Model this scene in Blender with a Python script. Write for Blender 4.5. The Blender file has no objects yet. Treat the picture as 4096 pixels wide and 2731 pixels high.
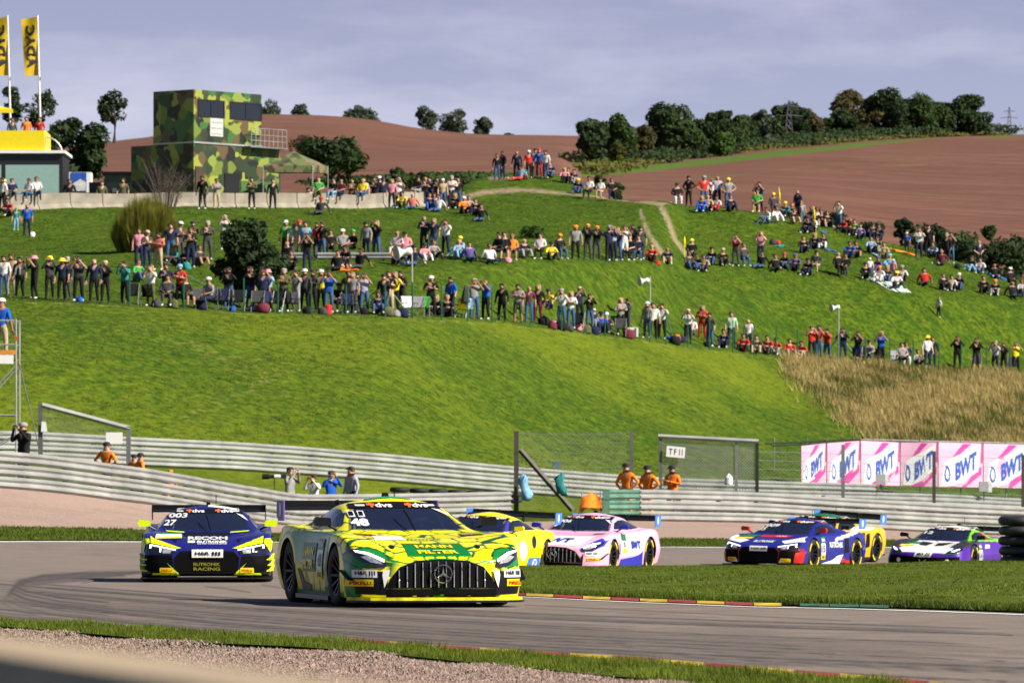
import bpy, bmesh, math, random
import numpy as np
from mathutils import Vector, Matrix
from mathutils.bvhtree import BVHTree

# ------------------------------------------------------------------ camera, world, sun
scene = bpy.context.scene
COL = scene.collection
FPX, UC, VH, H = 22755.56, 2048.0, 1950.0, 1.34      # focal length in photo pixels, centre column, horizon row, eye height
cam_d = bpy.data.cameras.new('camera')
cam = bpy.data.objects.new('camera', cam_d); COL.objects.link(cam)
cam_d.sensor_width = 36.0; cam_d.lens = 200.0
cam_d.shift_y = (VH - 1365.5) / 4096.0
cam.location = (0, 0, H); cam.rotation_euler = (math.radians(90), 0, 0)
cam_d.clip_start = 0.5; cam_d.clip_end = 9000
cam_d.dof.use_dof = True; cam_d.dof.focus_distance = 66.0; cam_d.dof.aperture_fstop = 9.0
scene.camera = cam

SUN_EL, SUN_AZ = math.radians(38), math.radians(27)   # sun stands to the right of the view, AZ towards the camera side
sx, sy, sz = math.cos(SUN_EL) * math.cos(SUN_AZ), -math.cos(SUN_EL) * math.sin(SUN_AZ), math.sin(SUN_EL)
sun_d = bpy.data.lights.new('sun', 'SUN'); sun = bpy.data.objects.new('sun', sun_d); COL.objects.link(sun)
sun_d.energy = 5.0; sun_d.angle = math.radians(0.6); sun_d.color = (1.0, 0.93, 0.80)
sun.rotation_euler = Vector((-sx, -sy, -sz)).to_track_quat('-Z', 'Y').to_euler()
sun.location = (60, -30, 60)

world = bpy.data.worlds.new('World'); scene.world = world; world.use_nodes = True
wn, wl = world.node_tree.nodes, world.node_tree.links
wn.clear()
w_out = wn.new('ShaderNodeOutputWorld'); w_bg = wn.new('ShaderNodeBackground')
w_sky = wn.new('ShaderNodeTexSky'); w_sky.sky_type = 'NISHITA'; w_sky.sun_disc = False
w_sky.sun_elevation = SUN_EL; w_sky.sun_rotation = math.atan2(sx, sy)
w_sky.air_density = 1.0; w_sky.dust_density = 1.2; w_sky.ozone_density = 2.5
w_tc = wn.new('ShaderNodeTexCoord')
w_map = wn.new('ShaderNodeMapping'); w_map.inputs['Scale'].default_value = (9.0, 9.0, 34.0)
w_noi = wn.new('ShaderNodeTexNoise'); w_noi.inputs['Scale'].default_value = 1.6
w_noi.inputs['Detail'].default_value = 7.0; w_noi.inputs['Roughness'].default_value = 0.55
w_rmp = wn.new('ShaderNodeValToRGB')
w_rmp.color_ramp.elements[0].position = 0.47; w_rmp.color_ramp.elements[1].position = 0.70
w_rmp.color_ramp.elements[0].color = (0, 0, 0, 1); w_rmp.color_ramp.elements[1].color = (0.55, 0.55, 0.55, 1)
w_hue = wn.new('ShaderNodeMix'); w_hue.data_type = 'RGBA'; w_hue.blend_type = 'MULTIPLY'
w_hue.inputs['Factor'].default_value = 1.0
w_cld = wn.new('ShaderNodeMix'); w_cld.data_type = 'RGBA'
# even veil of high cloud over the blue: pales towards the horizon, deeper overhead
w_sep = wn.new('ShaderNodeSeparateXYZ'); w_vr = wn.new('ShaderNodeValToRGB')
w_vr.color_ramp.elements[0].position = 0.012; w_vr.color_ramp.elements[0].color = (4.4, 4.85, 6.1, 1)
w_vr.color_ramp.elements[1].position = 0.95; w_vr.color_ramp.elements[1].color = (0.16, 0.30, 0.85, 1)
e = w_vr.color_ramp.elements.new(0.086); e.color = (2.75, 2.9, 4.4, 1)
w_mix = wn.new('ShaderNodeMix'); w_mix.data_type = 'RGBA'; w_mix.inputs['Factor'].default_value = 0.93
wl.new(w_tc.outputs['Generated'], w_map.inputs['Vector']); wl.new(w_map.outputs[0], w_noi.inputs['Vector'])
wl.new(w_noi.outputs['Fac'], w_rmp.inputs['Fac'])
wl.new(w_tc.outputs['Generated'], w_sep.inputs[0]); wl.new(w_sep.outputs['Z'], w_vr.inputs['Fac'])
wl.new(w_sky.outputs[0], w_mix.inputs['A']); wl.new(w_vr.outputs[0], w_mix.inputs['B'])
wl.new(w_rmp.outputs[0], w_cld.inputs['Factor']); wl.new(w_mix.outputs['Result'], w_cld.inputs['A'])
w_hue.inputs['B'].default_value = (1.95, 1.75, 1.5, 1); wl.new(w_mix.outputs['Result'], w_hue.inputs['A']); wl.new(w_hue.outputs['Result'], w_cld.inputs['B'])
wl.new(w_cld.outputs['Result'], w_bg.inputs['Color'])
e = w_vr.color_ramp.elements.new(0.32); e.color = (0.50, 0.75, 1.65, 1)
w_bg.inputs['Strength'].default_value = 0.075
wl.new(w_bg.outputs[0], w_out.inputs['Surface'])

scene.view_settings.view_transform = 'Standard'; scene.view_settings.look = 'None'
scene.view_settings.exposure = 0.80; scene.view_settings.gamma = 1.0
scene.render.engine = 'CYCLES'
scene.cycles.max_bounces = 6; scene.cycles.transparent_max_bounces = 12
scene.cycles.use_denoising = True
random.seed(7); RNG = np.random.default_rng(7)
# ------------------------------------------------------------------ helpers
def lin(c):
    """sRGB 0-255 triple or #hex to linear rgba"""
    if isinstance(c, str):
        c = c.lstrip('#'); c = tuple(int(c[i:i + 2], 16) for i in (0, 2, 4))
    def f(x):
        x /= 255.0
        return x / 12.92 if x <= 0.04045 else ((x + 0.055) / 1.055) ** 2.4
    return (f(c[0]), f(c[1]), f(c[2]), 1.0)

_mats = {}
def mat(name, col=(0.5, 0.5, 0.5), rough=0.7, metal=0.0, var=0.12, scale=6.0, coat=0.0, bump=0.0, bscale=40.0, spec=0.5, alpha=1.0, emit=0.0, attr=None, backlit=0.0):
    if name in _mats: return _mats[name]
    if isinstance(col, str): col = lin(col)
    m = bpy.data.materials.new(name); m.use_nodes = True
    n, l = m.node_tree.nodes, m.node_tree.links
    p = n['Principled BSDF']
    p.inputs['Roughness'].default_value = rough; p.inputs['Metallic'].default_value = metal
    p.inputs['Coat Weight'].default_value = coat; p.inputs['Coat Roughness'].default_value = 0.05
    p.inputs['Specular IOR Level'].default_value = spec; p.inputs['Alpha'].default_value = alpha
    tc = n.new('ShaderNodeTexCoord')
    nz = n.new('ShaderNodeTexNoise'); nz.inputs['Scale'].default_value = scale; nz.inputs['Detail'].default_value = 5.0
    l.new(tc.outputs['Object'], nz.inputs['Vector'])
    mr = n.new('ShaderNodeMapRange'); mr.inputs['From Min'].default_value = 0.3; mr.inputs['From Max'].default_value = 0.7
    mr.inputs['To Min'].default_value = 1.0 - var; mr.inputs['To Max'].default_value = 1.0 + var
    l.new(nz.outputs['Fac'], mr.inputs['Value'])
    mx = n.new('ShaderNodeMix'); mx.data_type = 'RGBA'; mx.blend_type = 'MULTIPLY'; mx.inputs['Factor'].default_value = 1.0
    if attr:
        at = n.new('ShaderNodeAttribute'); at.attribute_name = attr; l.new(at.outputs['Color'], mx.inputs['A'])
    else:
        mx.inputs['A'].default_value = (col[0], col[1], col[2], 1)
    l.new(mr.outputs[0], mx.inputs['B']); l.new(mx.outputs['Result'], p.inputs['Base Color'])
    if emit:
        p.inputs['Emission Color'].default_value = (col[0], col[1], col[2], 1); p.inputs['Emission Strength'].default_value = emit
    if bump:
        nb = n.new('ShaderNodeTexNoise'); nb.inputs['Scale'].default_value = bscale; nb.inputs['Detail'].default_value = 4.0
        l.new(tc.outputs['Object'], nb.inputs['Vector'])
        bp = n.new('ShaderNodeBump'); bp.inputs['Strength'].default_value = bump; bp.inputs['Distance'].default_value = 0.03
        l.new(nb.outputs['Fac'], bp.inputs['Height']); l.new(bp.outputs[0], p.inputs['Normal'])
    if backlit:
        tr = n.new('ShaderNodeBsdfTranslucent'); sh = n.new('ShaderNodeMixShader'); sh.inputs[0].default_value = backlit
        l.new(mx.outputs['Result'], tr.inputs['Color']); l.new(p.outputs[0], sh.inputs[1]); l.new(tr.outputs[0], sh.inputs[2])
        l.new(sh.outputs[0], n['Material Output'].inputs['Surface'])
    _mats[name] = m
    return m

def tag(o, label=None, cat=None, group=None, kind=None):
    if label: o['label'] = label
    if cat: o['category'] = cat
    if group: o['group'] = group
    if kind: o['kind'] = kind
    return o

def empty(name, loc=(0, 0, 0), rz=0.0, parent=None):
    o = bpy.data.objects.new(name, None); COL.objects.link(o)
    o.location = loc; o.rotation_euler = (0, 0, rz); o.empty_display_size = 0.2
    if parent: o.parent = parent
    return o

def link(name, me, parent=None):
    o = bpy.data.objects.new(name, me); COL.objects.link(o)
    if parent: o.parent = parent
    return o

def mesh_np(name, V, F, mats=(), midx=None, smooth=False):
    """V (n,3) array, F (m,k) int array with all faces of k corners"""
    me = bpy.data.meshes.new(name)
    V = np.asarray(V, np.float32); F = np.asarray(F, np.int32)
    nf, k = F.shape
    me.vertices.add(len(V)); me.vertices.foreach_set('co', V.ravel())
    me.loops.add(nf * k); me.loops.foreach_set('vertex_index', F.ravel())
    me.polygons.add(nf); me.polygons.foreach_set('loop_start', np.arange(0, nf * k, k, dtype=np.int32))
    for m in mats: me.materials.append(m)
    if midx is not None: me.polygons.foreach_set('material_index', np.asarray(midx, np.int32))
    me.polygons.foreach_set('use_smooth', np.full(nf, bool(smooth)))
    me.update(calc_edges=True); me.validate()
    return me

def copy_tree(o, parent=None):
    c = o.copy(); COL.objects.link(c); c.parent = parent
    for ch in list(o.children): copy_tree(ch, c)
    return c

class MB:
    """collects simple solids, builds one mesh object"""
    def __init__(s): s.v, s.f, s.m, s.cur = [], [], [], 0
    def add(s, vs, fs):
        b = len(s.v); s.v += [tuple(v) for v in vs]; s.f += [tuple(i + b for i in f) for f in fs]; s.m += [s.cur] * len(fs); return s
    def box(s, c, d, rz=0.0, tilt=None):
        hx, hy, hz = d[0] / 2, d[1] / 2, d[2] / 2
        R = Matrix.Rotation(rz, 3, 'Z')
        if tilt is not None: R = R @ tilt
        vs = [Vector(c) + R @ Vector((x, y, z)) for x in (-hx, hx) for y in (-hy, hy) for z in (-hz, hz)]
        return s.add(vs, [(0, 1, 3, 2), (4, 6, 7, 5), (0, 4, 5, 1), (2, 3, 7, 6), (0, 2, 6, 4), (1, 5, 7, 3)])
    def tube(s, pts, r, n=6, caps=True):
        pts = [Vector(p) for p in pts]; rs = r if isinstance(r, (list, tuple)) else [r] * len(pts)
        vs, fs = [], []
        for i, p in enumerate(pts):
            t = (pts[min(i + 1, len(pts) - 1)] - pts[max(i - 1, 0)]).normalized()
            a = t.cross(Vector((0, 0, 1)))
            if a.length < 1e-3: a = t.cross(Vector((0, 1, 0)))
            a.normalize(); b = t.cross(a)
            vs += [p + (a * math.cos(q) + b * math.sin(q)) * rs[i] for q in (2 * math.pi * k / n for k in range(n))]
        for i in range(len(pts) - 1):
            fs += [(i * n + k, i * n + (k + 1) % n, (i + 1) * n + (k + 1) % n, (i + 1) * n + k) for k in range(n)]
        if caps: fs += [tuple(reversed(range(n))), tuple(range((len(pts) - 1) * n, len(pts) * n))]
        return s.add(vs, fs)
    def lathe(s, prof, c=(0, 0, 0), axis='Z', n=16):
        vs, fs = [], []
        for (r, h) in prof:
            for k in range(n):
                q = 2 * math.pi * k / n; x, y = r * math.cos(q), r * math.sin(q)
                p = {'Z': (x, y, h), 'X': (h, x, y), 'Y': (x, h, y)}[axis]
                vs.append((c[0] + p[0], c[1] + p[1], c[2] + p[2]))
        for i in range(len(prof) - 1):
            fs += [(i * n + k, i * n + (k + 1) % n, (i + 1) * n + (k + 1) % n, (i + 1) * n + k) for k in range(n)]
        return s.add(vs, fs)
    def prism(s, poly, d, plane='XZ', off=0.0):
        """poly extruded by d along the axis normal to the plane"""
        def P(a, b, h): return {'XZ': (a, h, b), 'YZ': (h, a, b), 'XY': (a, b, h)}[plane]
        n = len(poly)
        vs = [P(a, b, off) for a, b in poly] + [P(a, b, off + d) for a, b in poly]
        fs = [tuple(range(n)), tuple(reversed(range(n, 2 * n)))] + [(k, (k + 1) % n, n + (k + 1) % n, n + k) for k in range(n)]
        return s.add(vs, fs)
    def grid(s, rows):
        """rows: list of equally long point lists"""
        n = len(rows[0]); vs = [p for r in rows for p in r]
        return s.add(vs, [(i * n + k, i * n + k + 1, (i + 1) * n + k + 1, (i + 1) * n + k) for i in range(len(rows) - 1) for k in range(n - 1)])
    def mesh(s, name, mats, smooth=False):
        me = bpy.data.meshes.new(name); me.from_pydata(s.v, [], s.f)
        for m in (mats if isinstance(mats, (list, tuple)) else [mats]): me.materials.append(m)
        me.polygons.foreach_set('material_index', s.m)
        me.polygons.foreach_set('use_smooth', [smooth] * len(s.f))
        bm = bmesh.new(); bm.from_mesh(me); bmesh.ops.recalc_face_normals(bm, faces=bm.faces); bm.to_mesh(me); bm.free()
        me.update(); return me
    def build(s, name, mats, parent=None, smooth=False, loc=None, rz=0.0):
        o = link(name, s.mesh(name, mats, smooth), parent)
        if loc is not None: o.location = loc
        o.rotation_euler = (0, 0, rz)
        return o

def pchip(x, y, q):
    """monotone cubic through (x, y[..., k]); x 1-D, y (k,) -> values at q"""
    x = np.asarray(x, float); y = np.asarray(y, float); q = np.asarray(q, float)
    h = np.diff(x); d = np.diff(y, axis=0) / (h if y.ndim == 1 else h[:, None])
    m = np.zeros_like(y)
    a, b = d[:-1], d[1:]
    hm = np.where(a * b > 0, 2 * a * b / np.where(a + b == 0, 1, a + b), 0.0)
    m[1:-1] = hm; m[0] = d[0]; m[-1] = d[-1]
    i = np.clip(np.searchsorted(x, q) - 1, 0, len(x) - 2)
    t = (q - x[i]) / h[i]
    if y.ndim > 1: t = t[:, None]; hh = h[i][:, None]
    else: hh = h[i]
    return (y[i] * (1 + 2 * t) * (1 - t) ** 2 + m[i] * hh * t * (1 - t) ** 2 + y[i + 1] * t * t * (3 - 2 * t) + m[i + 1] * hh * t * t * (t - 1))

def text_mesh(s, bold=0.02, res=3):
    """flat text, width-normalised coordinates: returns verts (n,2) with height of capitals 1 and centred, and faces"""
    cu = bpy.data.curves.new('t', 'FONT'); cu.body = s; cu.size = 1.0; cu.offset = bold; cu.resolution_u = res; cu.fill_mode = 'FRONT'
    o = bpy.data.objects.new('t', cu); COL.objects.link(o)
    dg = bpy.context.evaluated_depsgraph_get()
    me = bpy.data.meshes.new_from_object(o.evaluated_get(dg))
    V = np.array([v.co[:2] for v in me.vertices]) if len(me.vertices) else np.zeros((0, 2)); F = [tuple(p.vertices) for p in me.polygons]
    bpy.data.objects.remove(o); bpy.data.curves.remove(cu); bpy.data.meshes.remove(me)
    if len(V):
        lo, hi = V.min(0), V.max(0)
        V = (V - (lo + hi) / 2) / max(hi[1] - lo[1], 1e-6)
    return V, F

_tx = {}
def text_cached(s, bold=0.02):
    if (s, bold) not in _tx: _tx[(s, bold)] = text_mesh(s, bold)
    return _tx[(s, bold)]

def flat_text(name, s, mt, centre, right, up, height, width=None, parent=None, shear=0.0, bold=0.02):
    V, F = text_cached(s, bold); V = V.copy()
    w = V[:, 0].max() - V[:, 0].min()
    kx = (width / w) if width else height
    right = Vector(right).normalized(); up = Vector(up).normalized(); c = Vector(centre)
    vs = [tuple(c + right * (x * kx + y * height * shear) + up * (y * height)) for x, y in V]
    mb = MB(); mb.add(vs, F); return mb.build(name, mt, parent)

_O1 = 'first second third fourth fifth sixth seventh eighth ninth tenth eleventh twelfth thirteenth fourteenth fifteenth sixteenth seventeenth eighteenth nineteenth'.split()
_O2 = {20: 'twenti', 30: 'thirti', 40: 'forti', 50: 'fifti', 60: 'sixti', 70: 'seventi', 80: 'eighti', 90: 'nineti'}
def ORD(n):
    if n < 20: return _O1[n - 1]
    if n >= 100: return 'hundred-and-' + ORD(n - 100) if n > 100 else 'hundredth'
    t, r = n // 10 * 10, n % 10
    return _O2[t] + 'eth' if r == 0 else _O2[t][:-1] + 'y-' + _O1[r - 1]
# ------------------------------------------------------------------ terrain
def zof(D, v): return H - (v - VH) * D / FPX
def xof(u, D): return (u - UC) / FPX * D
def uof(x, D): return UC + x / D * FPX
Zz = lambda z: ('z', z)
KN = [
 [(-2500, 2, Zz(0)), (6600, 2, Zz(0))],
 [(-2500, 30, Zz(0)), (6600, 30, Zz(0))],
 [(-2500, 65, Zz(0)), (6600, 65, Zz(0))],
 [(-2500, 87, Zz(-.10)), (1800, 87, Zz(-.10)), (2600, 87, Zz(-.03)), (4096, 87, Zz(.05)), (6600, 87, Zz(.1))],
 [(-2500, 100, Zz(-.1)), (1400, 100, Zz(-.14)), (2000, 100, 2284), (3000, 100, 2283), (3400, 100, 2278), (4096, 100, 2258), (6600, 100, 2250)],
 [(-2500, 112, Zz(-.05)), (1000, 114, Zz(-.2)), (1800, 117, Zz(-.42)), (2350, 120, Zz(-.42)), (2800, 127, Zz(-.48)), (3250, 136, Zz(-.55)), (3800, 139, Zz(-.72)), (4300, 140, Zz(-.80)), (6600, 140, Zz(-.8))],
 [(-2500, 124, 2150), (0, 128, 2165), (560, 130, 2166), (1100, 134, 2168), (1800, 140, 2176), (2700, 148, 2187), (3500, 150, 2188), (4096, 152, 2190), (6600, 152, 2200)],
 [(-2500, 131, 2095), (0, 136, 2110), (560, 138, 2122), (1100, 142, 2138), (1800, 147, 2150), (2700, 155, 2157), (3500, 158, 2164), (4096, 160, 2170), (6600, 160, 2180)],
 [(-2500, 145, 1850), (0, 155, 1955), (560, 160, 2018), (1000, 170, 2082), (1250, 178, 2108), (1650, 181, 2102), (2040, 184, 2092), (2430, 182, 2086), (2950, 187, 2091), (3400, 192, 2114), (4096, 200, 2144), (6600, 210, 2200)],
 [(-2500, 170, 1830), (0, 178, 1890), (560, 184, 1925), (1000, 189, 1968), (1500, 196, 2010), (2048, 200, 2035), (2700, 206, 2060), (3400, 214, 2075), (4096, 224, 2100), (6600, 230, 2150)],
 [(-2500, 188, 1800), (0, 196, 1842), (560, 200, 1866), (1000, 203, 1888), (1500, 208, 1925), (2048, 215, 1972), (2700, 223, 2016), (3300, 233, 2030), (3800, 241, 2042), (4096, 247, 2055), (6600, 260, 2100)],
 [(-2500, 228, 1180), (0, 234, 1203), (300, 236, 1209), (560, 238, 1226), (1000, 243, 1250), (1500, 247, 1263), (2000, 262, 1292), (2500, 280, 1352), (2800, 288, 1394), (3150, 304, 1433), (3600, 312, 1470), (4096, 320, 1499), (6600, 340, 1600)],
 [(-2500, 233, 1165), (0, 239, 1185), (300, 241, 1192), (560, 243, 1209), (1000, 248, 1233), (1500, 252, 1247), (2000, 266, 1274), (2500, 283, 1334), (2800, 291, 1376), (3150, 306.5, 1416), (3600, 314.5, 1453), (4096, 322.5, 1480), (6600, 342, 1580)],
 [(-2500, 258, 1050), (0, 262, 1060), (560, 262, 1072), (1000, 266, 1082), (1500, 270, 1060), (2000, 276, 1052), (2400, 290, 1052), (2640, 300, 1064), (2760, 311, 1092), (3150, 320, 1104), (3600, 324, 1155), (4096, 332, 1208), (6600, 350, 1400)],
 [(-2500, 292, 950), (0, 294, 945), (560, 294, 940), (1000, 297, 948), (1500, 302, 940), (2000, 310, 920), (2400, 316, 915), (2600, 319, 925), (2660, 321, 940), (2740, 330, 950), (2800, 331, 955), (3150, 334, 980), (3600, 337, 1060), (4096, 342, 1168), (6600, 358, 1350)],
 [(-2500, 316, 850), (0, 318, 843), (560, 324, 837), (1000, 328, 835), (1500, 334, 831), (1800, 341, 824), (2000, 352, 792), (2200, 352, 792), (2400, 350, 802), (2640, 345, 819), (2760, 349, 826), (3000, 346, 848), (3200, 347, 885), (3400, 348, 930), (3600, 350, 985), (3800, 351, 1042), (4096, 353, 1128), (6600, 366, 1300)],
 [(-2500, 362, Zz(17.5)), (0, 362, Zz(17.5)), (1500, 362, Zz(18.2)), (1720, 368, Zz(19.3)), (1900, 374, 728), (2000, 378, 714), (2200, 378, 704), (2320, 374, 745), (2420, 366, 800), (2640, 358, Zz(18.3)), (2760, 357, Zz(18.2)), (3200, 357, Zz(17.6)), (3600, 360, Zz(16.2)), (4096, 362, Zz(14.2)), (6600, 380, Zz(12.5))],
 [(-2500, 415, Zz(20.5)), (1500, 415, Zz(20.5)), (2000, 415, Zz(20.5)), (2300, 415, Zz(20.0)), (2640, 412, Zz(19.4)), (3200, 412, Zz(19.0)), (3600, 412, Zz(17.5)), (4096, 415, Zz(15.5)), (6600, 425, Zz(14))],
]
def knot_arrays(K, us):
    Ds, Zs = [], []
    for k in K:
        uu = [p[0] for p in k]; dd = [p[1] for p in k]
        zz = [p[2][1] if isinstance(p[2], tuple) else zof(p[1], p[2]) for p in k]
        Ds.append(pchip(uu, dd, us)); Zs.append(pchip(uu, zz, us))
    return np.array(Ds).T, np.array(Zs).T
def wav(x, y, s, seed):
    r = np.random.default_rng(seed); o = 0
    for i in range(6):
        a = r.uniform(0, 6.28); k = (0.6 + 0.35 * i) * 6.28 / s
        o = o + np.sin(k * (x * math.cos(a) + y * math.sin(a)) + r.uniform(0, 6.28)) / (1 + 0.5 * i)
    return o / 2.5
GU = np.linspace(-2500, 6600, 560)
GD = np.concatenate([np.arange(2, 40, 3.0), np.arange(40, 130, 1.0), np.arange(130, 250, 0.9), np.arange(250, 416, 1.0)])
_kD, _kZ = knot_arrays(KN, GU)
GZ = np.zeros((len(GU), len(GD)))
for i in range(len(GU)): GZ[i] = pchip(_kD[i], _kZ[i], GD)
_X = (GU[:, None] - UC) / FPX * GD[None, :]; _Y = np.broadcast_to(GD[None, :], _X.shape)
_rr = np.interp(GU, [p[0] for p in KN[10]], [p[1] for p in KN[10]])[:, None]
_amp = np.clip((_Y - _rr - 2) / 6, 0, 1)
GZ += _amp * (0.10 * wav(_X, _Y, 5.0, 3) + 0.10 * wav(_X, _Y, 13.0, 4))
_am2 = np.clip((_Y - 45) / 10, 0, 1) * (1 - _amp)
def zt(u, D):
    """terrain height, arrays of u (photo column) and D (distance)"""
    u = np.clip(np.asarray(u, float), GU[0], GU[-1] - 1e-6); D = np.clip(np.asarray(D, float), GD[0], GD[-1] - 1e-6)
    fu = (u - GU[0]) / (GU[1] - GU[0]); i = np.clip(fu.astype(int), 0, len(GU) - 2); a = fu - i
    j = np.clip(np.searchsorted(GD, D, side='right') - 1, 0, len(GD) - 2); b = (D - GD[j]) / (GD[j + 1] - GD[j])
    return GZ[i, j] * (1 - a) * (1 - b) + GZ[i + 1, j] * a * (1 - b) + GZ[i, j + 1] * (1 - a) * b + GZ[i + 1, j + 1] * a * b
def zxy(x, y): return float(zt(np.array([uof(x, y)]), np.array([y]))[0])
def zt_xy(x, y): return zt(UC + x / y * FPX, y)
def hit(u, v, dmin=36.0, dmax=414.0):
    """first terrain point seen at photo pixel (u, v) beyond dmin"""
    d = np.arange(dmin, dmax, 0.25); z = zt(np.full_like(d, u), d)
    vt = VH + (H - z) * FPX / d
    k = np.nonzero(vt <= v)[0]
    i = k[0] if len(k) else int(np.argmin(np.abs(vt - v)))
    if 0 < i < len(d):
        t = np.clip((vt[i - 1] - v) / max(vt[i - 1] - vt[i], 1e-6), 0, 1); D = d[i - 1] + t * (d[i] - d[i - 1])
    else: D = d[i]
    return Vector((xof(u, D), D, float(zt(np.array([u]), np.array([D]))[0])))
def pt(u, v, D): return Vector((xof(u, D), D, zof(D, v)))

# ---- ground materials
def ground_mat(name, cols, scales, rough=0.95, bump=0.5, bscale=6.0, bdist=0.08, dirt=None, stretch=None, spec=0.2):
    m = bpy.data.materials.new(name); m.use_nodes = True
    n, l = m.node_tree.nodes, m.node_tree.links; p = n['Principled BSDF']
    p.inputs['Roughness'].default_value = rough; p.inputs['Specular IOR Level'].default_value = spec
    tc = n.new('ShaderNodeTexCoord'); src = tc.outputs['Object']
    if stretch:
        mp = n.new('ShaderNodeMapping'); mp.inputs['Scale'].default_value = stretch; l.new(src, mp.inputs['Vector']); src = mp.outputs[0]
    cur = None
    for i, (c, s) in enumerate(zip(cols[1:], scales)):
        nz = n.new('ShaderNodeTexNoise'); nz.inputs['Scale'].default_value = s; nz.inputs['Detail'].default_value = 6.0; nz.inputs['Roughness'].default_value = 0.62
        l.new(src, nz.inputs['Vector'])
        rp = n.new('ShaderNodeMapRange'); rp.inputs['From Min'].default_value = 0.42; rp.inputs['From Max'].default_value = 0.62
        l.new(nz.outputs['Fac'], rp.inputs['Value'])
        mx = n.new('ShaderNodeMix'); mx.data_type = 'RGBA'; l.new(rp.outputs[0], mx.inputs['Factor'])
        if cur is None: mx.inputs['A'].default_value = (*cols[0], 1)
        else: l.new(cur, mx.inputs['A'])
        mx.inputs['B'].default_value = (*c, 1); cur = mx.outputs['Result']
    if name == 'ploughed_field':                      # furrows
        mp2 = n.new('ShaderNodeMapping'); mp2.inputs['Rotation'].default_value = (0, 0, .5); l.new(tc.outputs['Object'], mp2.inputs['Vector'])
        wv = n.new('ShaderNodeTexWave'); wv.inputs['Scale'].default_value = .11; wv.inputs['Distortion'].default_value = 5.0; wv.inputs['Detail'].default_value = 3.0; wv.inputs['Detail Scale'].default_value = 1.2; l.new(mp2.outputs[0], wv.inputs['Vector'])
        wr = n.new('ShaderNodeMapRange'); wr.inputs['To Min'].default_value = .90; wr.inputs['To Max'].default_value = 1.07; l.new(wv.outputs['Fac'], wr.inputs['Value'])
        mw = n.new('ShaderNodeMix'); mw.data_type = 'RGBA'; mw.blend_type = 'MULTIPLY'; mw.inputs['Factor'].default_value = 1.0; l.new(cur, mw.inputs['A']); l.new(wr.outputs[0], mw.inputs['B']); cur = mw.outputs['Result']
    for an, dc in (dirt or []):
        at = n.new('ShaderNodeAttribute'); at.attribute_name = an
        nz = n.new('ShaderNodeTexNoise'); nz.inputs['Scale'].default_value = 2.2; nz.inputs['Detail'].default_value = 8.0; nz.inputs['Roughness'].default_value = .7; l.new(src, nz.inputs['Vector'])
        ad = n.new('ShaderNodeMath'); ad.operation = 'ADD'; l.new(at.outputs['Fac'], ad.inputs[0]); l.new(nz.outputs['Fac'], ad.inputs[1])
        rp = n.new('ShaderNodeMapRange'); rp.inputs['From Min'].default_value = 0.85; rp.inputs['From Max'].default_value = 1.1; l.new(ad.outputs[0], rp.inputs['Value'])
        mx = n.new('ShaderNodeMix'); mx.data_type = 'RGBA'; l.new(rp.outputs[0], mx.inputs['Factor']); l.new(cur, mx.inputs['A'])
        mx.inputs['B'].default_value = (*dc, 1); cur = mx.outputs['Result']
    l.new(cur, p.inputs['Base Color'])
    nb = n.new('ShaderNodeTexNoise'); nb.inputs['Scale'].default_value = bscale; nb.inputs['Detail'].default_value = 7.0; l.new(src, nb.inputs['Vector'])
    bp = n.new('ShaderNodeBump'); bp.inputs['Strength'].default_value = bump; bp.inputs['Distance'].default_value = bdist
    l.new(nb.outputs['Fac'], bp.inputs['Height']); l.new(bp.outputs[0], p.inputs['Normal'])
    return m
M_GRASS = ground_mat('hill_grass', [(.058, .125, .006), (.034, .084, .005), (.088, .145, .008), (.032, .074, .005), (.098, .142, .008), (.026, .054, .004)], [0.055, 0.5, 1.3, 0.9, 3.5], bump=0.9, bscale=1.8, bdist=0.35,
                     dirt=[('bank', (.122, .158, .008)), ('dirt', (.26, .20, .13)), ('dry', (.20, .19, .06))], spec=0.1)
M_GRASS2 = ground_mat('verge_grass', [(.070, .105, .010), (.095, .125, .012), (.050, .080, .008)], [0.5, 3.0], bump=0.6, bscale=8.0, bdist=0.05, dirt=[('dirt', (.20, .16, .08))], spec=0.1)
M_GRAVEL = ground_mat('gravel', [(.36, .25, .205), (.27, .19, .155), (.45, .33, .28)], [0.5, 14.0], bump=1.0, bscale=22.0, bdist=0.05)
M_FIELD = ground_mat('ploughed_field', [(.150, .069, .047), (.185, .090, .062), (.108, .048, .033)], [0.02, 0.25], bump=1.0, bscale=0.6, bdist=0.35, stretch=(0.35, 1.6, 1), dirt=[('weeds', (.140, .105, .045)), ('margin', (.070, .130, .012))])
M_EARTH = ground_mat('earth', [(.10, .13, .03), (.07, .10, .02)], [0.05])

def sheet(name, U, D2, Zf, mats, attrs=None, smooth=True, kind='structure', label=None, cat=None):
    """U (n,), D2 (n,m) distances, Zf heights (n,m)"""
    n, m = D2.shape
    X = (U[:, None] - UC) / FPX * D2
    V = np.stack([X, D2, Zf], -1).reshape(-1, 3)
    i, j = np.meshgrid(np.arange(n - 1), np.arange(m - 1), indexing='ij')
    a = i * m + j; F = np.stack([a, a + m, a + m + 1, a + 1], -1).reshape(-1, 4)
    me = mesh_np(name, V, F, mats, smooth=smooth)
    for an, val in (attrs or {}).items():
        at = me.attributes.new(an, 'FLOAT', 'POINT'); at.data.foreach_set('value', np.asarray(val, np.float32).ravel())
    o = link(name, me); tag(o, label, cat, kind=kind)
    return o

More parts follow.
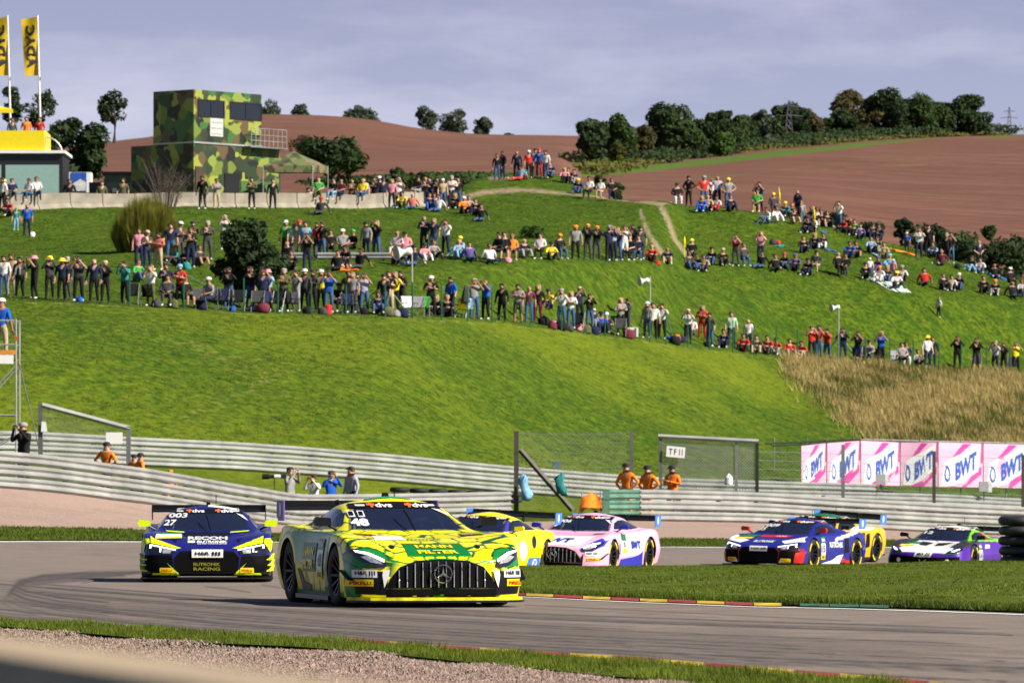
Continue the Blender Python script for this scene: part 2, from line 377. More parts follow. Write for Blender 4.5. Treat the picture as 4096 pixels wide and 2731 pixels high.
def seg_mask(us, vs, poly, w0, w1):
    """soft mask around pixel polyline poly [(u,v,w)]"""
    out = np.zeros_like(us)
    for (u0, v0, a0), (u1, v1, a1) in zip(poly[:-1], poly[1:]):
        dx, dy = u1 - u0, v1 - v0; t = np.clip(((us - u0) * dx + (vs - v0) * dy) / (dx * dx + dy * dy), 0, 1)
        d = np.hypot((us - u0 - t * dx), (vs - v0 - t * dy) * 1.6); w = a0 + (a1 - a0) * t
        out = np.maximum(out, np.clip(1.15 - d / w, 0, 1))
    return out
_gu = np.broadcast_to(GU[:, None], GZ.shape); _gv = VH + (H - GZ) * FPX / _Y
_dirt = np.zeros_like(GZ); far = _Y > 255
for poly in ([(1780, 815, 26), (1930, 770, 30), (2100, 760, 26), (2300, 778, 14), (2480, 800, 12), (2640, 815, 22)],
             [(2640, 815, 24), (2670, 880, 22), (2700, 960, 20), (2760, 1035, 18)],
             [(2560, 840, 14), (2590, 930, 20), (2640, 1000, 22), (2680, 1050, 18)],
             [(1960, 715, 22), (2060, 715, 16)], [(2640, 815, 18), (2780, 800, 8)]):
    _dirt = np.maximum(_dirt, .62 * seg_mask(_gu, _gv, [(a_, b_, c_ * 1.25) for a_, b_, c_ in poly], 0, 0) * far)
_ridge = seg_mask(_gu, _gv, [(p[0], (p[2] + 6), 11) for p in KN[11]], 0, 0) * (_Y > 228) * 0.50
_dry = np.clip(_ridge, 0, 1)
_dry = np.maximum(_dry, 0.34 * seg_mask(_gu, _gv, [(2480, 1500, 40), (2640, 1570, 60), (2800, 1650, 50), (2900, 1720, 30)], 0, 0) * (_Y > 215))
_dry = np.maximum(_dry, 0.34 * seg_mask(_gu, _gv, [(500, 1300, 90), (1100, 1500, 200), (700, 1700, 120)], 0, 0) * (_Y > 200))
_lip = np.interp(GU, [p[0] for p in KN[11]], [p[1] for p in KN[11]])[:, None]
_bank = np.clip((_lip - _Y) / 3 + .5, 0, 1) * (_Y > _rr - 40) * (.45 + .20 * wav(_X, _Y, 26.0, 61) - .10 * np.clip((_gu - 2300) / 900, 0, 1))
terrain = sheet('hillside', GU, _Y.copy(), GZ, [M_GRASS], {'dirt': _dirt, 'dry': _dry, 'bank': _bank}, label='green grass hillside around the race track', cat='hill')

# far base sheet out to the horizon
gb = MB(); gb.grid([[(x, y, -6.0) for x in (-6000, -500, 500, 6000)] for y in (-500, 300, 1500, 8000)])
tag(gb.build('ground', M_EARTH), 'flat land reaching to the horizon', 'ground', kind='structure')

# ---- ploughed fields beyond the hill
def field(name, K, us, label, weeds=None, nd=90):
    kD, kZ = knot_arrays(K, us); D2 = np.zeros((len(us), nd)); Z2 = np.zeros_like(D2)
    for i in range(len(us)):
        D2[i] = np.interp(np.linspace(0, len(K) - 1, nd), np.arange(len(K)), kD[i]); Z2[i] = pchip(kD[i], kZ[i], D2[i])
    X = (us[:, None] - UC) / FPX * D2
    Z2 += 0.25 * wav(X, D2, 60, 9)
    vv = VH + (H - Z2) * FPX / D2; uu = np.broadcast_to(us[:, None], D2.shape)
    return sheet(name, us, D2, Z2, [M_FIELD], {'weeds': weeds(uu, vv) if weeds else np.zeros_like(D2), 'margin': seg_mask(uu, vv, MARG, 0, 0) * 1.0 if weeds is weeds_r else np.zeros_like(D2)}, label=label, cat='field')
FR = [[(2240, 398, Zz(18.0)), (3200, 392, Zz(17.0)), (4096, 375, Zz(12.4)), (6600, 375, Zz(9))],
      [(2240, 440, 760), (2400, 440, 775), (2700, 440, 800), (3150, 436, 845), (3600, 430, 925), (4096, 430, 975), (6600, 440, 1150)],
      [(2240, 500, 716), (2400, 540, 716), (2760, 590, 712), (3150, 620, 700), (3600, 640, 712), (4096, 660, 715), (6600, 700, 730)],
      [(2240, 560, 694), (2400, 680, 674), (2760, 800, 632), (3150, 850, 592), (3600, 900, 558), (4096, 950, 538), (6600, 1000, 500)],
      [(2240, 620, 712), (2400, 760, 690), (2760, 900, 650), (3150, 960, 608), (3600, 1010, 576), (4096, 1060, 556), (6600, 1100, 520)]]
MARG = [(2300, 704, 14), (2400, 694, 22), (2600, 674, 26), (2850, 646, 26), (3150, 612, 24), (3480, 577, 15), (3700, 558, 5), (4096, 541, 3)]
def weeds_r(u, v):
    m = seg_mask(u, v, [(2450, 745, 26), (2900, 705, 26), (3500, 640, 20), (4096, 620, 18)], 0, 0) * 0.42
    m = np.maximum(m, seg_mask(u, v, [(2300, 780, 30), (2800, 800, 40)], 0, 0) * 0.42)
    m = np.maximum(m, 0.55 * seg_mask(u, v, [(3200, 690, 8), (3420, 670, 10), (3700, 660, 8)], 0, 0))
    return np.maximum(m, 0.45 * seg_mask(u, v, [(3300, 760, 10), (3500, 740, 12), (4090, 845, 14)], 0, 0))
field('ploughed_field', FR, np.linspace(2240, 6600, 160), 'red-brown ploughed field rising behind the crowd on the hill', weeds_r)
FL = [[(-2500, 412, Zz(19.0)), (2500, 412, Zz(19.0)), (4600, 412, Zz(17.0))],
      [(-2500, 470, 760), (0, 470, 750), (1000, 470, 725), (1700, 470, 712), (2230, 470, 706), (2420, 470, 840), (4600, 470, 900)],
      [(-2500, 800, 650), (0, 800, 655), (560, 800, 632), (1000, 800, 605), (1700, 800, 622), (2230, 800, 640), (2420, 800, 700), (4600, 800, 760)],
      [(-2500, 1200, 580), (0, 1200, 600), (560, 1250, 556), (800, 1300, 520), (1000, 1350, 497), (1250, 1350, 497), (1500, 1350, 510), (1750, 1300, 532), (2000, 1280, 545), (2300, 1280, 547), (3000, 1280, 560), (4600, 1280, 570)],
      [(-2500, 1500, 620), (2300, 1500, 590), (4600, 1500, 600)]]
def weeds_l(u, v):
    m = 0.50 * seg_mask(u, v, [(1400, 690, 10), (1800, 660, 12), (2350, 622, 12)], 0, 0)
    return m
field('far_ploughed_field', FL, np.linspace(-2500, 4600, 200), 'far red-brown ploughed hill below the skyline trees', weeds_l)

# ---- overlays near the track: strips between two photo polylines, laid on the terrain
def strip(name, m, near, farp, us, off, rows=12, kind='structure', label=None, cat=None, as_v=True, attrs=None, zfun=None):
    """near/farp: [(u, D)] polylines of the near and far edge"""
    un = np.asarray(us, float)
    d0 = np.interp(un, [p[0] for p in near], [p[1] for p in near]); d1 = np.interp(un, [p[0] for p in farp], [p[1] for p in farp])
    t = np.linspace(0, 1, rows)[None, :]
    D2 = d0[:, None] * (1 - t) + d1[:, None] * t
    Z = zt(np.broadcast_to(un[:, None], D2.shape), D2) + off
    if zfun is not None: Z = Z + zfun(un[:, None], D2, t)
    at = {k: f(np.broadcast_to(un[:, None], D2.shape), VH + (H - Z) * FPX / D2, D2) for k, f in (attrs or {}).items()}
    return sheet(name, un, D2, Z, [m], at, kind=kind, label=label, cat=cat)
def vd(poly, dmin=36, dmax=170): return [(u, hit(u, v, dmin, dmax).y) for u, v in poly]
FARE = [(p[0], p[1]) for p in KN[6]]
NEAR_EDGE = vd([(-2400, 2390), (-900, 2430), (0, 2490), (400, 2508), (900, 2545), (1250, 2568), (1700, 2605), (2048, 2628), (2500, 2655), (3000, 2698), (3389, 2731), (4096, 2800), (6500, 3050)], 30, 90)
ISL_LOW = vd([(1780, 2345), (1900, 2368), (2090, 2386), (2350, 2398), (2600, 2409), (3000, 2424), (3400, 2432), (3800, 2444), (4096, 2455), (6500, 2540)], 40, 99)
def asphalt_mat():
    m = ground_mat('asphalt', [(.185, .150, .128), (.158, .127, .108), (.212, .173, .147)], [0.15, 1.2], rough=0.75, bump=0.35, bscale=30, bdist=0.02, dirt=None, spec=0.35)
    n, l = m.node_tree.nodes, m.node_tree.links; p = n['Principled BSDF']
    old = p.inputs['Base Color'].links[0].from_socket
    at = n.new('ShaderNodeAttribute'); at.attribute_name = 'rubber'
    tc = n.new('ShaderNodeTexCoord'); nz = n.new('ShaderNodeTexNoise'); nz.inputs['Scale'].default_value = 5.0; nz.inputs['Detail'].default_value = 4.0
    l.new(tc.outputs['Object'], nz.inputs['Vector'])
    mu = n.new('ShaderNodeMath'); mu.operation = 'MULTIPLY'; l.new(at.outputs['Fac'], mu.inputs[0]); l.new(nz.outputs['Fac'], mu.inputs[1])
    rp = n.new('ShaderNodeMapRange'); rp.inputs['From Max'].default_value = 0.5; rp.inputs['To Max'].default_value = 0.9; l.new(mu.outputs[0], rp.inputs['Value'])
    mx = n.new('ShaderNodeMix'); mx.data_type = 'RGBA'; l.new(rp.outputs[0], mx.inputs['Factor']); l.new(old, mx.inputs['A']); mx.inputs['B'].default_value = (.040, .034, .032, 1)
    g = n.new('ShaderNodeTexNoise'); g.inputs['Scale'].default_value = 60.0; g.inputs['Detail'].default_value = 3.0; l.new(tc.outputs['Object'], g.inputs['Vector'])
    gr = n.new('ShaderNodeMapRange'); gr.inputs['From Min'].default_value = 0.3; gr.inputs['From Max'].default_value = 0.7; gr.inputs['To Min'].default_value = 0.78; gr.inputs['To Max'].default_value = 1.22; l.new(g.outputs['Fac'], gr.inputs['Value'])
    m2 = n.new('ShaderNodeMix'); m2.data_type = 'RGBA'; m2.blend_type = 'MULTIPLY'; m2.inputs['Factor'].default_value = 1.0
    l.new(mx.outputs['Result'], m2.inputs['A']); l.new(gr.outputs[0], m2.inputs['B']); l.new(m2.outputs['Result'], p.inputs['Base Color'])
    return m
M_ASPH = asphalt_mat()
# tyre marks: arcs of rubber laid through the bend (pixel polylines: u, v, half width, strength)
MARKS = []
_mr = np.random.default_rng(5)
for k in range(60):                 # long marks sweeping out of the bend along the near straight
    s = _mr.uniform(0, 1); w = _mr.uniform(3.0, 11.0); a = _mr.uniform(0.25, 1.0); o = _mr.uniform(-14, 14)
    base = [(-300, 2300 + 130 * s), (300, 2352 + 140 * s), (900, 2395 + 165 * s), (1500, 2428 + 190 * s), (2200, 2462 + 205 * s), (3000, 2490 + 225 * s), (3700, 2510 + 238 * s), (4400, 2530 + 250 * s)]
    i0 = _mr.integers(0, 4); i1 = _mr.integers(i0 + 2, len(base) + 1)
    _b = base[i0:i1]; _b = [(_b[0][0] - 350, _b[0][1] - 28)] + list(_b) + [(_b[-1][0] + 350, _b[-1][1] + 14)]
    MARKS.append(([(u, v + o, w if 0 < q < len(_b) - 1 else .4) for q, (u, v) in enumerate(_b)], a))
for r, w, a in ((0, 12, 1), (16, 9, .9), (34, 12, 1), (52, 8, .8), (-14, 7, .7), (74, 10, .7), (96, 9, .6)):    # the tight arc at the left
    MARKS.append(([(560 - r * 2, 2288 + r * .3, w), (330 - r * 1.5, 2293 + r * .4, w), (160 - r, 2305 + r * .5, w), (80 - r * .6, 2325 + r * .6, w * 1.2), (60 - r * .5, 2345 + r * .7, w * 1.3), (110 - r * .4, 2365 + r * .8, w), (240, 2388 + r, w), (430, 2408 + r, w * .6)], a))
for (pl, a) in (([(2100, 2418, 3), (2800, 2452, 3), (3400, 2482, 3)], .8), ([(2100, 2430, 2), (2900, 2470, 2)], .5), ([(820, 2345, 5), (900, 2352, 8), (1000, 2368, 5)], .6), ([(1050, 2338, 8), (1120, 2350, 8)], .5), ([(330, 2330, 4), (380, 2322, 4)], .7)):
    MARKS.append((pl, a))
def rubber(u, v, D):
    o = np.zeros_like(u)
    for pl, a in MARKS: o = np.maximum(o, a * seg_mask(u, v, [(x, y, w * 1.3) for x, y, w in pl], 0, 0) * (D < 112))
    return np.maximum(o, 0.42 * seg_mask(u, v, [(0, 2400, 70), (900, 2445, 65), (2200, 2530, 70), (3600, 2610, 70)], 0, 0) * (D < 80))
strip('race_track', M_ASPH, NEAR_EDGE, FARE, np.concatenate([np.linspace(-2400, 0, 60), np.linspace(8, 4096, 512), np.linspace(4150, 6500, 60)]), 0.012, rows=330, label='grey asphalt race track with dark tyre marks', cat='track', attrs={'rubber': rubber})
# island of grass inside the bend
UI = np.concatenate([np.linspace(1780, 2100, 40), np.linspace(2106, 4096, 260), np.linspace(4150, 6500, 50)])
ISL_FAR = [(1780, 83), (1900, 92), (2090, 103), (2600, 110), (3300, 113), (4096, 115), (6500, 118)]
def isl_z(u, D, t): return 0.05 * np.clip(t * 18, 0, 1) * np.clip((1 - t) * 12, 0, 1)
def isl_dirt(u, v, D):
    return 0.42 * seg_mask(u, v, [(2100, 2345, 16), (2700, 2362, 16), (3000, 2368, 20), (3400, 2385, 20), (3700, 2375, 20), (4096, 2385, 16)], 0, 0)
island = strip('infield_grass', M_GRASS2, ISL_LOW, ISL_FAR, UI, 0.03, rows=90, label='mown grass island inside the bend', cat='grass', attrs={'dirt': isl_dirt}, zfun=isl_z)
# far edge: green verge, then the gravel trap up to the guard rails
UV = np.linspace(-2400, 6500, 300)
VERGE = [(p[0], p[1]) for p in KN[7]]
strip('verge', M_GRASS2, [(u, d + .3) for u, d in FARE], VERGE, UV, 0.03, rows=8, label='green grass verge beyond the track', cat='grass', attrs={'dirt': lambda u, v, D: 0 * u})
RAILB = [(p[0], p[1]) for p in KN[8]]
strip('gravel_trap', M_GRAVEL, [(u, d - .4) for u, d in VERGE], [(u, d + 1.6) for u, d in RAILB], UV, 0.016, rows=30, label='pinkish gravel trap before the guard rails', cat='gravel')
# white edge lines
M_LINE = mat('line_paint', (.72, .72, .70), 0.6, var=0.2, scale=2.0)
strip('far_edge_line', M_LINE, [(u, d - .75) for u, d in FARE], [(u, d - .2) for u, d in FARE], UV, 0.018, rows=2, label='thin white line along the far track edge', cat='road marking')
LOWL = [p for p in ISL_LOW if p[0] >= 1900]
strip('infield_edge_line', M_LINE, [(u, d - 1.15) for u, d in LOWL], [(u, d - .80) for u, d in LOWL], np.linspace(1900, 6500, 200), 0.018, rows=2, label='white line along the infield grass edge', cat='road marking')
strip('near_edge_line', M_LINE, [(u, d + .02) for u, d in NEAR_EDGE], [(u, d + .75) for u, d in NEAR_EDGE], np.linspace(-2400, 1330, 140), 0.018, rows=2, label='white line along the near track edge at left', cat='road marking')
# near side: grass strip, then stones
NG = vd([(-2400, 2440), (-900, 2470), (0, 2512), (500, 2555), (800, 2578), (1200, 2595), (1500, 2618), (1800, 2650), (2048, 2674), (2400, 2708), (2800, 2745), (3200, 2785), (6500, 3100)], 25, 90)
strip('near_grass_strip', M_GRASS2, [(u, d - .3) for u, d in NG], [(u, d + .0) for u, d in NEAR_EDGE], np.linspace(-2400, 6500, 240), 0.03, rows=8, label='strip of grass along the near track edge', cat='grass', attrs={'dirt': lambda u, v, D: 0 * u})
strip('near_gravel', M_GRAVEL, [(-2400, 3), (6500, 3)], [(u, d + .05) for u, d in NG], np.linspace(-2400, 6500, 200), 0.02, rows=50, label='gravel bed in the foreground', cat='gravel', zfun=lambda u, D, t: -.03 + 0.045 * (0.5 + 0.5 * wav((u - UC) / FPX * D, D, 2.2, 12)) * np.clip((1 - t) * 9, 0, 1))
# kerb stones: red and yellow blocks, each a slab of its own
KR = mat('kerb_red', (.30, .035, .03), 0.7, var=.5, scale=3); KY = mat('kerb_yellow', (.50, .33, .03), 0.7, var=.5, scale=3); KG = mat('kerb_green', (.035, .11, .06), 0.7, var=.5, scale=3)
def kerb(name, line, u0, u1, n, seq, w, label):
    root = empty(name); tag(root, label, 'kerb')
    for i in range(n):
        ua, ub = u0 + (u1 - u0) * i / n, u0 + (u1 - u0) * (i + 0.96) / n
        mb = MB(); rows = []
        for uu in np.linspace(ua, ub, 4):
            d = np.interp(uu, [p[0] for p in line], [p[1] for p in line])
            z = float(zt(np.array([uu]), np.array([d]))[0])
            rows.append([(xof(uu, d), d, z), (xof(uu, d), d + .02, z + .03), (xof(uu, d + w), d + w, z + .05), (xof(uu, d + w), d + w + .05, z)])
        mb.grid(rows); mb.build('kerb_stone', {'r': KR, 'y': KY, 'g': KG}[seq[i % len(seq)]], root)
    return root
kerb('infield_kerb', [(u, d - .72) for u, d in ISL_LOW], 1990, 3130, 10, 'ryryryryry', .5, 'red and yellow kerb along the infield grass')
kerb('infield_kerb', [(u, d - .5) for u, d in ISL_LOW], 3200, 3560, 3, 'g', .35, 'low green kerb continuing along the infield grass')
kerb('near_kerb', [(u, d + .06) for u, d in NEAR_EDGE], 1380, 3900, 14, 'ry', .38, 'red and yellow kerb behind the near grass strip')
# ------------------------------------------------------------------ guard rails, fences, banners, tyres
M_GALV = mat('galvanised_steel', (.36, .37, .36), 0.45, metal=0.3, var=.22, scale=1.2, bump=.05)
M_GALVD = mat('dull_steel', (.20, .21, .215), 0.5, metal=0.4, var=.2, scale=2)
M_POST = mat('post_steel', (.13, .13, .135), 0.55, metal=.3, var=.2)
M_GREENP = mat('green_painted_steel', (.09, .20, .15), 0.5, var=.25, scale=3)
M_BLACK = mat('black_rubber', (.012, .012, .013), 0.6, var=.3, scale=5)
M_TYRE = mat('tyre_rubber', (.014, .014, .015), 0.75, var=.3, scale=8, bump=.2); M_TYREG = mat('weathered_tyre', (.032, .036, .036), 0.5, var=.35, scale=5, bump=.2)
M_WHITE = mat('white_board', (.78, .78, .77), 0.6, var=.04)
M_WIRE = mat('fence_wire', (.30, .31, .32), 0.5, metal=.5)
M_BROWNP = mat('brown_steel_post', (.060, .048, .042), 0.6, var=.25)
WPROF = [(.0, .0), (.0, .02), (-.085, .055), (-.085, .085), (-.012, .135), (-.012, .175), (-.085, .225), (-.085, .255), (.0, .29), (.0, .31)]
def polyline(line, u0, u1, step):
    """points every step metres along a (u, D) polyline on the terrain"""
    us = np.linspace(u0, u1, 600); ds = np.interp(us, [p[0] for p in line], [p[1] for p in line])
    xs = (us - UC) / FPX * ds; s = np.concatenate([[0], np.cumsum(np.hypot(np.diff(xs), np.diff(ds)))])
    n = max(1, int(round(s[-1] / step))); q = np.linspace(0, s[-1], n + 1)
    return [(float(a), float(b)) for a, b in zip(np.interp(q, s, xs), np.interp(q, s, ds))]
def guard_rail(label, line, u0, u1, n_rails=3, z0=0.03, pitch=0.345, mt=None, step=4.0, group=None, lift=0.0, sub=4):
    p = polyline(line, u0, u1, step)
    root = empty('guard_rail', (p[0][0], p[0][1], zxy(*p[0]))); tag(root, label, 'guard rail', group)
    o = Vector(root.location)
    for i in range(len(p) - 1):
        a, b = Vector((*p[i], 0)), Vector((*p[i + 1], 0)); d = (b - a).normalized(); nrm = Vector((d.y, -d.x, 0))
        if nrm.y > 0: nrm = -nrm
        for r in range(n_rails):
            mb = MB(); rows = []
            for t in np.linspace(-0.006, 1.006, sub + 1):
                q = a.lerp(b, t); zz = zxy(q.x, q.y) + z0 + lift + r * pitch
                rows.append([q - nrm * dd + Vector((0, 0, zz + h)) - o + nrm * (.004 if i % 2 else 0) for dd, h in WPROF])
            mb.grid(rows); mb.build('beam', mt or M_GALV, root, smooth=False)
        for t in ((0, .5) if i < len(p) - 2 else (0, .5, 1)):
            q = a.lerp(b, t) - nrm * .09; zz = zxy(q.x, q.y)
            mb = MB(); mb.box(q + Vector((0, 0, zz + (n_rails * pitch + z0 + lift) / 2 - .05)) - o, (.1, .12, n_rails * pitch + z0 + lift), math.atan2(d.y, d.x)); mb.build('post', M_GALVD, root)
    return root, p
RB = [(p[0], p[1]) for p in KN[8]]
guard_rail('three-beam steel guard rail curving down behind the gravel trap at left', RB, -900, 1235)
guard_rail('short straight guard rail ending beside the leaning dark fence post', RB, 1240, 2040)
gr, gp = guard_rail('long three-beam guard rail with green painted end below the fence sign', RB, 2560, 5200)
# green painted end of that rail
gg = polyline(RB, 2432, 2558, 1.0)
for r in range(3):
    a, b = Vector((*gg[0], 0)), Vector((*gg[-1], 0)); o = gr.location; mb = MB(); rows = []
    for t in np.linspace(0, 1, 4):
        q = a.lerp(b, t); zz = zxy(q.x, q.y) + .03 + r * .345
        rows.append([q + Vector((0, dd, zz + h)) - o for dd, h in WPROF])
    mb.grid(rows); mb.box(a + Vector((-.06, .02, zxy(a.x, a.y) + .03 + r * .345 + .155)) - o, (.22, .2, .315)); mb.build('end_beam', M_GREENP, gr)
RR = [(p[0], p[1]) for p in KN[10]]
guard_rail('rear guard rail at the foot of the grass embankment', RR, -900, 3500, n_rails=3)
guard_rail('rear guard rail continuing below the pink banners', RR, 3505, 5200, n_rails=2)
guard_rail('lower guard rail in front of the banner fence at right', [(u, d - 7) for u, d in RR], 3300, 5200, n_rails=2)

# ---- dark tyre walls between the rails
def tyre_wall(label, line, u0, u1, h=2):
    p = polyline(line, u0, u1, 1.1); root = empty('tyre_wall', (p[0][0], p[0][1], zxy(*p[0]))); tag(root, label, 'tyre wall')
    for i in range(len(p)):
        zz = zxy(*p[i]) - root.location.z
        for k in range(h):
            mb = MB(); mb.lathe([(.20, .0), (.33, .02), (.36, .09), (.33, .17), (.20, .19)], n=14); o = mb.build('tyre', M_TYRE, root, smooth=True)
            o.location = (p[i][0] - root.location.x + random.uniform(-.03, .03), p[i][1] - root.location.y, zz + k * .2)
    return root
tyre_wall('black tyre wall in front of the banner guard rail', [(u, d - 9) for u, d in RR], 2700, 4400)
tyre_wall('black tyre wall behind the photographers', [(u, d - 8) for u, d in RR], 1600, 2050, 2)
# stack of tyres on the infield at the right edge
for kx, (uu, nt) in enumerate(((4088, 5), (4250, 5))):
    b = hit(uu, 2262, 60, 99.5)
    rt = empty('tyre_stack', b); tag(rt, ('stack of large black tyres on the infield grass at the right edge', 'stack of black tyres just outside the right edge')[kx], 'tyre stack')
    for k in range(nt):
        mb = MB(); mb.lathe([(.20, .0), (.345, .012), (.385, .05), (.392, .085), (.385, .12), (.345, .158), (.20, .17)], n=28)
        o = mb.build('tyre', M_TYREG, rt, smooth=True); o.location = (random.uniform(-.02, .02), random.uniform(-.02, .02), .0 + k * .172)

# ---- fences
def bar(mb, a, b, w): mb.tube([a, b], w, n=4)
def wire_net(mb, A, B, z0, z1, cell=.11, t=.006):
    """diagonal chain link between ground points A and B (xy) from height z0 to z1"""
    A, B = Vector((*A, 0)), Vector((*B, 0)); L = (B - A).length; d = (B - A).normalized(); h = z1 - z0; up = Vector((0, 0, 1))
    n = int((L + h) / cell)
    for sgn in (1, -1):
        for k in range(n):
            s0 = k * cell - h
            a0, b0 = max(s0, 0), min(s0 + h, L)
            if b0 <= a0: continue
            za, zb = (a0 - s0, b0 - s0) if sgn > 0 else (h - (a0 - s0), h - (b0 - s0))
            p, q = A + d * a0 + up * (z0 + za), A + d * b0 + up * (z0 + zb)
            w = up * t
            mb.add([p - w, q - w, q + w, p + w], [(0, 1, 2, 3)])
def post_thing(name, u, vt, D, w, mt, label, cat, dd=None, group=None):
    x = xof(u, D); zb = zxy(x, D); o = MB().box((0, 0, (zof(D, vt) - zb) / 2), (w, dd or w, zof(D, vt) - zb)).build(name, mt, loc=(x, D, zb))
    return tag(o, label, cat, group)
DF = 190.0
f = empty('wire_fence', (xof(2065, DF), DF, zxy(xof(2065, DF), DF))); tag(f, 'tall wire fence with a dark end post and slanting brace behind the rail gap', 'fence')
def P2(u, v, D=DF): return pt(u, v, D) - f.location
MB().box((0, 0, (zof(DF, 1724) - f.location.z) / 2), (.16, .18, zof(DF, 1724) - f.location.z)).build('end_post', M_BROWNP, f)
mb = MB(); mb.tube([P2(2080, 1798), P2(2290, 2040)], .09, 4); mb.build('brace', M_BROWNP, f)
mb = MB(); mb.box(P2(2526, 1840), (.11, .12, 2.0)); mb.build('post', M_POST, f)
mb = MB(); wire_net(mb, (0, 0), (P2(2526, 1800).x, 0), zof(DF, 2030) - f.location.z, zof(DF, 1730) - f.location.z, .14, .004); mb.build('wire_mesh', M_WIRE, f)['kind'] = 'stuff'
for v in (1734, 1770, 1808, 1840, 1868):
    mb = MB(); mb.tube([P2(2075, v), P2(2300, v + 4), P2(2526, v)], .008, 4); mb.build('wire', M_WIRE, f)
f = empty('fence_gate', (xof(2645, DF), DF, zxy(xof(2645, DF), DF))); tag(f, 'chain-link gate panel with light top bar carrying a white lettered sign', 'fence')
zb = f.location.z
mb = MB(); mb.box(P2(2642, 1860), (.11, .1, 2.0)); mb.build('gate_post', M_POST, f)
mb = MB(); mb.box(P2(3028, 1875), (.11, .1, 1.85)); mb.build('gate_post', M_BLACK, f)
mb = MB(); mb.box(P2(2945, 1865), (.09, .1, 1.75)); mb.build('gate_post', M_GALVD, f)
mb = MB(); mb.tube([P2(2632, 1744) + Vector((0, -.06, 0)), P2(3034, 1765) + Vector((0, -.06, 0))], .075, 4); mb.build('top_bar', M_GALV, f)
mb = MB(); wire_net(mb, (P2(2650, 0).x, -.02), (P2(3024, 0).x, -.02), zof(DF, 1985) - zb, zof(DF, 1752) - zb, .10, .011); mb.build('wire_mesh', M_WIRE, f)['kind'] = 'stuff'
for v in (1795, 1830, 1862):
    mb = MB(); mb.tube([P2(2650, v), P2(3024, v + 8)], .007, 4); mb.build('wire', M_WIRE, f)
sg = MB().box((0, 0, 0), (.62, .03, .36)).build('fence_sign', M_WHITE, loc=pt(2703, 1807, DF - .15)); tag(sg, 'white sign lettered TF 11 hung on the wire gate', 'sign')
sg.rotation_euler = (0, math.radians(5), 0)
flat_text('lettering', 'T F 11', mat('black_print', (.01, .01, .01), .6), (0, -.019, 0), (1, 0, 0), (0, 0, 1), .2, .46, sg)
jg = MB(); jg.lathe([(.0, .0), (.12, .0), (.13, .03), (.13, .24), (.08, .31), (.035, .33), (.035, .38), (0, .38)], n=12); tag(jg.build('canister', M_WHITE, loc=pt(2915, 1938, DF - .2)), 'white plastic canister hung on the gate wire', 'canister')
ps = MB().box((0, 0, 0), (.3, .02, .26)).build('fence_notice', mat('notice', (.10, .16, .15), .5, var=.6, scale=9), loc=pt(2226, 1858, DF - .1)); tag(ps, 'small dark square notice on the tall wire fence', 'sign')
# right hand fence: three dark posts and wires
f = empty('wire_fence', (xof(3370, 197), 197, zxy(xof(3370, 197), 197))); tag(f, 'wire fence with dark posts in front of the pink banners', 'fence')
for i, (u, v, D, m_) in enumerate(((3372, 1778, 196, M_GALVD), (3736, 1804, 199, M_BROWNP), (4092, 1818, 203, M_BROWNP), (4500, 1830, 206, M_BROWNP))):
    x = xof(u, D); z0 = zxy(x, D); hh = zof(D, v) - z0
    MB().box((x - f.location.x, D - f.location.y, z0 + hh / 2 - f.location.z), (.11, .12, hh)).build('post', m_, f)
for r, (va, vb) in enumerate(((1815, 1835), (1850, 1872), (1885, 1908), (1920, 1945), (1955, 1980))):
    mb = MB(); mb.tube([pt(3034, va - 10, 190.5) - f.location, pt(3372, va, 196) - f.location, pt(3736, (va + vb) / 2, 199) - f.location, pt(4092, vb, 203) - f.location], .007, 4); mb.build('wire', M_WIRE, f)
mb = MB()
for (ua, ub, D) in ((3040, 3365, 193), (3378, 3730, 197.5), (3742, 4086, 201), (4098, 4496, 204.5)):
    wire_net(mb, (xof(ua, D) - f.location.x, D - f.location.y), (xof(ub, D) - f.location.x, D - f.location.y), zof(D, 2010) - f.location.z, zof(D, 1800) - f.location.z, .13, .004)
mb.build('wire_mesh', M_WIRE, f)['kind'] = 'stuff'
# left gate fence
DL = 166.0
f = empty('fence_gate', (xof(165, DL), DL, zxy(xof(165, DL), DL))); tag(f, 'chain-link gate with sloping light top bar behind the left guard rail', 'fence')
PL = lambda u, v: pt(u, v, DL) - f.location
mb = MB(); mb.box(PL(162, 1735), (.13, .12, 1.75)); mb.build('gate_post', M_POST, f)
mb = MB(); mb.box(PL(514, 1790), (.13, .12, 1.25)); mb.build('gate_post', M_GALVD, f)
mb = MB(); mb.tube([PL(168, 1620), PL(520, 1714)], .08, 4); mb.build('top_bar', M_GALV, f)
mb = MB()
for k in range(14):
    u0 = 172 + k * 24; wire_net(mb, (PL(u0, 0).x, 0), (PL(u0 + 24, 0).x, 0), zof(DL, 1850) - f.location.z, zof(DL, 1630 + (k + .5) * 6.6) - f.location.z, .09, .004)
mb.build('wire_mesh', M_WIRE, f)['kind'] = 'stuff'
tag(MB().box((0, 0, 0), (.48, .03, .34)).build('fence_sign', M_WHITE, loc=pt(457, 1752, DL - .15)), 'blank white board hung on the left gate', 'sign')
tag(MB().prism([(-.08, 0), (.1, 0), (.06, .28), (-.06, .3)], .03).build('rag', M_WHITE, loc=pt(175, 1726, DL - .15)), 'white rag tied to the left gate post', 'cloth')

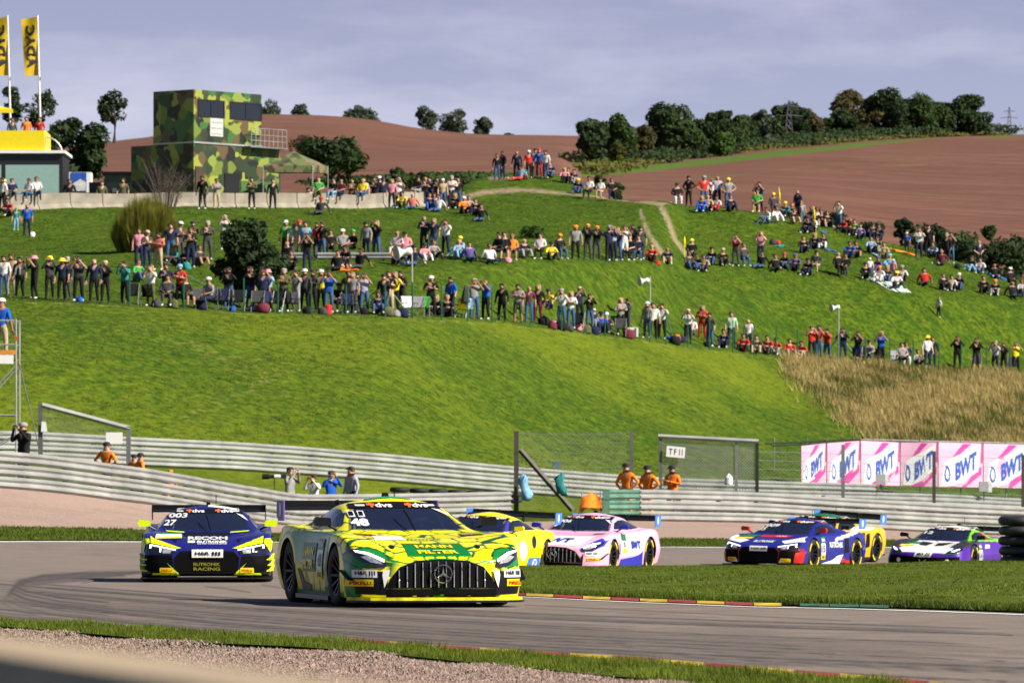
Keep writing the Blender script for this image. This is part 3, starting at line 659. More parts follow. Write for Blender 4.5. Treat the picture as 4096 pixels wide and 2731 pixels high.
# ---- pink banners on a tube frame
M_PINK = mat('pink_banner', (.80, .46, .66), .7, var=.05); M_MAG = mat('magenta_print', (.62, .045, .34), .7, var=.05); M_BWHITE = mat('white_print', (.80, .80, .82), .7, var=.03); M_BBLUE = mat('blue_print', (.012, .085, .50), .6, var=.05)
BN = [(3203, 1783, 1930, 247), (3306, 1772, 1934, 247.5), (3442, 1762, 1938, 248), (3600, 1769, 1942, 249), (3752, 1768, 1946, 249), (3932, 1773, 1948, 250), (4118, 1778, 1952, 251), (4300, 1782, 1956, 252)]
for i in range(len(BN) - 1):
    (ua, ta, ba, Da), (ub, tb, bb, Db) = BN[i], BN[i + 1]
    A0, A1, B0, B1 = pt(ua + 3, ba, Da), pt(ua + 3, ta, Da), pt(ub - 1, bb, Db), pt(ub - 1, tb, Db)
    def bp(s, t, o=0.0): return (A0.lerp(B0, s)).lerp(A1.lerp(B1, s), t) + Vector((0, -o, 0))
    base = A0.copy(); names = ['leftmost pink banner, foreshortened', 'second pink banner from the left, crossed by a fence post', 'third pink banner from the left', 'fourth pink banner from the left', 'fifth pink banner from the left, widest', 'sixth pink banner, cut by the right picture edge', 'pink banner beyond the picture edge']
    def bmk(polys, o, t=None):
        mb = MB()
        for poly in polys: mb.add([bp(s, t_, o + 0.012 * math.sin(s * 7 + i)) - base for s, t_ in poly], [tuple(range(len(poly)))])
        return mb
    rows = [[bp(s, t, 0.012 * math.sin(s * 7 + i)) - base for s in np.linspace(0, 1, 9)] for t in (0, .5, 1)]
    mb = MB(); mb.grid(rows); mb.grid([[p + Vector((0, .01, 0)) for p in r] for r in rows])
    bo = mb.build('advertising_banner', M_PINK, loc=base); tag(bo, names[i] + ' with white and blue lettering', 'banner', 'pink banners behind the fence')
    bmk([[(.06, 0.02), (.30, .02), (.70, .98), (.55, .98), (.02, .28)][0:0] or [(.55, .98), (.74, .98), (.40, .66), (.30, .66)]], .006).build('stripe', M_MAG, bo)
    bmk([[(.20, .0), (.62, .0), (.97, .30), (.97, .45), (.93, .45)]], .006).build('stripe', M_MAG, bo)
    bmk([[(.95, .55), (1.0, .55), (1.0, 1.0), (.97, 1.0)]], .006).build('stripe', M_MAG, bo)
    bmk([[(.05, .02), (.13, .55), (.30, .66), (.62, .80), (.95, .97), (.90, .36), (.72, .25), (.50, .10), (.30, .02)]], .012).build('panel', M_BWHITE, bo)
    V, F = text_cached('BWT', .05); w = V[:, 0].max() - V[:, 0].min(); mb = MB()
    mb.add([bp(.62 + x / w * .48, .50 + y * .40 + (x / w) * .30 - .02, .022) - base for x, y in V], F); mb.build('lettering', M_BBLUE, bo)
    mb = MB()     # drop shaped ring of the emblem
    n = 20; ro = [(.20 + .085 * math.sin(q) - .03 * math.cos(q / 2), .30 + .19 * math.cos(q)) for q in np.linspace(-.2, 5.6, n)]
    ri = [(.20 + .055 * math.sin(q) - .02 * math.cos(q / 2), .30 + .13 * math.cos(q)) for q in np.linspace(-.2, 5.6, n)]
    mb.grid([[bp(s, t, .022) - base for s, t in ro], [bp(s, t, .022) - base for s, t in ri]]); mb.build('emblem', M_BBLUE, bo)
f = empty('banner_scaffold', pt(3000, 1945, 251)); tag(f, 'light tube frame carrying the pink banners', 'frame')
for (pa, pb) in ((pt(3060, 1774, 252), pt(3443, 1758, 248.6)), (pt(3090, 1782, 252), pt(3443, 1766, 248.8)), (pt(3443, 1758, 248.6), pt(4300, 1778, 252.4))):
    mb = MB(); mb.tube([pa - f.location, pb - f.location], .035, 5); mb.build('rail_tube', M_GALVD, f)
for u, D in ((3097, 252), (3230, 250.8), (3310, 249.8), (3528, 249.2), (3680, 249.6), (3843, 250), (4025, 250.8), (4210, 251.8)):
    x = xof(u, D); mb = MB(); mb.tube([Vector((x, D, zxy(x, D) - .1)) - f.location, pt(u, 1752, D) - f.location], .03, 5); mb.build('upright', M_GALVD, f)
for (u, v, D, lb) in ((3522, 1915, 244, 'grey cabinet before the third pink banner'), (3935, 1945, 243, 'white and grey cabinet on a stake below the banners')):
    x = xof(u, D); o = empty('utility_box', (x, D, zxy(x, D))); tag(o, lb, 'box')
    MB().box((0, 0, zof(D, v) - o.location.z), (.40, .3, .42)).build('cabinet', mat('cabinet_grey', (.40, .41, .42), .6), o)
    MB().box((.24, .02, zof(D, v) - o.location.z - .02), (.2, .3, .44)).build('cabinet_side', M_WHITE, o)
    MB().box((0, 0, (zof(D, v) - o.location.z) / 2 - .12), (.06, .06, zof(D, v) - o.location.z - .2)).build('stake', M_POST, o)

# ---- scaffold tower at the left edge
DS = 168.0
f = empty('scaffold_tower', (xof(64, DS), DS, zxy(xof(64, DS), DS))); tag(f, 'steel scaffold tower with orange toe board at the left edge', 'scaffold')
PS = lambda u, v, dy=0: pt(u, v, DS) + Vector((0, dy, 0)) - f.location
def stube(name, pts, r=.027, m_=M_GALV): mb = MB(); mb.tube(pts, r, 7); mb.build(name, m_, f)
for dy in (0, 1.2):
    stube('standard', [Vector((0, dy, 0)), PS(64, 1275, dy)]); stube('standard', [PS(-230, 1950, dy), PS(-230, 1275, dy)])
    for v in (1282, 1378, 1660, 1738, 1795): stube('ledger', [PS(-230, v, dy), PS(66, v, dy)], .024)
    stube('diagonal_brace', [PS(-160, 1700, dy), PS(64, 1460, dy)], .022); stube('diagonal_brace', [PS(-160, 1850, dy), PS(64, 1738, dy)], .022)
stube('prop', [PS(76, 1450), PS(140, 1720), PS(165, 1840)], .018, M_POST)
MB().box(PS(-85, 1409, -.04), (2.16, .04, .13)).build('toe_board', mat('orange_wood', (.62, .24, .05), .7, var=.2), f)
MB().box(PS(-85, 1437, .6), (2.14, 1.2, .05)).build('platform', mat('platform_ply', (.25, .18, .10), .8), f)
MB().box(PS(-88, 1437, -.06), (2.1, .03, .26)).build('banner_strip', M_WHITE, f)
MB().box(PS(64, 1352, -.0), (.065, .065, .12)).build('coupler', mat('red_sleeve', (.6, .06, .03), .6), f)

# ---- foreground concrete barrier close to the camera
mb = MB(); pl = [Vector((-1.28, 8.6, 0)), Vector((.10, 3.75, 0))]; d = (pl[1] - pl[0]).normalized(); nn = Vector((d.y, -d.x, 0))
prof = [(-.28, 0), (-.28, .1), (-.14, .4), (-.10, 1.14), (-.07, 1.175), (.07, 1.175), (.10, 1.14), (.14, .4), (.28, .1), (.28, 0)]
rows = [[p + nn * a + Vector((0, 0, z)) for a, z in prof] for p in (pl[0], pl[0].lerp(pl[1], .5), pl[1])]
mb.grid(rows); mb.add(rows[0], [tuple(range(len(prof)))]); mb.add(rows[-1], [tuple(range(len(prof)))])
tag(mb.build('concrete_barrier', mat('barrier_concrete', (.36, .28, .19), .85, var=.15, bump=.2)), 'blurred beige concrete barrier in the lower left corner close to the viewer', 'barrier')

# ---- loudspeaker horns on poles and green fence posts along the embankment edge
M_FGREEN = mat('green_fence_steel', (.012, .09, .055), .5, var=.15); M_HORN = mat('horn_plastic', (.62, .63, .62), .45, var=.1)
def horn(u, vb, vt, uh, vh_, label, ybig):
    b = hit(u, vb, 225, 345); D = b.y; o = empty('loudspeaker_pole', b); tag(o, label, 'loudspeaker')
    top = pt(u + (uh - u) * .25 if abs(uh - u) > 40 else u, vt, D) - b
    mb = MB(); mb.tube([(0, 0, -.1), top], [.05, .035], 8); mb.build('pole', M_GALV, o)
    c = pt(uh, vh_, D) - b + Vector((0, -.1, 0)); k = ybig
    mb = MB(); mb.lathe([(.02 * k, -.30 * k), (.13 * k, -.28 * k), (.14 * k, -.12 * k), (.10 * k, -.08 * k), (.09 * k, .02 * k), (.14 * k, .16 * k), (.28 * k, .30 * k), (.26 * k, .30 * k), (.10 * k, .05 * k), (.0, .03 * k)], n=16, axis='X')
    h = mb.build('horn', M_HORN, o, smooth=True); h.location = c; h.rotation_euler = (0, math.radians(8), math.radians(205))
    mb = MB(); mb.tube([c + Vector((0, .05, 0)), top + Vector((0, 0, -.05))], .03, 5); mb.build('bracket', M_GALVD, o)
horn(1648, 1266, 1000, 1615, 1008, 'white horn loudspeaker on a pale pole in the middle of the front row', 1.25)
horn(2600, 1352, 1108, 2576, 1123, 'white horn loudspeaker on a pole above the grass, middle of three', .9)
horn(3354, 1448, 1222, 3340, 1230, 'white horn loudspeaker on a pole furthest to the right', .85)
GP = [(518, 1092), (735, 1118), (975, 1112), (1112, 1130), (1245, 1140), (1384, 1140), (1540, 1134), (1650, 1128), (1766, 1138), (1870, 1150), (1968, 1166), (2122, 1170), (2246, 1200), (2335, 1226), (2420, 1238), (2600, 1262), (2664, 1240), (2752, 1262), (2838, 1268), (2932, 1280), (3016, 1292), (3105, 1303), (3190, 1316), (3275, 1325), (3358, 1334), (3462, 1346), (3560, 1352), (3654, 1360), (3756, 1368), (3845, 1375), (3946, 1384), (4040, 1392)]
edge = lambda u: float(np.interp(u, [p[0] for p in KN[11]], [p[2] for p in KN[11]]))
for i, (u, vt) in enumerate(GP):
    b = hit(u, edge(u) + 3, 215, 345); mb = MB(); hgt = zof(b.y, vt) - b.z
    mb.tube([(0, 0, -.1), (0, 0, hgt)], .033, 6)
    o = mb.build('fence_post', M_FGREEN, loc=b); tag(o, f'thin green fence post on the embankment edge, {ORD(i + 1)} from the left', 'fence post', 'green posts on the embankment edge')
for (u0, v0, u1, v1) in ((748, 1100, 990, 1235), (1538, 1134, 1400, 1248), (1540, 1134, 1645, 1262), (2018, 1235, 1972, 1290), (2664, 1255, 2700, 1370), (2752, 1262, 2800, 1330), (3356, 1338, 3290, 1438), (3358, 1340, 3440, 1440), (3948, 1388, 3880, 1462), (3950, 1388, 4020, 1470)):
    b = hit((u0 + u1) / 2, max(v0, v1), 225, 345); D = b.y
    mb = MB(); pa, pb = pt(u0, v0, D), pt(u1, v1 + 6, D); mb.tube([pa - b, pb - b], .025, 5)
    _ns = globals().get('_ns', 0) + 1; o = mb.build('fence_strut', M_FGREEN, loc=b); tag(o, f'slanting green strut bracing a fence post, {ORD(_ns)} from the left', 'fence strut', 'slanting green fence struts')
# ------------------------------------------------------------------ structures on the hill top
def camo_mat(name, scale, cols, soft=False):
    m = bpy.data.materials.new(name); m.use_nodes = True; n, l = m.node_tree.nodes, m.node_tree.links; p = n['Principled BSDF']; p.inputs['Roughness'].default_value = .55
    tc = n.new('ShaderNodeTexCoord'); vo = n.new('ShaderNodeTexVoronoi'); vo.inputs['Scale'].default_value = scale; vo.distance = 'MANHATTAN'
    nz = n.new('ShaderNodeTexNoise'); nz.inputs['Scale'].default_value = 1.2; mx = n.new('ShaderNodeMix'); mx.data_type = 'RGBA'; mx.inputs['Factor'].default_value = .0
    l.new(tc.outputs['Object'], nz.inputs['Vector']); l.new(tc.outputs['Object'], mx.inputs['A']); l.new(nz.outputs['Color'], mx.inputs['B']); l.new(mx.outputs['Result'], vo.inputs['Vector'])
    sp = n.new('ShaderNodeSeparateColor'); l.new(vo.outputs['Color'], sp.inputs[0])
    rp = n.new('ShaderNodeValToRGB'); rp.color_ramp.interpolation = 'CONSTANT'
    for i, c in enumerate(cols):
        e = rp.color_ramp.elements[i] if i < 2 else rp.color_ramp.elements.new(i / len(cols)); e.position = i / len(cols); e.color = (*c, 1)
    l.new(sp.outputs[0], rp.inputs['Fac']); l.new(rp.outputs[0], p.inputs['Base Color']); return m
CAMO = camo_mat('camouflage_paint', 1.5, [(.13, .18, .025), (.016, .036, .012), (.26, .29, .04), (.006, .009, .007), (.10, .065, .025), (.035, .12, .025), (.20, .25, .04), (.02, .03, .012), (.03, .05, .015)])
CAMOT = camo_mat('camouflage_cloth', 2.2, [(.17, .16, .09), (.07, .09, .03), (.22, .15, .08), (.05, .05, .03), (.13, .16, .06)])
M_CONC = mat('barrier_wall_concrete', (.27, .24, .195), .9, var=.3, scale=1.1, bump=.2)
M_DARKG = mat('dark_glass', (.010, .014, .022), .12, spec=.6, var=.1)
M_TRUCK = mat('truck_green', (.060, .095, .045), .45, var=.2, scale=1.5)
M_YEL = mat('bright_yellow_panel', (.80, .62, .005), .55, var=.05)
M_PAVB = mat('black_cladding', (.012, .013, .016), .4)
# concrete barrier wall
TOPL = [(p[0], p[1]) for p in KN[15]]
wp = polyline([(u, d + .4) for u, d in TOPL], -300, 1690, 2.25)
JP = [(-.30, -.1), (-.30, .06), (-.24, .16), (-.12, .30), (-.09, .90), (.09, .90), (.12, .30), (.24, .16), (.30, .06), (.30, -.1)]
for i in range(len(wp) - 1):
    a, b = Vector((*wp[i], 0)), Vector((*wp[i + 1], 0)); d = (b - a).normalized(); nn = Vector((d.y, -d.x, 0)); base = Vector((*wp[i], zxy(*wp[i])))
    mb = MB(); rows = []
    for t in (.012, .988):
        q = a.lerp(b, t); q.z = zxy(q.x, q.y); rows.append([q + nn * x + Vector((0, 0, z)) - base for x, z in JP])
    mb.grid(rows); mb.add(rows[0], [tuple(range(len(JP)))]); mb.add(rows[1], [tuple(range(len(JP)))])
    tag(mb.build('concrete_barrier', M_CONC, loc=base), f'grey concrete barrier segment on the hill top, {ORD(i + 1)} from the left', 'barrier', 'concrete barrier wall on the hill top')
ZP = zxy(xof(800, 350), 350)
# camouflage container tower with truck cab
C0 = Vector((xof(775, 343), 343, 0)); e1 = Vector((.64, .768, 0)); e2 = Vector((-.768, .64, 0)); LA, LB = 6.05, 3.35
tw = empty('container_tower', Vector((C0.x, C0.y, ZP))); tag(tw, 'two-storey camouflage painted container tower behind the concrete barriers', 'container')
def obox(mb, a0, a1, b0, b1, z0, z1):
    vs = [e1 * a + e2 * b + Vector((0, 0, z)) for a in (a0, a1) for b in (b0, b1) for z in (z0, z1)]
    mb.add(vs, [(0, 1, 3, 2), (4, 6, 7, 5), (0, 4, 5, 1), (2, 3, 7, 6), (0, 2, 6, 4), (1, 5, 7, 3)]); return mb
zU0, zU1 = zof(343, 565) - ZP, zof(343, 358) - ZP
obox(MB(), 0, LA, 0, LB, zU0, zU1).build('upper_container', CAMO, tw)
obox(MB(), .04, LA + 1.7, .04, LB + 1.9, .75, zU0 - .12).build('lower_container', CAMO, tw)
obox(MB(), -.03, LA + .1, -.03, LB, zU0 - .11, zU0 - .01).build('floor_rim', M_GALV, tw)
obox(MB(), .3, LA + 1.0, .5, LB + 1.5, .35, .75).build('chassis', M_PAVB, tw)
for a in (.9, 2.1, 5.2, 6.4):
    mb = MB(); mb.lathe([(.0, -.14), (.42, -.14), (.50, -.08), (.50, .08), (.42, .14), (.0, .14)], n=18); o = mb.build('wheel', M_TYRE, tw); q = e1 * a + e2 * .3; o.location = (q.x, q.y, .5); o.rotation_euler = (math.radians(90), 0, math.atan2(e1.y, e1.x))
hU = zU1 - zU0
for a0, a1, z0, z1 in ((.40, 2.65, .50, .80), (3.25, 6.0, .50, .80)):
    wd_ = obox(MB(), a0, a1, -.02, .01, zU0 + hU * z0, zU0 + hU * z1).build('window', M_DARKG, tw)
    for (q0, q1, r0, r1) in ((a0 - .06, a0, z0 - .02, z1 + .02), (a1, a1 + .06, z0 - .02, z1 + .02), (a0, a1, z1, z1 + .02), (a0, a1, z0 - .02, z0), ((a0 + a1) / 2 - .03, (a0 + a1) / 2 + .03, z0, z1)): obox(MB(), q0, q1, -.05, .0, zU0 + hU * r0, zU0 + hU * r1).build('window_frame', M_PAVB, wd_)
obox(MB(), 1.4, 2.55, -.05, -.01, zU0 + hU * .12, zU0 + hU * .47).build('notice_board', mat('notice_panel', (.45, .46, .45), .6), tw)
for k in range(3): obox(MB(), 1.5, 2.45, -.06, -.052, zU0 + hU * (.16 + .11 * k), zU0 + hU * (.17 + .11 * k)).build('notice_line', M_GALVD, tw)
obox(MB(), 2.75, 4.1, -.02, .06, .85, 2.9).build('doorway', M_PAVB, tw)
obox(MB(), .15, .9, -.02, .06, 1.0, 3.2).build('door', mat('door_brown', (.05, .03, .02), .6), tw)
obox(MB(), 4.2, 7.7, -.03, .06, .9, 2.5).build('side_flap', mat('flap_green', (.05, .12, .03), .6, var=.3), tw)
mb = MB()
for b in (-.25, -.6): mb.tube([e1 * 3.1 + e2 * (b - .5) + Vector((0, 0, .05)), e1 * 3.5 + e2 * b + Vector((0, 0, 1.5))], .035, 4)
for k in range(6): t = k / 5; mb.tube([e1 * (3.1 + .4 * t) + e2 * (-.75 + .5 * t) + Vector((0, 0, .05 + 1.45 * t)), e1 * (3.1 + .4 * t) + e2 * (-1.1 + .5 * t) + Vector((0, 0, .05 + 1.45 * t))], .025, 4)
mb.build('ladder', M_WHITE, tw)
rz = zU0 - .1
for k in range(9):
    a = 4.6 + k * .4; mb = MB(); mb.tube([e1 * a + e2 * -.5 + Vector((0, 0, rz)), e1 * a + e2 * -.5 + Vector((0, 0, rz + 1.1))], .02, 4); mb.build('railing_bar', M_GALV, tw)
for z in (.35, .7, 1.1): mb = MB(); mb.tube([e1 * 4.6 + e2 * -.5 + Vector((0, 0, rz + z)), e1 * 7.8 + e2 * -.5 + Vector((0, 0, rz + z))], .022, 4); mb.build('railing_bar', M_GALV, tw)
obox(MB(), 4.4, 7.8, -.6, .05, rz - .08, rz).build('balcony', M_GALVD, tw)
tk = empty('army_truck', Vector((xof(480, 347), 347, ZP))); tag(tk, 'dark green army truck cab beside the camouflage container tower', 'truck')
mb = MB(); mb.prism([(-1.05, .75), (-1.0, 2.6), (-.85, 2.85), (1.05, 2.85), (1.05, .75)], 2.3, 'XZ'); mb.build('cab', M_TRUCK, tk)
MB().box((-.05, -.012, 2.15), (1.5, .03, .55)).build('side_window', M_DARKG, tk); MB().box((-1.03, 1.1, 2.1), (.06, 1.9, .7)).build('windscreen', M_DARKG, tk)
MB().box((-.25, -.06, 1.95), (.42, .1, .24)).build('mirror', M_WHITE, tk); MB().box((.1, -.015, 1.25), (1.3, .03, .85)).build('door', M_TRUCK, tk)
MB().box((1.6, 1.1, 1.75), (1.0, 2.2, 2.2)).build('rear_box', M_PAVB, tk); MB().box((-.1, 1.15, 2.98), (2.0, 2.2, .22)).build('roof_hatch', M_PAVB, tk)
MB().box((-1.5, 1.2, 1.5), (.8, 2.1, 1.9)).build('bumper_guard', M_PAVB, tk); MB().box((-.2, 1.1, .72), (2.6, 2.3, .2)).build('chassis', M_PAVB, tk)
for y in (.05, 2.2):
    for x in (-.75, 1.3): mb = MB(); mb.lathe([(.0, -.14), (.42, -.15), (.52, -.08), (.52, .08), (.42, .15), (.0, .14)], c=(x, y, .52), axis='Y', n=18); mb.build('wheel', M_TYRE, tk)
# camouflage gazebo
D = 344.0; tz = zxy(xof(1180, D), D); g = empty('gazebo', (xof(1185, D), D, tz)); tag(g, 'camouflage cloth gazebo with pointed roof beside the container tower', 'gazebo')
G = lambda u, v, dy: pt(u, v, D) + Vector((0, dy, 0)) - g.location
pk = G(1172, 600, 1.6); c4 = [G(1052, 662, 0), G(1250, 662, 0), G(1305, 655, 2.9), G(1110, 655, 3.2)]
mb = MB(); mb.add([pk] + c4, [(0, 1, 2), (0, 2, 3), (0, 3, 4), (0, 4, 1)]); mb.build('roof', CAMOT, g)
mb = MB()
for a, b in ((0, 1), (1, 2), (2, 3), (3, 0)): dz = Vector((0, 0, -.42)); mb.add([c4[a], c4[b], c4[b] + dz, c4[a] + dz], [(0, 1, 2, 3)])
mb.build('valance', CAMOT, g)
for c in c4: mb = MB(); mb.tube([c, Vector((c.x, c.y, -.05))], .035, 5); mb.build('leg', M_GALV, g)
# pavilion with yellow balcony, left edge
D = 338.0; pz = zxy(xof(100, D), D); pv = empty('pavilion', (xof(60, D), D, pz)); tag(pv, 'black pavilion with yellow balcony front and pale glass at the left edge', 'pavilion')
PV = lambda u, v: pt(u, v, D) - pv.location
def fbox(n_, u0, u1, v0, v1, y0, y1, m_): a, b = PV(u0, v1), PV(u1, v0); return MB().box(((a.x + b.x) / 2, (y0 + y1) / 2, (a.z + b.z) / 2), (b.x - a.x, y1 - y0, b.z - a.z)).build(n_, m_, pv)
fbox('wall', -420, 250, 612, 790, 0, 5, M_PAVB); fbox('wall_panel', 22, 236, 660, 776, -.03, .02, mat('pale_teal_glass', (.25, .38, .36), .25, var=.06)); fbox('wall_panel', -380, 5, 660, 776, -.03, .02, mat('pale_teal_glass'))
fbox('roof_edge', -420, 262, 603, 614, -.25, 5.2, M_WHITE); fbox('balcony_front', -420, 178, 523, 601, -.05, .08, M_YEL)
fbox('balcony_side', 172, 178, 523, 601, .08, 4.5, M_YEL); fbox('balcony_floor', -420, 172, 590, 601, .08, 4.5, M_PAVB)
for q0 in range(1):
    mb = MB(); ctr = PV(180, 618); mb.tube([ctr + Vector((1.0 * math.sin(q) * 1.0, .5, 1.05 * math.cos(q))) for q in np.linspace(0, 1.5, 9)], .045, 5); mb.build('curved_rail', M_GALV, pv)
    for u in (184, 192): mb = MB(); mb.tube([PV(u, 612), PV(u, 545)], .03, 4); mb.build('rail_post', M_GALV, pv)
mb = MB(); mb.add([PV(-60, 410) + Vector((0, 1.2, 0)), PV(56, 440) + Vector((0, -.6, 0)), PV(56, 438) + Vector((0, 3, 0)), PV(-176, 440) + Vector((0, 3, 0)), PV(-176, 440) + Vector((0, -.6, 0)), PV(56, 455) + Vector((0, -.6, 0)), PV(-176, 455) + Vector((0, -.6, 0))], [(0, 4, 1), (0, 1, 2), (0, 2, 3), (0, 3, 4), (4, 6, 5, 1)])
po = mb.build('parasol', M_YEL, loc=pv.location); tag(po, 'bright yellow parasol above the yellow balcony', 'parasol')
MB().tube([PV(-60, 415) + Vector((0, 1.2, 0)), PV(-60, 600) + Vector((0, 1.2, 0))], .04, 6).build('pole', M_GALV, po)
# flags
M_FLAG = mat('yellow_flag_cloth', (.72, .47, .01), .7, var=.1, scale=2, backlit=.25); M_FPR = mat('flag_black_print', (.012, .012, .012), .7)
for (u0, u1, lb) in ((150, 172, 'yellow banner flag with black mirrored letters on the second white pole'), (30, 52, 'yellow banner flag cut by the left edge on the first white pole')):
    D = 346.0; b = Vector((xof(u1, D), D, zxy(xof(u1, D), D))); o = empty('banner_flag', b); tag(o, lb, 'flag', 'yellow banner flags')
    t = pt(u0, 62, D) - b; mb = MB(); mb.tube([(0, 0, -.2), t], [.085, .05], 8); mb.build('pole', M_WHITE, o)
    c = [pt(u0 - 66, 78, D) - b, pt(u0 - 3, 68, D) - b, pt(u0 - 50, 304, D) - b, pt(u0 + 4, 302, D) - b]
    F_ = lambda s, t_, o_: (c[0].lerp(c[1], s)).lerp(c[2].lerp(c[3], s), t_) + Vector((0, -o_ + .10 * math.sin(s * 4 + t_ * 5), 0))
    mb = MB(); mb.grid([[F_(s, tt, 0) for s in np.linspace(0, 1, 7)] for tt in np.linspace(0, 1, 14)]); mb.build('cloth', M_FLAG, o, smooth=True)
    V, Fc = text_cached('ADAC', .05); w = V[:, 0].max() - V[:, 0].min(); mb = MB()
    mb.add([F_(.55 + y * .62, .5 - x / w * .74, .03) for x, y in V], Fc); mb.build('lettering', M_FPR, o)
    mb = MB(); mb.box(pt(u0 + 8, 316, D) - b, (.1, .1, .22)); mb.build('weight', M_PAVB, o)
# poster trailer
D = 352.0; o = empty('poster_trailer', Vector((xof(310, D), D, zxy(xof(310, D), D)))); tag(o, 'white trailer with a blue and white poster between pavilion and truck', 'trailer')
T = lambda u, v: pt(u, v, D) - o.location
a, b = T(248, 776), T(362, 695); MB().box(((a.x + b.x) / 2, 1, (a.z + b.z) / 2 + .1), (b.x - a.x, 1.6, b.z - a.z)).build('body', M_WHITE, o)
a, b = T(284, 775), T(345, 696); MB().box(((a.x + b.x) / 2, .17, (a.z + b.z) / 2 + .1), (b.x - a.x, .03, b.z - a.z)).build('poster', mat('poster_blue', (.02, .09, .42), .5, var=.3), o)
mb = MB(); mb.add([T(290, 742) + Vector((0, .13, .1)), T(320, 722) + Vector((0, .13, .1)), T(343, 735) + Vector((0, .13, .1)), T(343, 770) + Vector((0, .13, .1)), T(290, 770) + Vector((0, .13, .1))], [(0, 1, 2, 3, 4)]); mb.build('poster_print', mat('poster_white', (.6, .58, .6), .5, var=.3, scale=4), o)
for x in (-.5, .5): mb = MB(); mb.lathe([(0, -.1), (.3, -.1), (.33, 0), (.3, .1), (0, .1)], c=(x, .3, .33), axis='Y', n=14); mb.build('wheel', M_TYRE, o)
MB().box((0, 1, .42), (1.7, 1.4, .2)).build('chassis', M_PAVB, o)
# white garden lamp ball on the wall corner
# pylons on the skyline
def pylon(u, vt, vb, D, wpx, label):
    zb, zt_ = zof(D, vb), zof(D, vt); o = empty('pylon', (xof(u, D), D, zb)); tag(o, label, 'pylon'); h = zt_ - zb; w = wpx / FPX * D / 2
    mb = MB(); n = 7
    for k in range(n):
        z0, z1 = h * k / n, h * (k + 1) / n; w0, w1 = w * (1 - .85 * k / n), w * (1 - .85 * (k + 1) / n)
        for sx_, sy_ in ((1, 1), (1, -1), (-1, 1), (-1, -1)): mb.tube([(sx_ * w0, sy_ * w0, z0), (sx_ * w1, sy_ * w1, z1)], .06, 3, False)
        for sgn in (1, -1): mb.tube([(-w0, sgn * w0, z0), (w1, sgn * w1, z1)], .04, 3, False); mb.tube([(w0, sgn * w0, z0), (-w1, sgn * w1, z1)], .04, 3, False)
    mb.build('mast', M_GALVD, o)
    for zf, L in ((.62, 3.2), (.84, 2.1)): mb = MB(); mb.tube([(-w * L, 0, h * zf), (0, 0, h * (zf + .03)), (w * L, 0, h * zf)], .08, 3); mb.build('cross_arm', M_GALVD, o)
    return o
pylon(3156, 402, 570, 880, 36, 'grey lattice pylon standing before the skyline trees')
pylon(4037, 428, 545, 1200, 22, 'thin pylon with two cross arms alone on the skyline')
# short steel rail used as a bench in the second row
bl = [(1150, 259), (1350, 262), (1690, 268)]
def bench_rail():
    D0 = hit(1400, 1042, 245, 300).y; o = empty('bench_rail', Vector((xof(1160, D0), D0, zxy(xof(1160, D0), D0)))); tag(o, 'single silver guard rail used as a seat in the second row', 'guard rail')
    for (ua, ub) in ((1165, 1225), (1270, 1520), (1520, 1675)):
        mb = MB(); rows = []
        for t in (0, 1): p = pt(ua + (ub - ua) * t, 1010, D0); rows.append([p + Vector((0, dd, h - .31)) - o.location for dd, h in WPROF])
        mb.grid(rows); mb.build('beam', M_GALV, o)
    for u in (1170, 1265, 1390, 1533, 1660):
        p = pt(u, 985, D0); zb = zxy(p.x, D0 + .1); MB().box((p.x - o.location.x, .12, (p.z + zb) / 2 - o.location.z), (.12, .1, p.z - zb)).build('post', M_POST, o)
bench_rail()
# ------------------------------------------------------------------ vegetation
def leaf_mat(name, col, var=.45, scale=.8, bl=.3):
    return mat(name, col, .7, var=var, scale=scale, spec=.25, backlit=bl)
ML = {'d': leaf_mat('leaf_dark', (.024, .046, .012)), 'm': leaf_mat('leaf_mid', (.036, .066, .014)), 'b': leaf_mat('leaf_brownish', (.070, .062, .022)),
      'f': leaf_mat('leaf_far', (.050, .072, .040)), 'y': leaf_mat('leaf_yellowgreen', (.095, .105, .018)), 'g': leaf_mat('leaf_bright', (.050, .100, .014)), 'k': leaf_mat('leaf_deep', (.014, .028, .008), .5, 1.5)}  # 'f' leaves carry the distance haze in their paler, bluer colour
M_BARK = mat('bark', (.055, .042, .032), .9, var=.3, bump=.4)
def leaf_cloud(name, lobes, n, size, m_, parent, flat=.5, droop=0):
    """lobes: [(x,y,z,rx,ry,rz)]"""
    vol = np.array([l[3] * l[5] for l in lobes]); which = RNG.choice(len(lobes), n, p=vol / vol.sum())
    L = np.array(lobes)[which]
    d = RNG.normal(size=(n, 3)); d /= np.linalg.norm(d, axis=1)[:, None]
    r = RNG.uniform(.55, 1.06, n) ** .7
    gap = wav(d[:, 0] * 2 + L[:, 0], d[:, 2] * 2 + L[:, 2], 1.4, 21) ; r = r * (1 + .10 * gap)
    C = L[:, :3] + d * L[:, 3:] * r[:, None]
    a = RNG.normal(size=(n, 3)); a /= np.linalg.norm(a, axis=1)[:, None]
    nrm = d * .8 + a * .7 + np.array([0, 0, .3]); nrm /= np.linalg.norm(nrm, axis=1)[:, None]
    t1 = np.cross(nrm, RNG.normal(size=(n, 3))); t1 /= np.linalg.norm(t1, axis=1)[:, None]; t2 = np.cross(nrm, t1)
    s = (size * RNG.uniform(.5, 1.25, n))[:, None]
    V = np.stack([C - t1 * s, C - t2 * s * flat, C + t1 * s, C + t2 * s * flat], 1).reshape(-1, 3)
    F = np.arange(4 * n).reshape(-1, 4)
    return link(name, mesh_np(name, V, F, [m_]), parent)
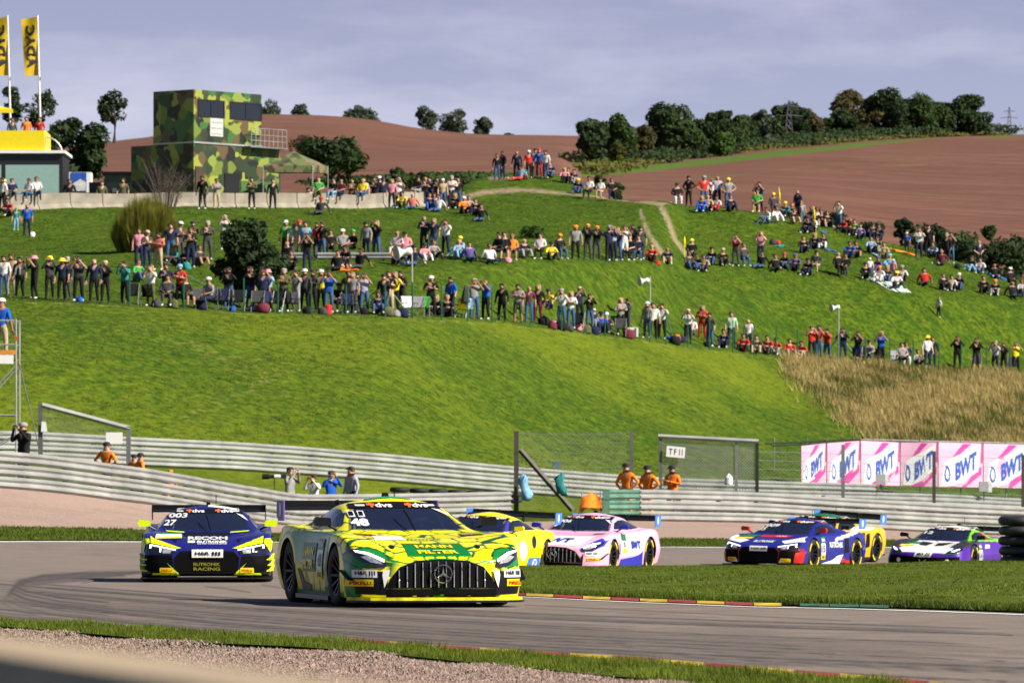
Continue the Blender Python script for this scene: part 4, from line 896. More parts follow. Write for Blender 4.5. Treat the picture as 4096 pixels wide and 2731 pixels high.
def tree(u, w, vt, vb, D, kind, label, name='tree', trunk=.22, n=1100, group=None, lift=0.0, cat='tree', skip_trunk=False, size=None):
    """crown between photo rows vt and vb, w pixels wide"""
    x = xof(u, D); zb = zof(D, vb); h = zof(D, vt) - zb; W = w / FPX * D
    o = empty(name, (x, D, zb - lift)); tag(o, label, cat, group)
    R = np.random.default_rng(int(u * 7 + vt)); lobes = []
    c0 = h * trunk
    for k in range(16):
        q = R.uniform(0, 6.28); hh = R.uniform(.12, .88); prof = math.sin(math.pi * (0.18 + .74 * hh)) ** .7
        rr = R.uniform(.14, .30) * W * (.75 + .4 * prof) * .8; off = max(W / 2 * prof - rr * .75, 0) * R.uniform(.35, 1.25)
        zc = c0 + (h - c0) * hh; rz = rr * R.uniform(.7, 1.0); zc = min(zc, h - rz * .95)
        lobes.append((off * math.cos(q), off * math.sin(q), zc + lift, rr, rr, rz))
    if not skip_trunk:
        mb = MB(); tr = max(.045 * h, .05); mb.tube([(0, 0, -.5), (0.02 * h, 0, h * .3 + lift), (-.01 * h, 0, h * .7 + lift)], [tr, tr * .7, tr * .2], 7)
        for l in lobes[:6]: mb.tube([(0, 0, h * .25 + lift), (l[0] * .6, l[1] * .6, l[2] * .85 + .1), (l[0], l[1], l[2])], [tr * .5, tr * .3, tr * .1], 5)
        mb.build('trunk', M_BARK, o)
    leaf_cloud('crown', lobes, n, size or max(W, h) * .05, ML[kind], o)
    return o
skyl = [(2515, 70, 520, 612, 735, 'm', 'low gap-filling tree between second and third skyline trees'), (2620, 90, 470, 606, 775, 'm', 'mid green tree left against the broad domed tree'), (2810, 110, 480, 604, 800, 'd', 'dark low tree in the dip right of the dome'), (3010, 70, 480, 585, 845, 'd', 'dark tree just left of the sparse pale tree'), (3100, 70, 450, 572, 870, 'm', 'leafy tree between sparse tree and pylon'), (3205, 70, 440, 566, 888, 'd', 'dark tree just right of the lattice pylon'), (3310, 80, 470, 562, 900, 'm', 'low tree filling the gap before the grove'), (3480, 120, 385, 558, 912, 'm', 'mid green tree inside the tall grove'), (3620, 120, 375, 556, 916, 'd', 'dark tree inside the tall grove'), (3770, 110, 400, 550, 922, 'd', 'dark tree linking grove and pointed tree'), (2355, 125, 480, 622, 690, 'd', 'rounded dark tree at the left end of the skyline wood'), (2462, 130, 456, 616, 720, 'm', 'tall dark tree second in the skyline wood'), (2570, 95, 500, 608, 750, 'b', 'low brownish tree third in the skyline wood'),
        (2690, 200, 413, 604, 770, 'd', 'broad tall tree with domed top in the skyline wood'), (2730, 130, 470, 606, 765, 'm', 'leafy lower tree tucked against the broad domed tree'), (2880, 110, 440, 598, 820, 'd', 'dark tree right of the broad domed tree'), (2960, 120, 452, 592, 830, 'm', 'mid green tree beside the sparse pale tree'),
        (3050, 92, 430, 575, 850, 'f', 'sparse pale tree with gaps beside the lattice pylon'), (3148, 118, 402, 566, 890, 'd', 'upright dark tree behind the lattice pylon'), (3252, 104, 410, 562, 890, 'b', 'brownish tinged tree right of the lattice pylon'),
        (3375, 90, 440, 560, 900, 'd', 'lower dark tree at the left of the tall grove'), (3410, 165, 358, 558, 905, 'b', 'tall grey-green tree at the left of the tall grove'), (3548, 170, 354, 556, 910, 'd', 'tallest dark tree in the middle of the grove'), (3690, 165, 372, 552, 915, 'm', 'tall tree right of the grove middle'),
        (3856, 150, 376, 546, 925, 'd', 'pointed dark tree at the right end of the grove'), (3905, 100, 450, 546, 925, 'd', 'low dark tree at the far right of the grove'), (2890, 86, 532, 606, 780, 'g', 'bright round bush below the skyline wood'), (2475, 60, 585, 640, 690, 'y', 'small yellowish bush at the field corner')]
for (u, w, vt, vb, D, k, lb) in skyl: tree(u, w * 1.25, vt, vb + 6, D, k, lb, trunk=.0, n=3600, size=.40, group='skyline wood', name='skyline_tree')
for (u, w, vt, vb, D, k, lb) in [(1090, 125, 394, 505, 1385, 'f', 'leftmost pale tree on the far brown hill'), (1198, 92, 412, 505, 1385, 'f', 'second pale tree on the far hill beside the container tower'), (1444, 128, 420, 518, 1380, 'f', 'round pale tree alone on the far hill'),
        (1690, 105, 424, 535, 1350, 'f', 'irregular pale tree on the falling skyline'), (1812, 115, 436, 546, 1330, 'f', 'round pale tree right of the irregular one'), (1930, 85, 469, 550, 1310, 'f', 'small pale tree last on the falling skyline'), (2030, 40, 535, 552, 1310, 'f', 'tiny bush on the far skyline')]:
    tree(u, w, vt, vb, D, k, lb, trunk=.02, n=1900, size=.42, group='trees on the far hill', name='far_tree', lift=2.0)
tree(457, 135, 360, 545, 420, 'd', 'lollipop shaped tree with bare trunk left of the container tower', n=1400, trunk=.28)
tree(155, 130, 352, 520, 440, 'd', 'dark tree behind the second flag pole', n=1300, trunk=.1); tree(40, 105, 344, 520, 440, 'd', 'dark tree behind the first flag pole', n=1300, trunk=.1)
tree(310, 250, 448, 800, 395, 'd', 'large dark round bush left of the army truck', n=2600, trunk=.05, name='bush', cat='bush'); tree(215, 120, 520, 800, 393, 'd', 'dark bush beside the pavilion', n=1200, trunk=.05, name='bush', cat='bush')
tree(1310, 300, 548, 705, 400, 'd', 'wide spreading dark shrub behind the gazebo', n=2200, trunk=.15, name='shrub', cat='shrub'); tree(1210, 120, 540, 650, 402, 'b', 'upper left boughs of a shrub above the gazebo', n=700, trunk=.2, name='shrub', cat='shrub')
for (u, w, vt, vb, D, lb) in ((1590, 72, 668, 735, 372, 'round clipped bush behind the concrete wall'), (2393, 64, 702, 752, 372, 'round clipped bush left of its pair beside the mound'), (2468, 62, 732, 800, 366, 'round clipped bush right of its pair beside the mound'), (1690, 60, 690, 740, 405, 'small hazy bush behind the wall end'), (3612, 82, 862, 1000, 351.5, 'tall clipped dark bush on the right crest')):
    tree(u, w, vt, vb, D, 'm' if u < 3000 else 'k', lb, name='bush', cat='bush', trunk=.02, n=1200, skip_trunk=True, size=.16)
for (u, w, vt, vb, D, k, lb) in ((3720, 200, 900, 1010, 372, 'd', 'dark hedge bush behind the striped shirt man'), (3850, 260, 930, 1090, 368, 'm', 'broad hedge bush behind the right crest'), (3990, 240, 950, 1140, 372, 'd', 'dark hedge bush near the right edge'), (4090, 200, 930, 1150, 376, 'd', 'hedge bush cut by the right picture edge'), (3862, 72, 965, 1068, 352.5, 'k', 'dark vase shaped clipped bush on the right crest'), (3955, 60, 905, 960, 385, 'm', 'single upright bush tip above the right hedge'), (3330, 90, 840, 900, 356, 'm', 'low bush behind the seated group on the crest'), (3480, 120, 890, 960, 360, 'd', 'low dark bush behind the crest group'), (4220, 240, 960, 1200, 376, 'd', 'hedge bush beyond the right edge')):
    tree(u, w, vt, vb, D, k, lb, name='hedge_bush', cat='bush', trunk=.0, n=1700, skip_trunk=True, size=.20)
tree(1000, 290, 866, 1150, 248.5, 'd', 'dense dark green bush in the crowd near the front row', name='bush', cat='bush', trunk=.0, n=5200, size=.15)
tree(2120, 130, 905, 968, 301, 'g', 'low bush on the grass slope behind the second row', name='bush', cat='bush', trunk=0, n=900, skip_trunk=True, size=.14)
# reed like shrub and bare twig bush
def twigs(u, v, D, n, h, spread, m_, name, label, r=.012, cat='shrub', curl=.3, branch=0):
    b = hit(u, v, D - 25, D + 25) if D < 360 else Vector((xof(u, D), D, zxy(xof(u, D), D))); o = empty(name, b); tag(o, label, cat)
    mb = MB(); R = np.random.default_rng(int(u))
    for k in range(n):
        q = R.uniform(0, 6.28); s = spread * R.uniform(.1, 1) ** .6; hh = h * R.uniform(.6, 1.05) * (1 - .35 * (s / spread) ** 2); bx, by = .35 * s * math.cos(q), .35 * s * math.sin(q)
        p0 = Vector((bx, by, -.1)); p1 = Vector((bx * 1.6, by * 1.6, hh * .55)); p2 = Vector((s * math.cos(q), s * math.sin(q), hh)) 
        mb.tube([p0, p1, p2], [r, r * .8, r * .3], 3, False)
        for j in range(branch): 
            t = R.uniform(.3, .95); a = p0.lerp(p2, t); mb.tube([a, a + Vector((R.uniform(-.5, .5), R.uniform(-.5, .5), R.uniform(.2, .7)))], [r * .5, r * .2], 3, False)
    mb.build('stems', m_, o); return o
_rb = hit(585, 1008, 240, 300); _ro = empty('reed_shrub', _rb); tag(_ro, 'tall yellowish green reed shrub below the concrete wall', 'shrub')
_q = RNG.uniform(0, 6.283, 9000); _rr2 = RNG.uniform(0, 1, 9000) ** .55; _hx = 1.65 * _rr2 * np.cos(_q); _hy = 1.2 * _rr2 * np.sin(_q); _hh = (2.45 * np.sqrt(np.clip(1.08 - _rr2 ** 2, 0, 1)) + .25) * RNG.uniform(.72, 1.08, 9000)
_ln = RNG.normal(0, .10, (9000, 2)); _w = RNG.uniform(.02, .045, 9000); _P0 = np.stack([_hx * .8, _hy * .8, -.1 + 0 * _hx], 1); _T0 = np.stack([_hx * 1.05 + _ln[:, 0], _hy * 1.05 + _ln[:, 1], _hh], 1); _dd = np.stack([np.cos(_q * 7), np.sin(_q * 7), 0 * _q], 1) * _w[:, None]
link('stems', mesh_np('stems', np.stack([_P0 - _dd, _P0 + _dd, _T0], 1).reshape(-1, 3), np.arange(27000).reshape(-1, 3), [leaf_mat('reed_green', (.150, .150, .018), .5, 1.6)]), _ro)
tree(590, 230, 900, 1010, 276, 'd', 'dark foot of the reed shrub', name='undergrowth_bush', cat='bush', trunk=0, n=900, skip_trunk=True, size=.14)
twigs(655, 835, 322, 46, 3.0, 1.9, mat('bare_twig', (.07, .05, .045), .9), 'bare_shrub', 'leafless grey twiggy shrub before the container tower', r=.022, branch=5)
tag(leaf_cloud('hedge', [(xof(u, D), D, zof(D, v), 7, 6, .32) for u, v, D in ((1560, 728, 440), (1750, 720, 445), (1900, 712, 450))], 5200, .28, ML['m'], None), 'dark green hedgerow between the hill and the far brown field', 'hedge', kind='stuff')
vl = [(2290, 684, 560), (2380, 674, 650), (2480, 664, 700), (2600, 652, 740), (2720, 640, 780), (2850, 625, 815), (2980, 612, 830), (3100, 600, 842), (3220, 590, 860), (3340, 580, 872), (3470, 570, 885), (3600, 562, 900), (3760, 554, 915), (3900, 550, 928)]
tag(leaf_cloud('field_margin', [(xof(u, D), D, zof(D, v - 8), 6, 7, .5) for u, v, D in vl], 9000, .3, ML['y'], None), 'strip of green weeds along the upper field edge', 'hedge', kind='stuff')
tag(leaf_cloud('undergrowth', [(xof(u, D + 14), D + 14, zof(D + 14, v - 32), 8, 5, 1.05) for u, v, D in vl[2:]], 16000, .34, ML['d'], None), 'dark undergrowth below the skyline wood', 'undergrowth', kind='stuff')

# ---- grass blades and stones
def blades(name, x, y, z, h, w, m_, label, cat='grass', lean=.35, wind=(0, 0), attr=None):
    n = len(x); q = RNG.uniform(0, 6.283, n); ln = RNG.normal(0, lean, (n, 2)) * h[:, None] + np.array(wind) * h[:, None]
    P = np.stack([x, y, z], 1); d = np.stack([np.cos(q), np.sin(q), 0 * q], 1) * (w[:, None] / 2)
    T = P + np.stack([ln[:, 0], ln[:, 1], h], 1)
    V = np.stack([P - d, P + d, T], 1).reshape(-1, 3); F = np.arange(3 * n).reshape(-1, 3)
    o = link(name, mesh_np(name, V, F, [m_])); tag(o, label, cat, kind='stuff'); return o
M_BLH = mat('blade_hill', (.082, .140, .010), .65, var=.4, scale=1.2, backlit=.4, spec=.15); M_BL3 = mat('blade_fresh', (.125, .165, .016), .65, var=.4, scale=1.6, backlit=.35, spec=.2); M_BL1 = mat('blade_green', (.086, .126, .010), .65, var=.4, scale=1.6, backlit=.35, spec=.2); M_BL2 = mat('blade_deep', (.062, .098, .010), .65, var=.5, scale=2.0, backlit=.3, spec=.2); M_STRAW = mat('blade_straw', (.40, .31, .13), .75, var=.35, scale=1.1, backlit=.25, spec=.15); M_STRAW2 = mat('blade_olive', (.115, .120, .030), .75, var=.45, scale=1.4, backlit=.3, spec=.15)
def scatter(n, u0, u1, dn, df, pw=1.0):
    u = RNG.uniform(u0, u1, n); a = np.interp(u, [p[0] for p in dn], [p[1] for p in dn]); b = np.interp(u, [p[0] for p in df], [p[1] for p in df])
    D = a + (b - a) * RNG.uniform(0, 1, n) ** pw; return u, D, (u - UC) / FPX * D
u, D, x = scatter(52000, -150, 4250, [(p[0], p[1] - .25) for p in NG], [(p[0], p[1] + .04) for p in NEAR_EDGE])
k_ = .5 + .5 * np.clip(wav(x, D, 1.1, 31) + .4, 0, 1.4)
blades('near_grass', x, D, zt(u, D) + .02, RNG.uniform(.03, .09, len(x)) * k_, RNG.uniform(.006, .013, len(x)), M_BL3, 'short grass blades along the near track edge')
ISLF = [(u_, min(d_, 106)) for u_, d_ in ISL_FAR]
u, D, x = scatter(190000, 1800, 4250, ISL_LOW, ISLF, 1.0)
blades('infield_grass_blades', x, D, zt(u, D) + .07, RNG.uniform(.018, .055, len(x)) * (.6 + .5 * np.clip(wav(x, D, 2.0, 33), -.6, 1)), RNG.uniform(.010, .022, len(x)), M_BL3, 'short mown grass on the infield island')
u, D, x = scatter(9000, 1850, 4250, [(p[0], p[1] - .1) for p in ISL_LOW], [(p[0], p[1] + .5) for p in ISL_LOW])
blades('infield_edge_grass', x, D, zt(u, D) + .03, RNG.uniform(.03, .10, len(x)), RNG.uniform(.010, .02, len(x)), M_BL2, 'longer grass along the infield edge')
u, D, x = scatter(520, 2300, 4200, [(2300, 78), (4200, 70)], [(2300, 82), (4200, 76)])
blades('grass_clippings', x, D, zt(u, D) + .07, RNG.uniform(.015, .05, len(x)), RNG.uniform(.02, .06, len(x)), M_STRAW2, 'dry clods and clippings on the infield grass', lean=1.2)
u, D, x = scatter(30000, -300, 4400, [(p[0], p[1] + .4) for p in FARE], VERGE)
blades('verge_grass_blades', x, D, zt(u, D) + .03, RNG.uniform(.02, .07, len(x)), RNG.uniform(.02, .04, len(x)), M_BL1, 'short grass on the far verge')
# tall dry grass on the right part of the embankment
u = RNG.uniform(3120, 4500, 120000); t = RNG.uniform(0, 1, len(u)); d0 = np.interp(u, [p[0] for p in RR], [p[1] for p in RR]) + 1.5; d1 = np.interp(u, [p[0] for p in KN[11]], [p[1] for p in KN[11]]) - .6
D = d0 + (d1 - d0) * t; z = zt(u, D); v = VH + (H - z) * FPX / D
ub = np.interp(v, [1430, 1520, 1640, 1760, 1900], [3150, 3190, 3330, 3500, 3560]); ok = (u > ub + 40 * wav(D, v * .1, 7, 3) + RNG.normal(0, 45, len(u))) & (v < 1890)
u, D, z = u[ok], D[ok], z[ok]; x = (u - UC) / FPX * D
cl = wav(x, D, 4.5, 41) + .6 * wav(x, D, 1.6, 42); st = cl + RNG.normal(0, .35, len(u)) > -.15
blades('dry_grass', x[st], D[st], z[st], RNG.uniform(.25, .75, st.sum()) * np.clip(.8 + .35 * cl[st], .45, 1.3), RNG.uniform(.03, .065, st.sum()), M_STRAW, 'tall straw-coloured dry grass on the right embankment', wind=(-.25, -.12), lean=.3)
st = ~st; blades('rough_grass', x[st], D[st], z[st], RNG.uniform(.15, .5, st.sum()), RNG.uniform(.03, .07, st.sum()), M_STRAW2, 'olive green rough grass between the dry stalks', wind=(-.15, -.1))
# tufts along the hill, uneven lip of the embankment
u, D, x = scatter(50000, -300, 4400, [(p[0], p[1] + 1.5) for p in RR], [(p[0], p[1] - .5) for p in KN[11]])
blades('bank_grass', x, D, zt(u, D) - .01, RNG.uniform(.03, .10, len(x)) * (.6 + .6 * np.clip(wav(x, D, 3.0, 51), -.5, 1)), RNG.uniform(.04, .09, len(x)), M_BL3, 'mown grass on the embankment', lean=.5)
u, D, x = scatter(110000, -300, 4400, [(p[0], p[1] + 1.2) for p in KN[11]], [(p[0], p[1] + 2) for p in KN[15]])
_i = np.clip(((u - GU[0]) / (GU[1] - GU[0])).astype(int), 0, len(GU) - 1); _j = np.clip(np.searchsorted(GD, D), 0, len(GD) - 1); _ok = _dirt[_i, _j] + .3 * RNG.random(len(u)) < .5; u, D, x = u[_ok], D[_ok], x[_ok]
blades('hill_grass_blades', x, D, zt(u, D) - .01, RNG.uniform(.03, .11, len(x)) * (.6 + .6 * np.clip(wav(x, D, 4.0, 52), -.5, 1)), RNG.uniform(.05, .10, len(x)), M_BLH, 'mown grass on the upper hill', lean=.5)
# loose stones in the foreground
n = 78000; u, D, x = scatter(n, -250, 4000, [(-250, 37.5), (4000, 37.5)], [(p[0], p[1] - .1) for p in NG], .8)
gz = zt(u, D) - .01 + 0.045 * (0.5 + 0.5 * wav(x, D, 2.2, 12)); s = RNG.uniform(.005, .016, n) * RNG.uniform(.7, 1.3, n)
oct_ = np.array([(1, 0, 0), (-1, 0, 0), (0, 1, 0), (0, -1, 0), (0, 0, 1), (0, 0, -1)], float); fo = np.array([(0, 2, 4), (2, 1, 4), (1, 3, 4), (3, 0, 4), (2, 0, 5), (1, 2, 5), (3, 1, 5), (0, 3, 5)])
Vs = oct_[None] * s[:, None, None] * RNG.uniform(.55, 1.3, (n, 6, 1)) + RNG.normal(0, .25, (n, 6, 3)) * s[:, None, None] + np.stack([x, D, gz], 1)[:, None]
tag(link('gravel_stones', mesh_np('gravel_stones', Vs.reshape(-1, 3), (fo[None] + 6 * np.arange(n)[:, None, None]).reshape(-1, 3), [mat('stone', (.25, .18, .15), .9, var=.6, scale=9)])), 'loose pinkish gravel stones in the foreground', 'gravel', kind='stuff')
# ------------------------------------------------------------------ race cars
def car_paint(name): return mat(name, (1, 1, 1), .38, var=.03, scale=2, coat=.35, attr='paint', spec=.25)
M_PAINT = car_paint('car_paint'); M_CBLK = mat('carbon_black', (.006, .006, .007), .35, var=.2, scale=12, spec=.25); M_MATTE = mat('matte_black', (.003, .003, .0035), .7, spec=.08)
M_RIM = mat('dark_rim', (.02, .02, .022), .35, metal=.6); M_CHROME = mat('chrome', (.62, .63, .65), .18, metal=.9, var=.05); M_LAMP = mat('lamp_glass', (.012, .014, .018), .08, spec=.8, coat=1.0)
M_LAMPW = mat('lamp_reflector', (.55, .57, .60), .2, metal=.5, var=.5, scale=22); M_LED = mat('lamp_led', (1, 1, 1), .3, emit=1.3); M_SEAT = mat('seat_fabric', (.02, .02, .022), .8)
def glass_mat():
    m = mat('car_glass', (.020, .028, .070), .04, var=.0, spec=.7, alpha=.55, coat=.6); return m
M_CGLASS = glass_mat(); M_SGLASS = mat('side_glass', (.010, .013, .020), .06, var=.0, spec=.7, coat=.5)
def cm(nm, c, r=.45): return mat('livery_' + nm, c, r, var=.06, scale=3, coat=.15, spec=.2)
CW, CY, CK, CO, CR_, CB, CG, CP = cm('white', (.75, .75, .75)), cm('yellow', (.84, .66, .003)), cm('black', (.005, .005, .006)), cm('orange', (.72, .16, .02)), cm('red', (.50, .02, .015)), cm('blue', (.02, .03, .38)), cm('green', (.004, .17, .035)), cm('purple', (.17, .10, .42))
CL, CLB, CGY, CDK = cm('lime', (.60, .78, .004)), cm('light_blue', (.06, .20, .62)), cm('grey', (.25, .25, .26)), cm('olive', (.20, .19, .015))

def tess(poly, res):
    bm = bmesh.new(); vs = [bm.verts.new((a, b, 0)) for a, b in poly]; bm.faces.new(vs); bmesh.ops.triangulate(bm, faces=bm.faces)
    for _ in range(7):
        es = [e for e in bm.edges if e.calc_length() > res]
        if not es: break
        bmesh.ops.subdivide_edges(bm, edges=es, cuts=1); bmesh.ops.triangulate(bm, faces=bm.faces)
    bm.verts.index_update(); V = [v.co[:2] for v in bm.verts]; F = [tuple(v.index for v in f.verts) for f in bm.faces]; bm.free(); return V, F
def tess_faces(V2, F, res):
    bm = bmesh.new(); vs = [bm.verts.new((a, b, 0)) for a, b in V2]
    for f in F:
        try: bm.faces.new([vs[i] for i in f])
        except ValueError: pass
    bmesh.ops.triangulate(bm, faces=bm.faces)
    for _ in range(4):
        es = [e for e in bm.edges if e.calc_length() > res]
        if not es: break
        bmesh.ops.subdivide_edges(bm, edges=es, cuts=1); bmesh.ops.triangulate(bm, faces=bm.faces)
    bm.verts.index_update(); V = [v.co[:2] for v in bm.verts]; F = [tuple(v.index for v in f.verts) for f in bm.faces]; bm.free(); return V, F
DIRS = {'F': (lambda a, b: Vector((a, -5, b)), Vector((0, 1, 0))), 'L': (lambda a, b: Vector((5, a, b)), Vector((-1, 0, 0))), 'R': (lambda a, b: Vector((-5, a, b)), Vector((1, 0, 0))), 'T': (lambda a, b: Vector((a, b, 5)), Vector((0, 0, -1)))}
class Car: pass
def section(cp, per):
    """cp (8,2) control points -> smooth half section"""
    P = np.vstack([cp[0] * [-1, 1] * [1, 1] + [0, 0], cp, cp[-2] * [-1, 1]]); P[0] = cp[1] * [-1, 1]
    out = []
    for i in range(1, 8):
        p0, p1, p2, p3 = P[i - 1], P[i], P[i + 1], P[i + 2]; n = per[i - 1]; t = np.linspace(0, 1, n, endpoint=False)[:, None]
        k = .36
        m1, m2 = (p2 - p0) * k, (p3 - p1) * k
        L = np.linalg.norm(p2 - p1)
        for m_ in (m1, m2):
            ln = np.linalg.norm(m_)
            if ln > L * .9: m_ *= L * .9 / ln
        out.append((2 * t ** 3 - 3 * t ** 2 + 1) * p1 + (t ** 3 - 2 * t ** 2 + t) * m1 + (-2 * t ** 3 + 3 * t ** 2) * p2 + (t ** 3 - t ** 2) * m2)
    out.append(P[8][None]); return np.vstack(out)
def make_body(st, res, wheels, wind, paint):
    """loft; returns V, F and the BVH of the closed shell"""
    A = np.array(st, float); ys = A[:, 0]
    d = np.abs(np.diff(ys)); yy = [ys[0]]
    for a, b in zip(ys[:-1], ys[1:]): n = max(2, int(abs(b - a) / res)); yy += list(np.linspace(a, b, n + 1)[1:])
    yy = np.array(yy); par = pchip(ys, A[:, 1:], yy)
    sc = .016 / res; per = [max(2, int(k * sc)) for k in (14, 5, 16, 22, 10, 16, 26)]
    rings = []
    for r in par:
        zb, xs, zs, xm, zm, xf, zf, xb, zbl, xr, zr, zc = r
        rings.append(section(np.array([(0, zb), (xs - .04, zb), (xs, zs), (xm, zm), (xf, zf), (xb, zbl), (xr, zr), (0, zc)]), per))
    n = rings[0].shape[0]; V = []
    for y, h in zip(yy, rings):
        left = np.stack([h[:, 0], np.full(n, y), h[:, 1]], 1); right = left[1:-1][::-1] * [-1, 1, 1]; V.append(np.vstack([left, right]))
    N = V[0].shape[0]; V = np.vstack(V); R_ = len(yy); F = []
    i, j = np.meshgrid(np.arange(R_ - 1), np.arange(N), indexing='ij'); j2 = (j + 1) % N
    F = [tuple(f) for f in np.stack([i * N + j, i * N + j2, (i + 1) * N + j2, (i + 1) * N + j], -1).reshape(-1, 4)]
    c0 = len(V); V = np.vstack([V, V[:N].mean(0), V[-N:].mean(0)])
    F += [(c0, (k + 1) % N, k) for k in range(N)] + [(c0 + 1, (R_ - 1) * N + k, (R_ - 1) * N + (k + 1) % N) for k in range(N)]
    bvh = BVHTree.FromPolygons([tuple(v) for v in V], F)
    # wheel openings: drop faces inside the arch circle, pull the rim onto it
    ins = np.zeros(len(V), bool)
    for (wy, wz, Rw) in wheels:
        dy, dz = V[:, 1] - wy, V[:, 2] - wz; r = np.hypot(dy, dz); m = (r < Rw) & (np.abs(V[:, 0]) > .56) ; ins |= m
    keep = [f for f in F if not all(ins[k] for k in f)]
    edge = np.zeros(len(V), bool); used = set(k for f in keep for k in f); edge[list(used)] = True; edge &= ins
    for (wy, wz, Rw) in wheels:
        dy, dz = V[:, 1] - wy, V[:, 2] - wz; r = np.hypot(dy, dz); m = edge & (r < Rw) & (r > .05); V[m, 1] = wy + dy[m] / r[m] * Rw; V[m, 2] = wz + dz[m] / r[m] * Rw
    # windscreen opening
    wx, wzz = zip(*wind); 
    def inside(x, z):
        c = False; n_ = len(wind)
        for a in range(n_):
            x1, z1 = wind[a]; x2, z2 = wind[(a + 1) % n_]
            if (z1 > z) != (z2 > z) and x < (x2 - x1) * (z - z1) / (z2 - z1) + x1: c = not c
        return c
    cut = np.array([(-1.2 < v[1] < .45) and abs(v[0]) < .75 and .74 < v[2] < 1.2 and inside(v[0] * 1.04, v[2] * 1.0 + (.012 if v[2] > 1 else -.012)) for v in V])
    body = [f for f in keep if not all(cut[k] for k in f)]
    return V, body, bvh, cut
def compact(V, F):
    ids = sorted(set(k for f in F for k in f)); mp = {k: i for i, k in enumerate(ids)}
    return V[ids], [tuple(mp[k] for k in f) for f in F]
def add_panel(C, name, poly, ax, mt, off=.004, parent=None, res=.05, mirror=False, thick=0.0, pts=None):
    """patch laid on the body: poly in (x,z) from the front, (y,z) from a side, (x,y) from above"""
    out = []
    for s in ((1, -1) if mirror else (1,)):
        if pts is None: V2, F = tess([(a * s if ax in 'FT' else a, b) for a, b in poly], res)
        else: V2, F = pts
        o0, dr = DIRS[ax if not (mirror and ax in 'LR' and s < 0) else {'L': 'R', 'R': 'L'}[ax]]
        vs = []
        for a, b in V2:
            o_ = o0(a, b); h = C.bvh.ray_cast(o_, dr)
            if h[0] is None:
                h = C.bvh.find_nearest(o_ + dr * 4.2)
                h = (h[0], h[1])
            nn = h[1] if h[1].dot(dr) < 0 else -h[1]
            vs.append(h[0] + nn * off - dr * off * .6)
        mb = MB(); mb.add(vs, F); me = mb.mesh(name, mt, smooth=True)
        ob = link(name, me, parent or C.root); out.append(ob)
    return out[0] if len(out) == 1 else out
def add_text(C, s, ax, cx, cz, w, h, mt, off=.008, shear=0.0, flip=False, bold=.03, parent=None, rot=0.0, res=.09, name='lettering'):
    V, F = text_cached(s, bold); ww = V[:, 0].max() - V[:, 0].min()
    P = [((x / ww * w + y * h * shear), y * h) for x, y in V]
    c_, s_ = math.cos(rot), math.sin(rot); P = [(a * c_ - b * s_, a * s_ + b * c_) for a, b in P]
    if ax == 'R': P = [(-a, b) for a, b in P]          # seen from the car's right the nose lies to the right
    P = [(cx + (-a if flip else a), cz + b) for a, b in P]
    return add_panel(C, name, None, ax, mt, off, parent, pts=tess_faces(P, F, res))
def rect(x0, x1, z0, z1, sk=0.0): return [(x0, z0), (x1, z0), (x1 + sk, z1), (x0 + sk, z1)]
def dvs_banner(C, zc, x1, x2, h, zb0, zb1, wb, wt):
    add_panel(C, 'windscreen_banner', [(-wb, zb0), (wb, zb0), (wt, zb1), (wt * .5, zb1 + .018), (0, zb1 + .024), (-wt * .5, zb1 + .018), (-wt, zb1)], 'F', CK, .010)
    for x in (x1, x2):
        add_text(C, 'dvs', 'F', x + .075, zc, .19, h, CW, .016)
        add_panel(C, 'emblem', rect(x - .075, x - .045, zc - h * .5, zc + h * .5), 'F', CO, .016); add_panel(C, 'emblem', rect(x - .11, x - .02, zc - h * .1, zc + h * .32), 'F', CO, .017)
    for x in (-wt * .82, wt * .82): add_panel(C, 'small_print', rect(x - .05, x + .05, zc - .012, zc + .006, .004), 'F', CW, .016)
def wheel(C, x, y, r, w, side, rimcol, mark, steer=0.0):
    wh = empty('wheel', (x, y, r), 0, C.root); wh.rotation_euler = (0, 0, steer)
    mb = MB(); hw = w / 2
    mb.lathe([(r * .64, -hw * .96), (r * .70, -hw), (r * .93, -hw * .97), (r * .985, -hw * .80), (r, -hw * .6), (r, hw * .6), (r * .985, hw * .80), (r * .93, hw * .97), (r * .70, hw), (r * .64, hw * .96)], axis='X', n=40); mb.build('tyre', M_TYRE, wh, smooth=True)
    mb = MB(); s = side
    mb.lathe([(r * .66, s * hw * .98), (r * .60, s * hw * .9), (r * .60, -s * hw * .5)], axis='X', n=32)
    for k in range(10):
        q = 2 * math.pi * k / 10; c_, s_ = math.cos(q), math.sin(q); t = Vector((0, -s_, c_)) * .014
        a, b = Vector((s * hw * .55, c_ * r * .10, s_ * r * .10)), Vector((s * hw * .93, c_ * r * .62, s_ * r * .62)); dx = Vector((-s * .035, 0, 0))
        mb.add([a - t, a + t, b + t, b - t, a - t + dx, a + t + dx, b + t + dx, b - t + dx], [(0, 1, 2, 3), (4, 5, 1, 0), (7, 6, 2, 3), (0, 3, 7, 4), (1, 2, 6, 5)])
    mb.lathe([(.0, s * hw * .62), (r * .13, s * hw * .6), (r * .13, s * hw * .2)], axis='X', n=16); mb.build('rim', rimcol, wh)
    mb = MB(); mb.lathe([(.0, s * hw * .1), (r * .52, s * hw * .1), (r * .52, s * hw * .0)], axis='X', n=24); mb.build('brake_disc', mat('brake_steel', (.05, .045, .045), .5, metal=.5), wh)
    if mark:
        mb = MB()
        for q0 in (.5, 2.2, 3.7, 5.3):
            ro, ri = r * .92, r * .80; rows = [[(s * (hw + .004), rr * math.cos(q), rr * math.sin(q)) for q in np.linspace(q0, q0 + .75, 8)] for rr in (ro, ri)]; mb.grid(rows)
        mb.build('sidewall_lettering', mark, wh)
    return wh
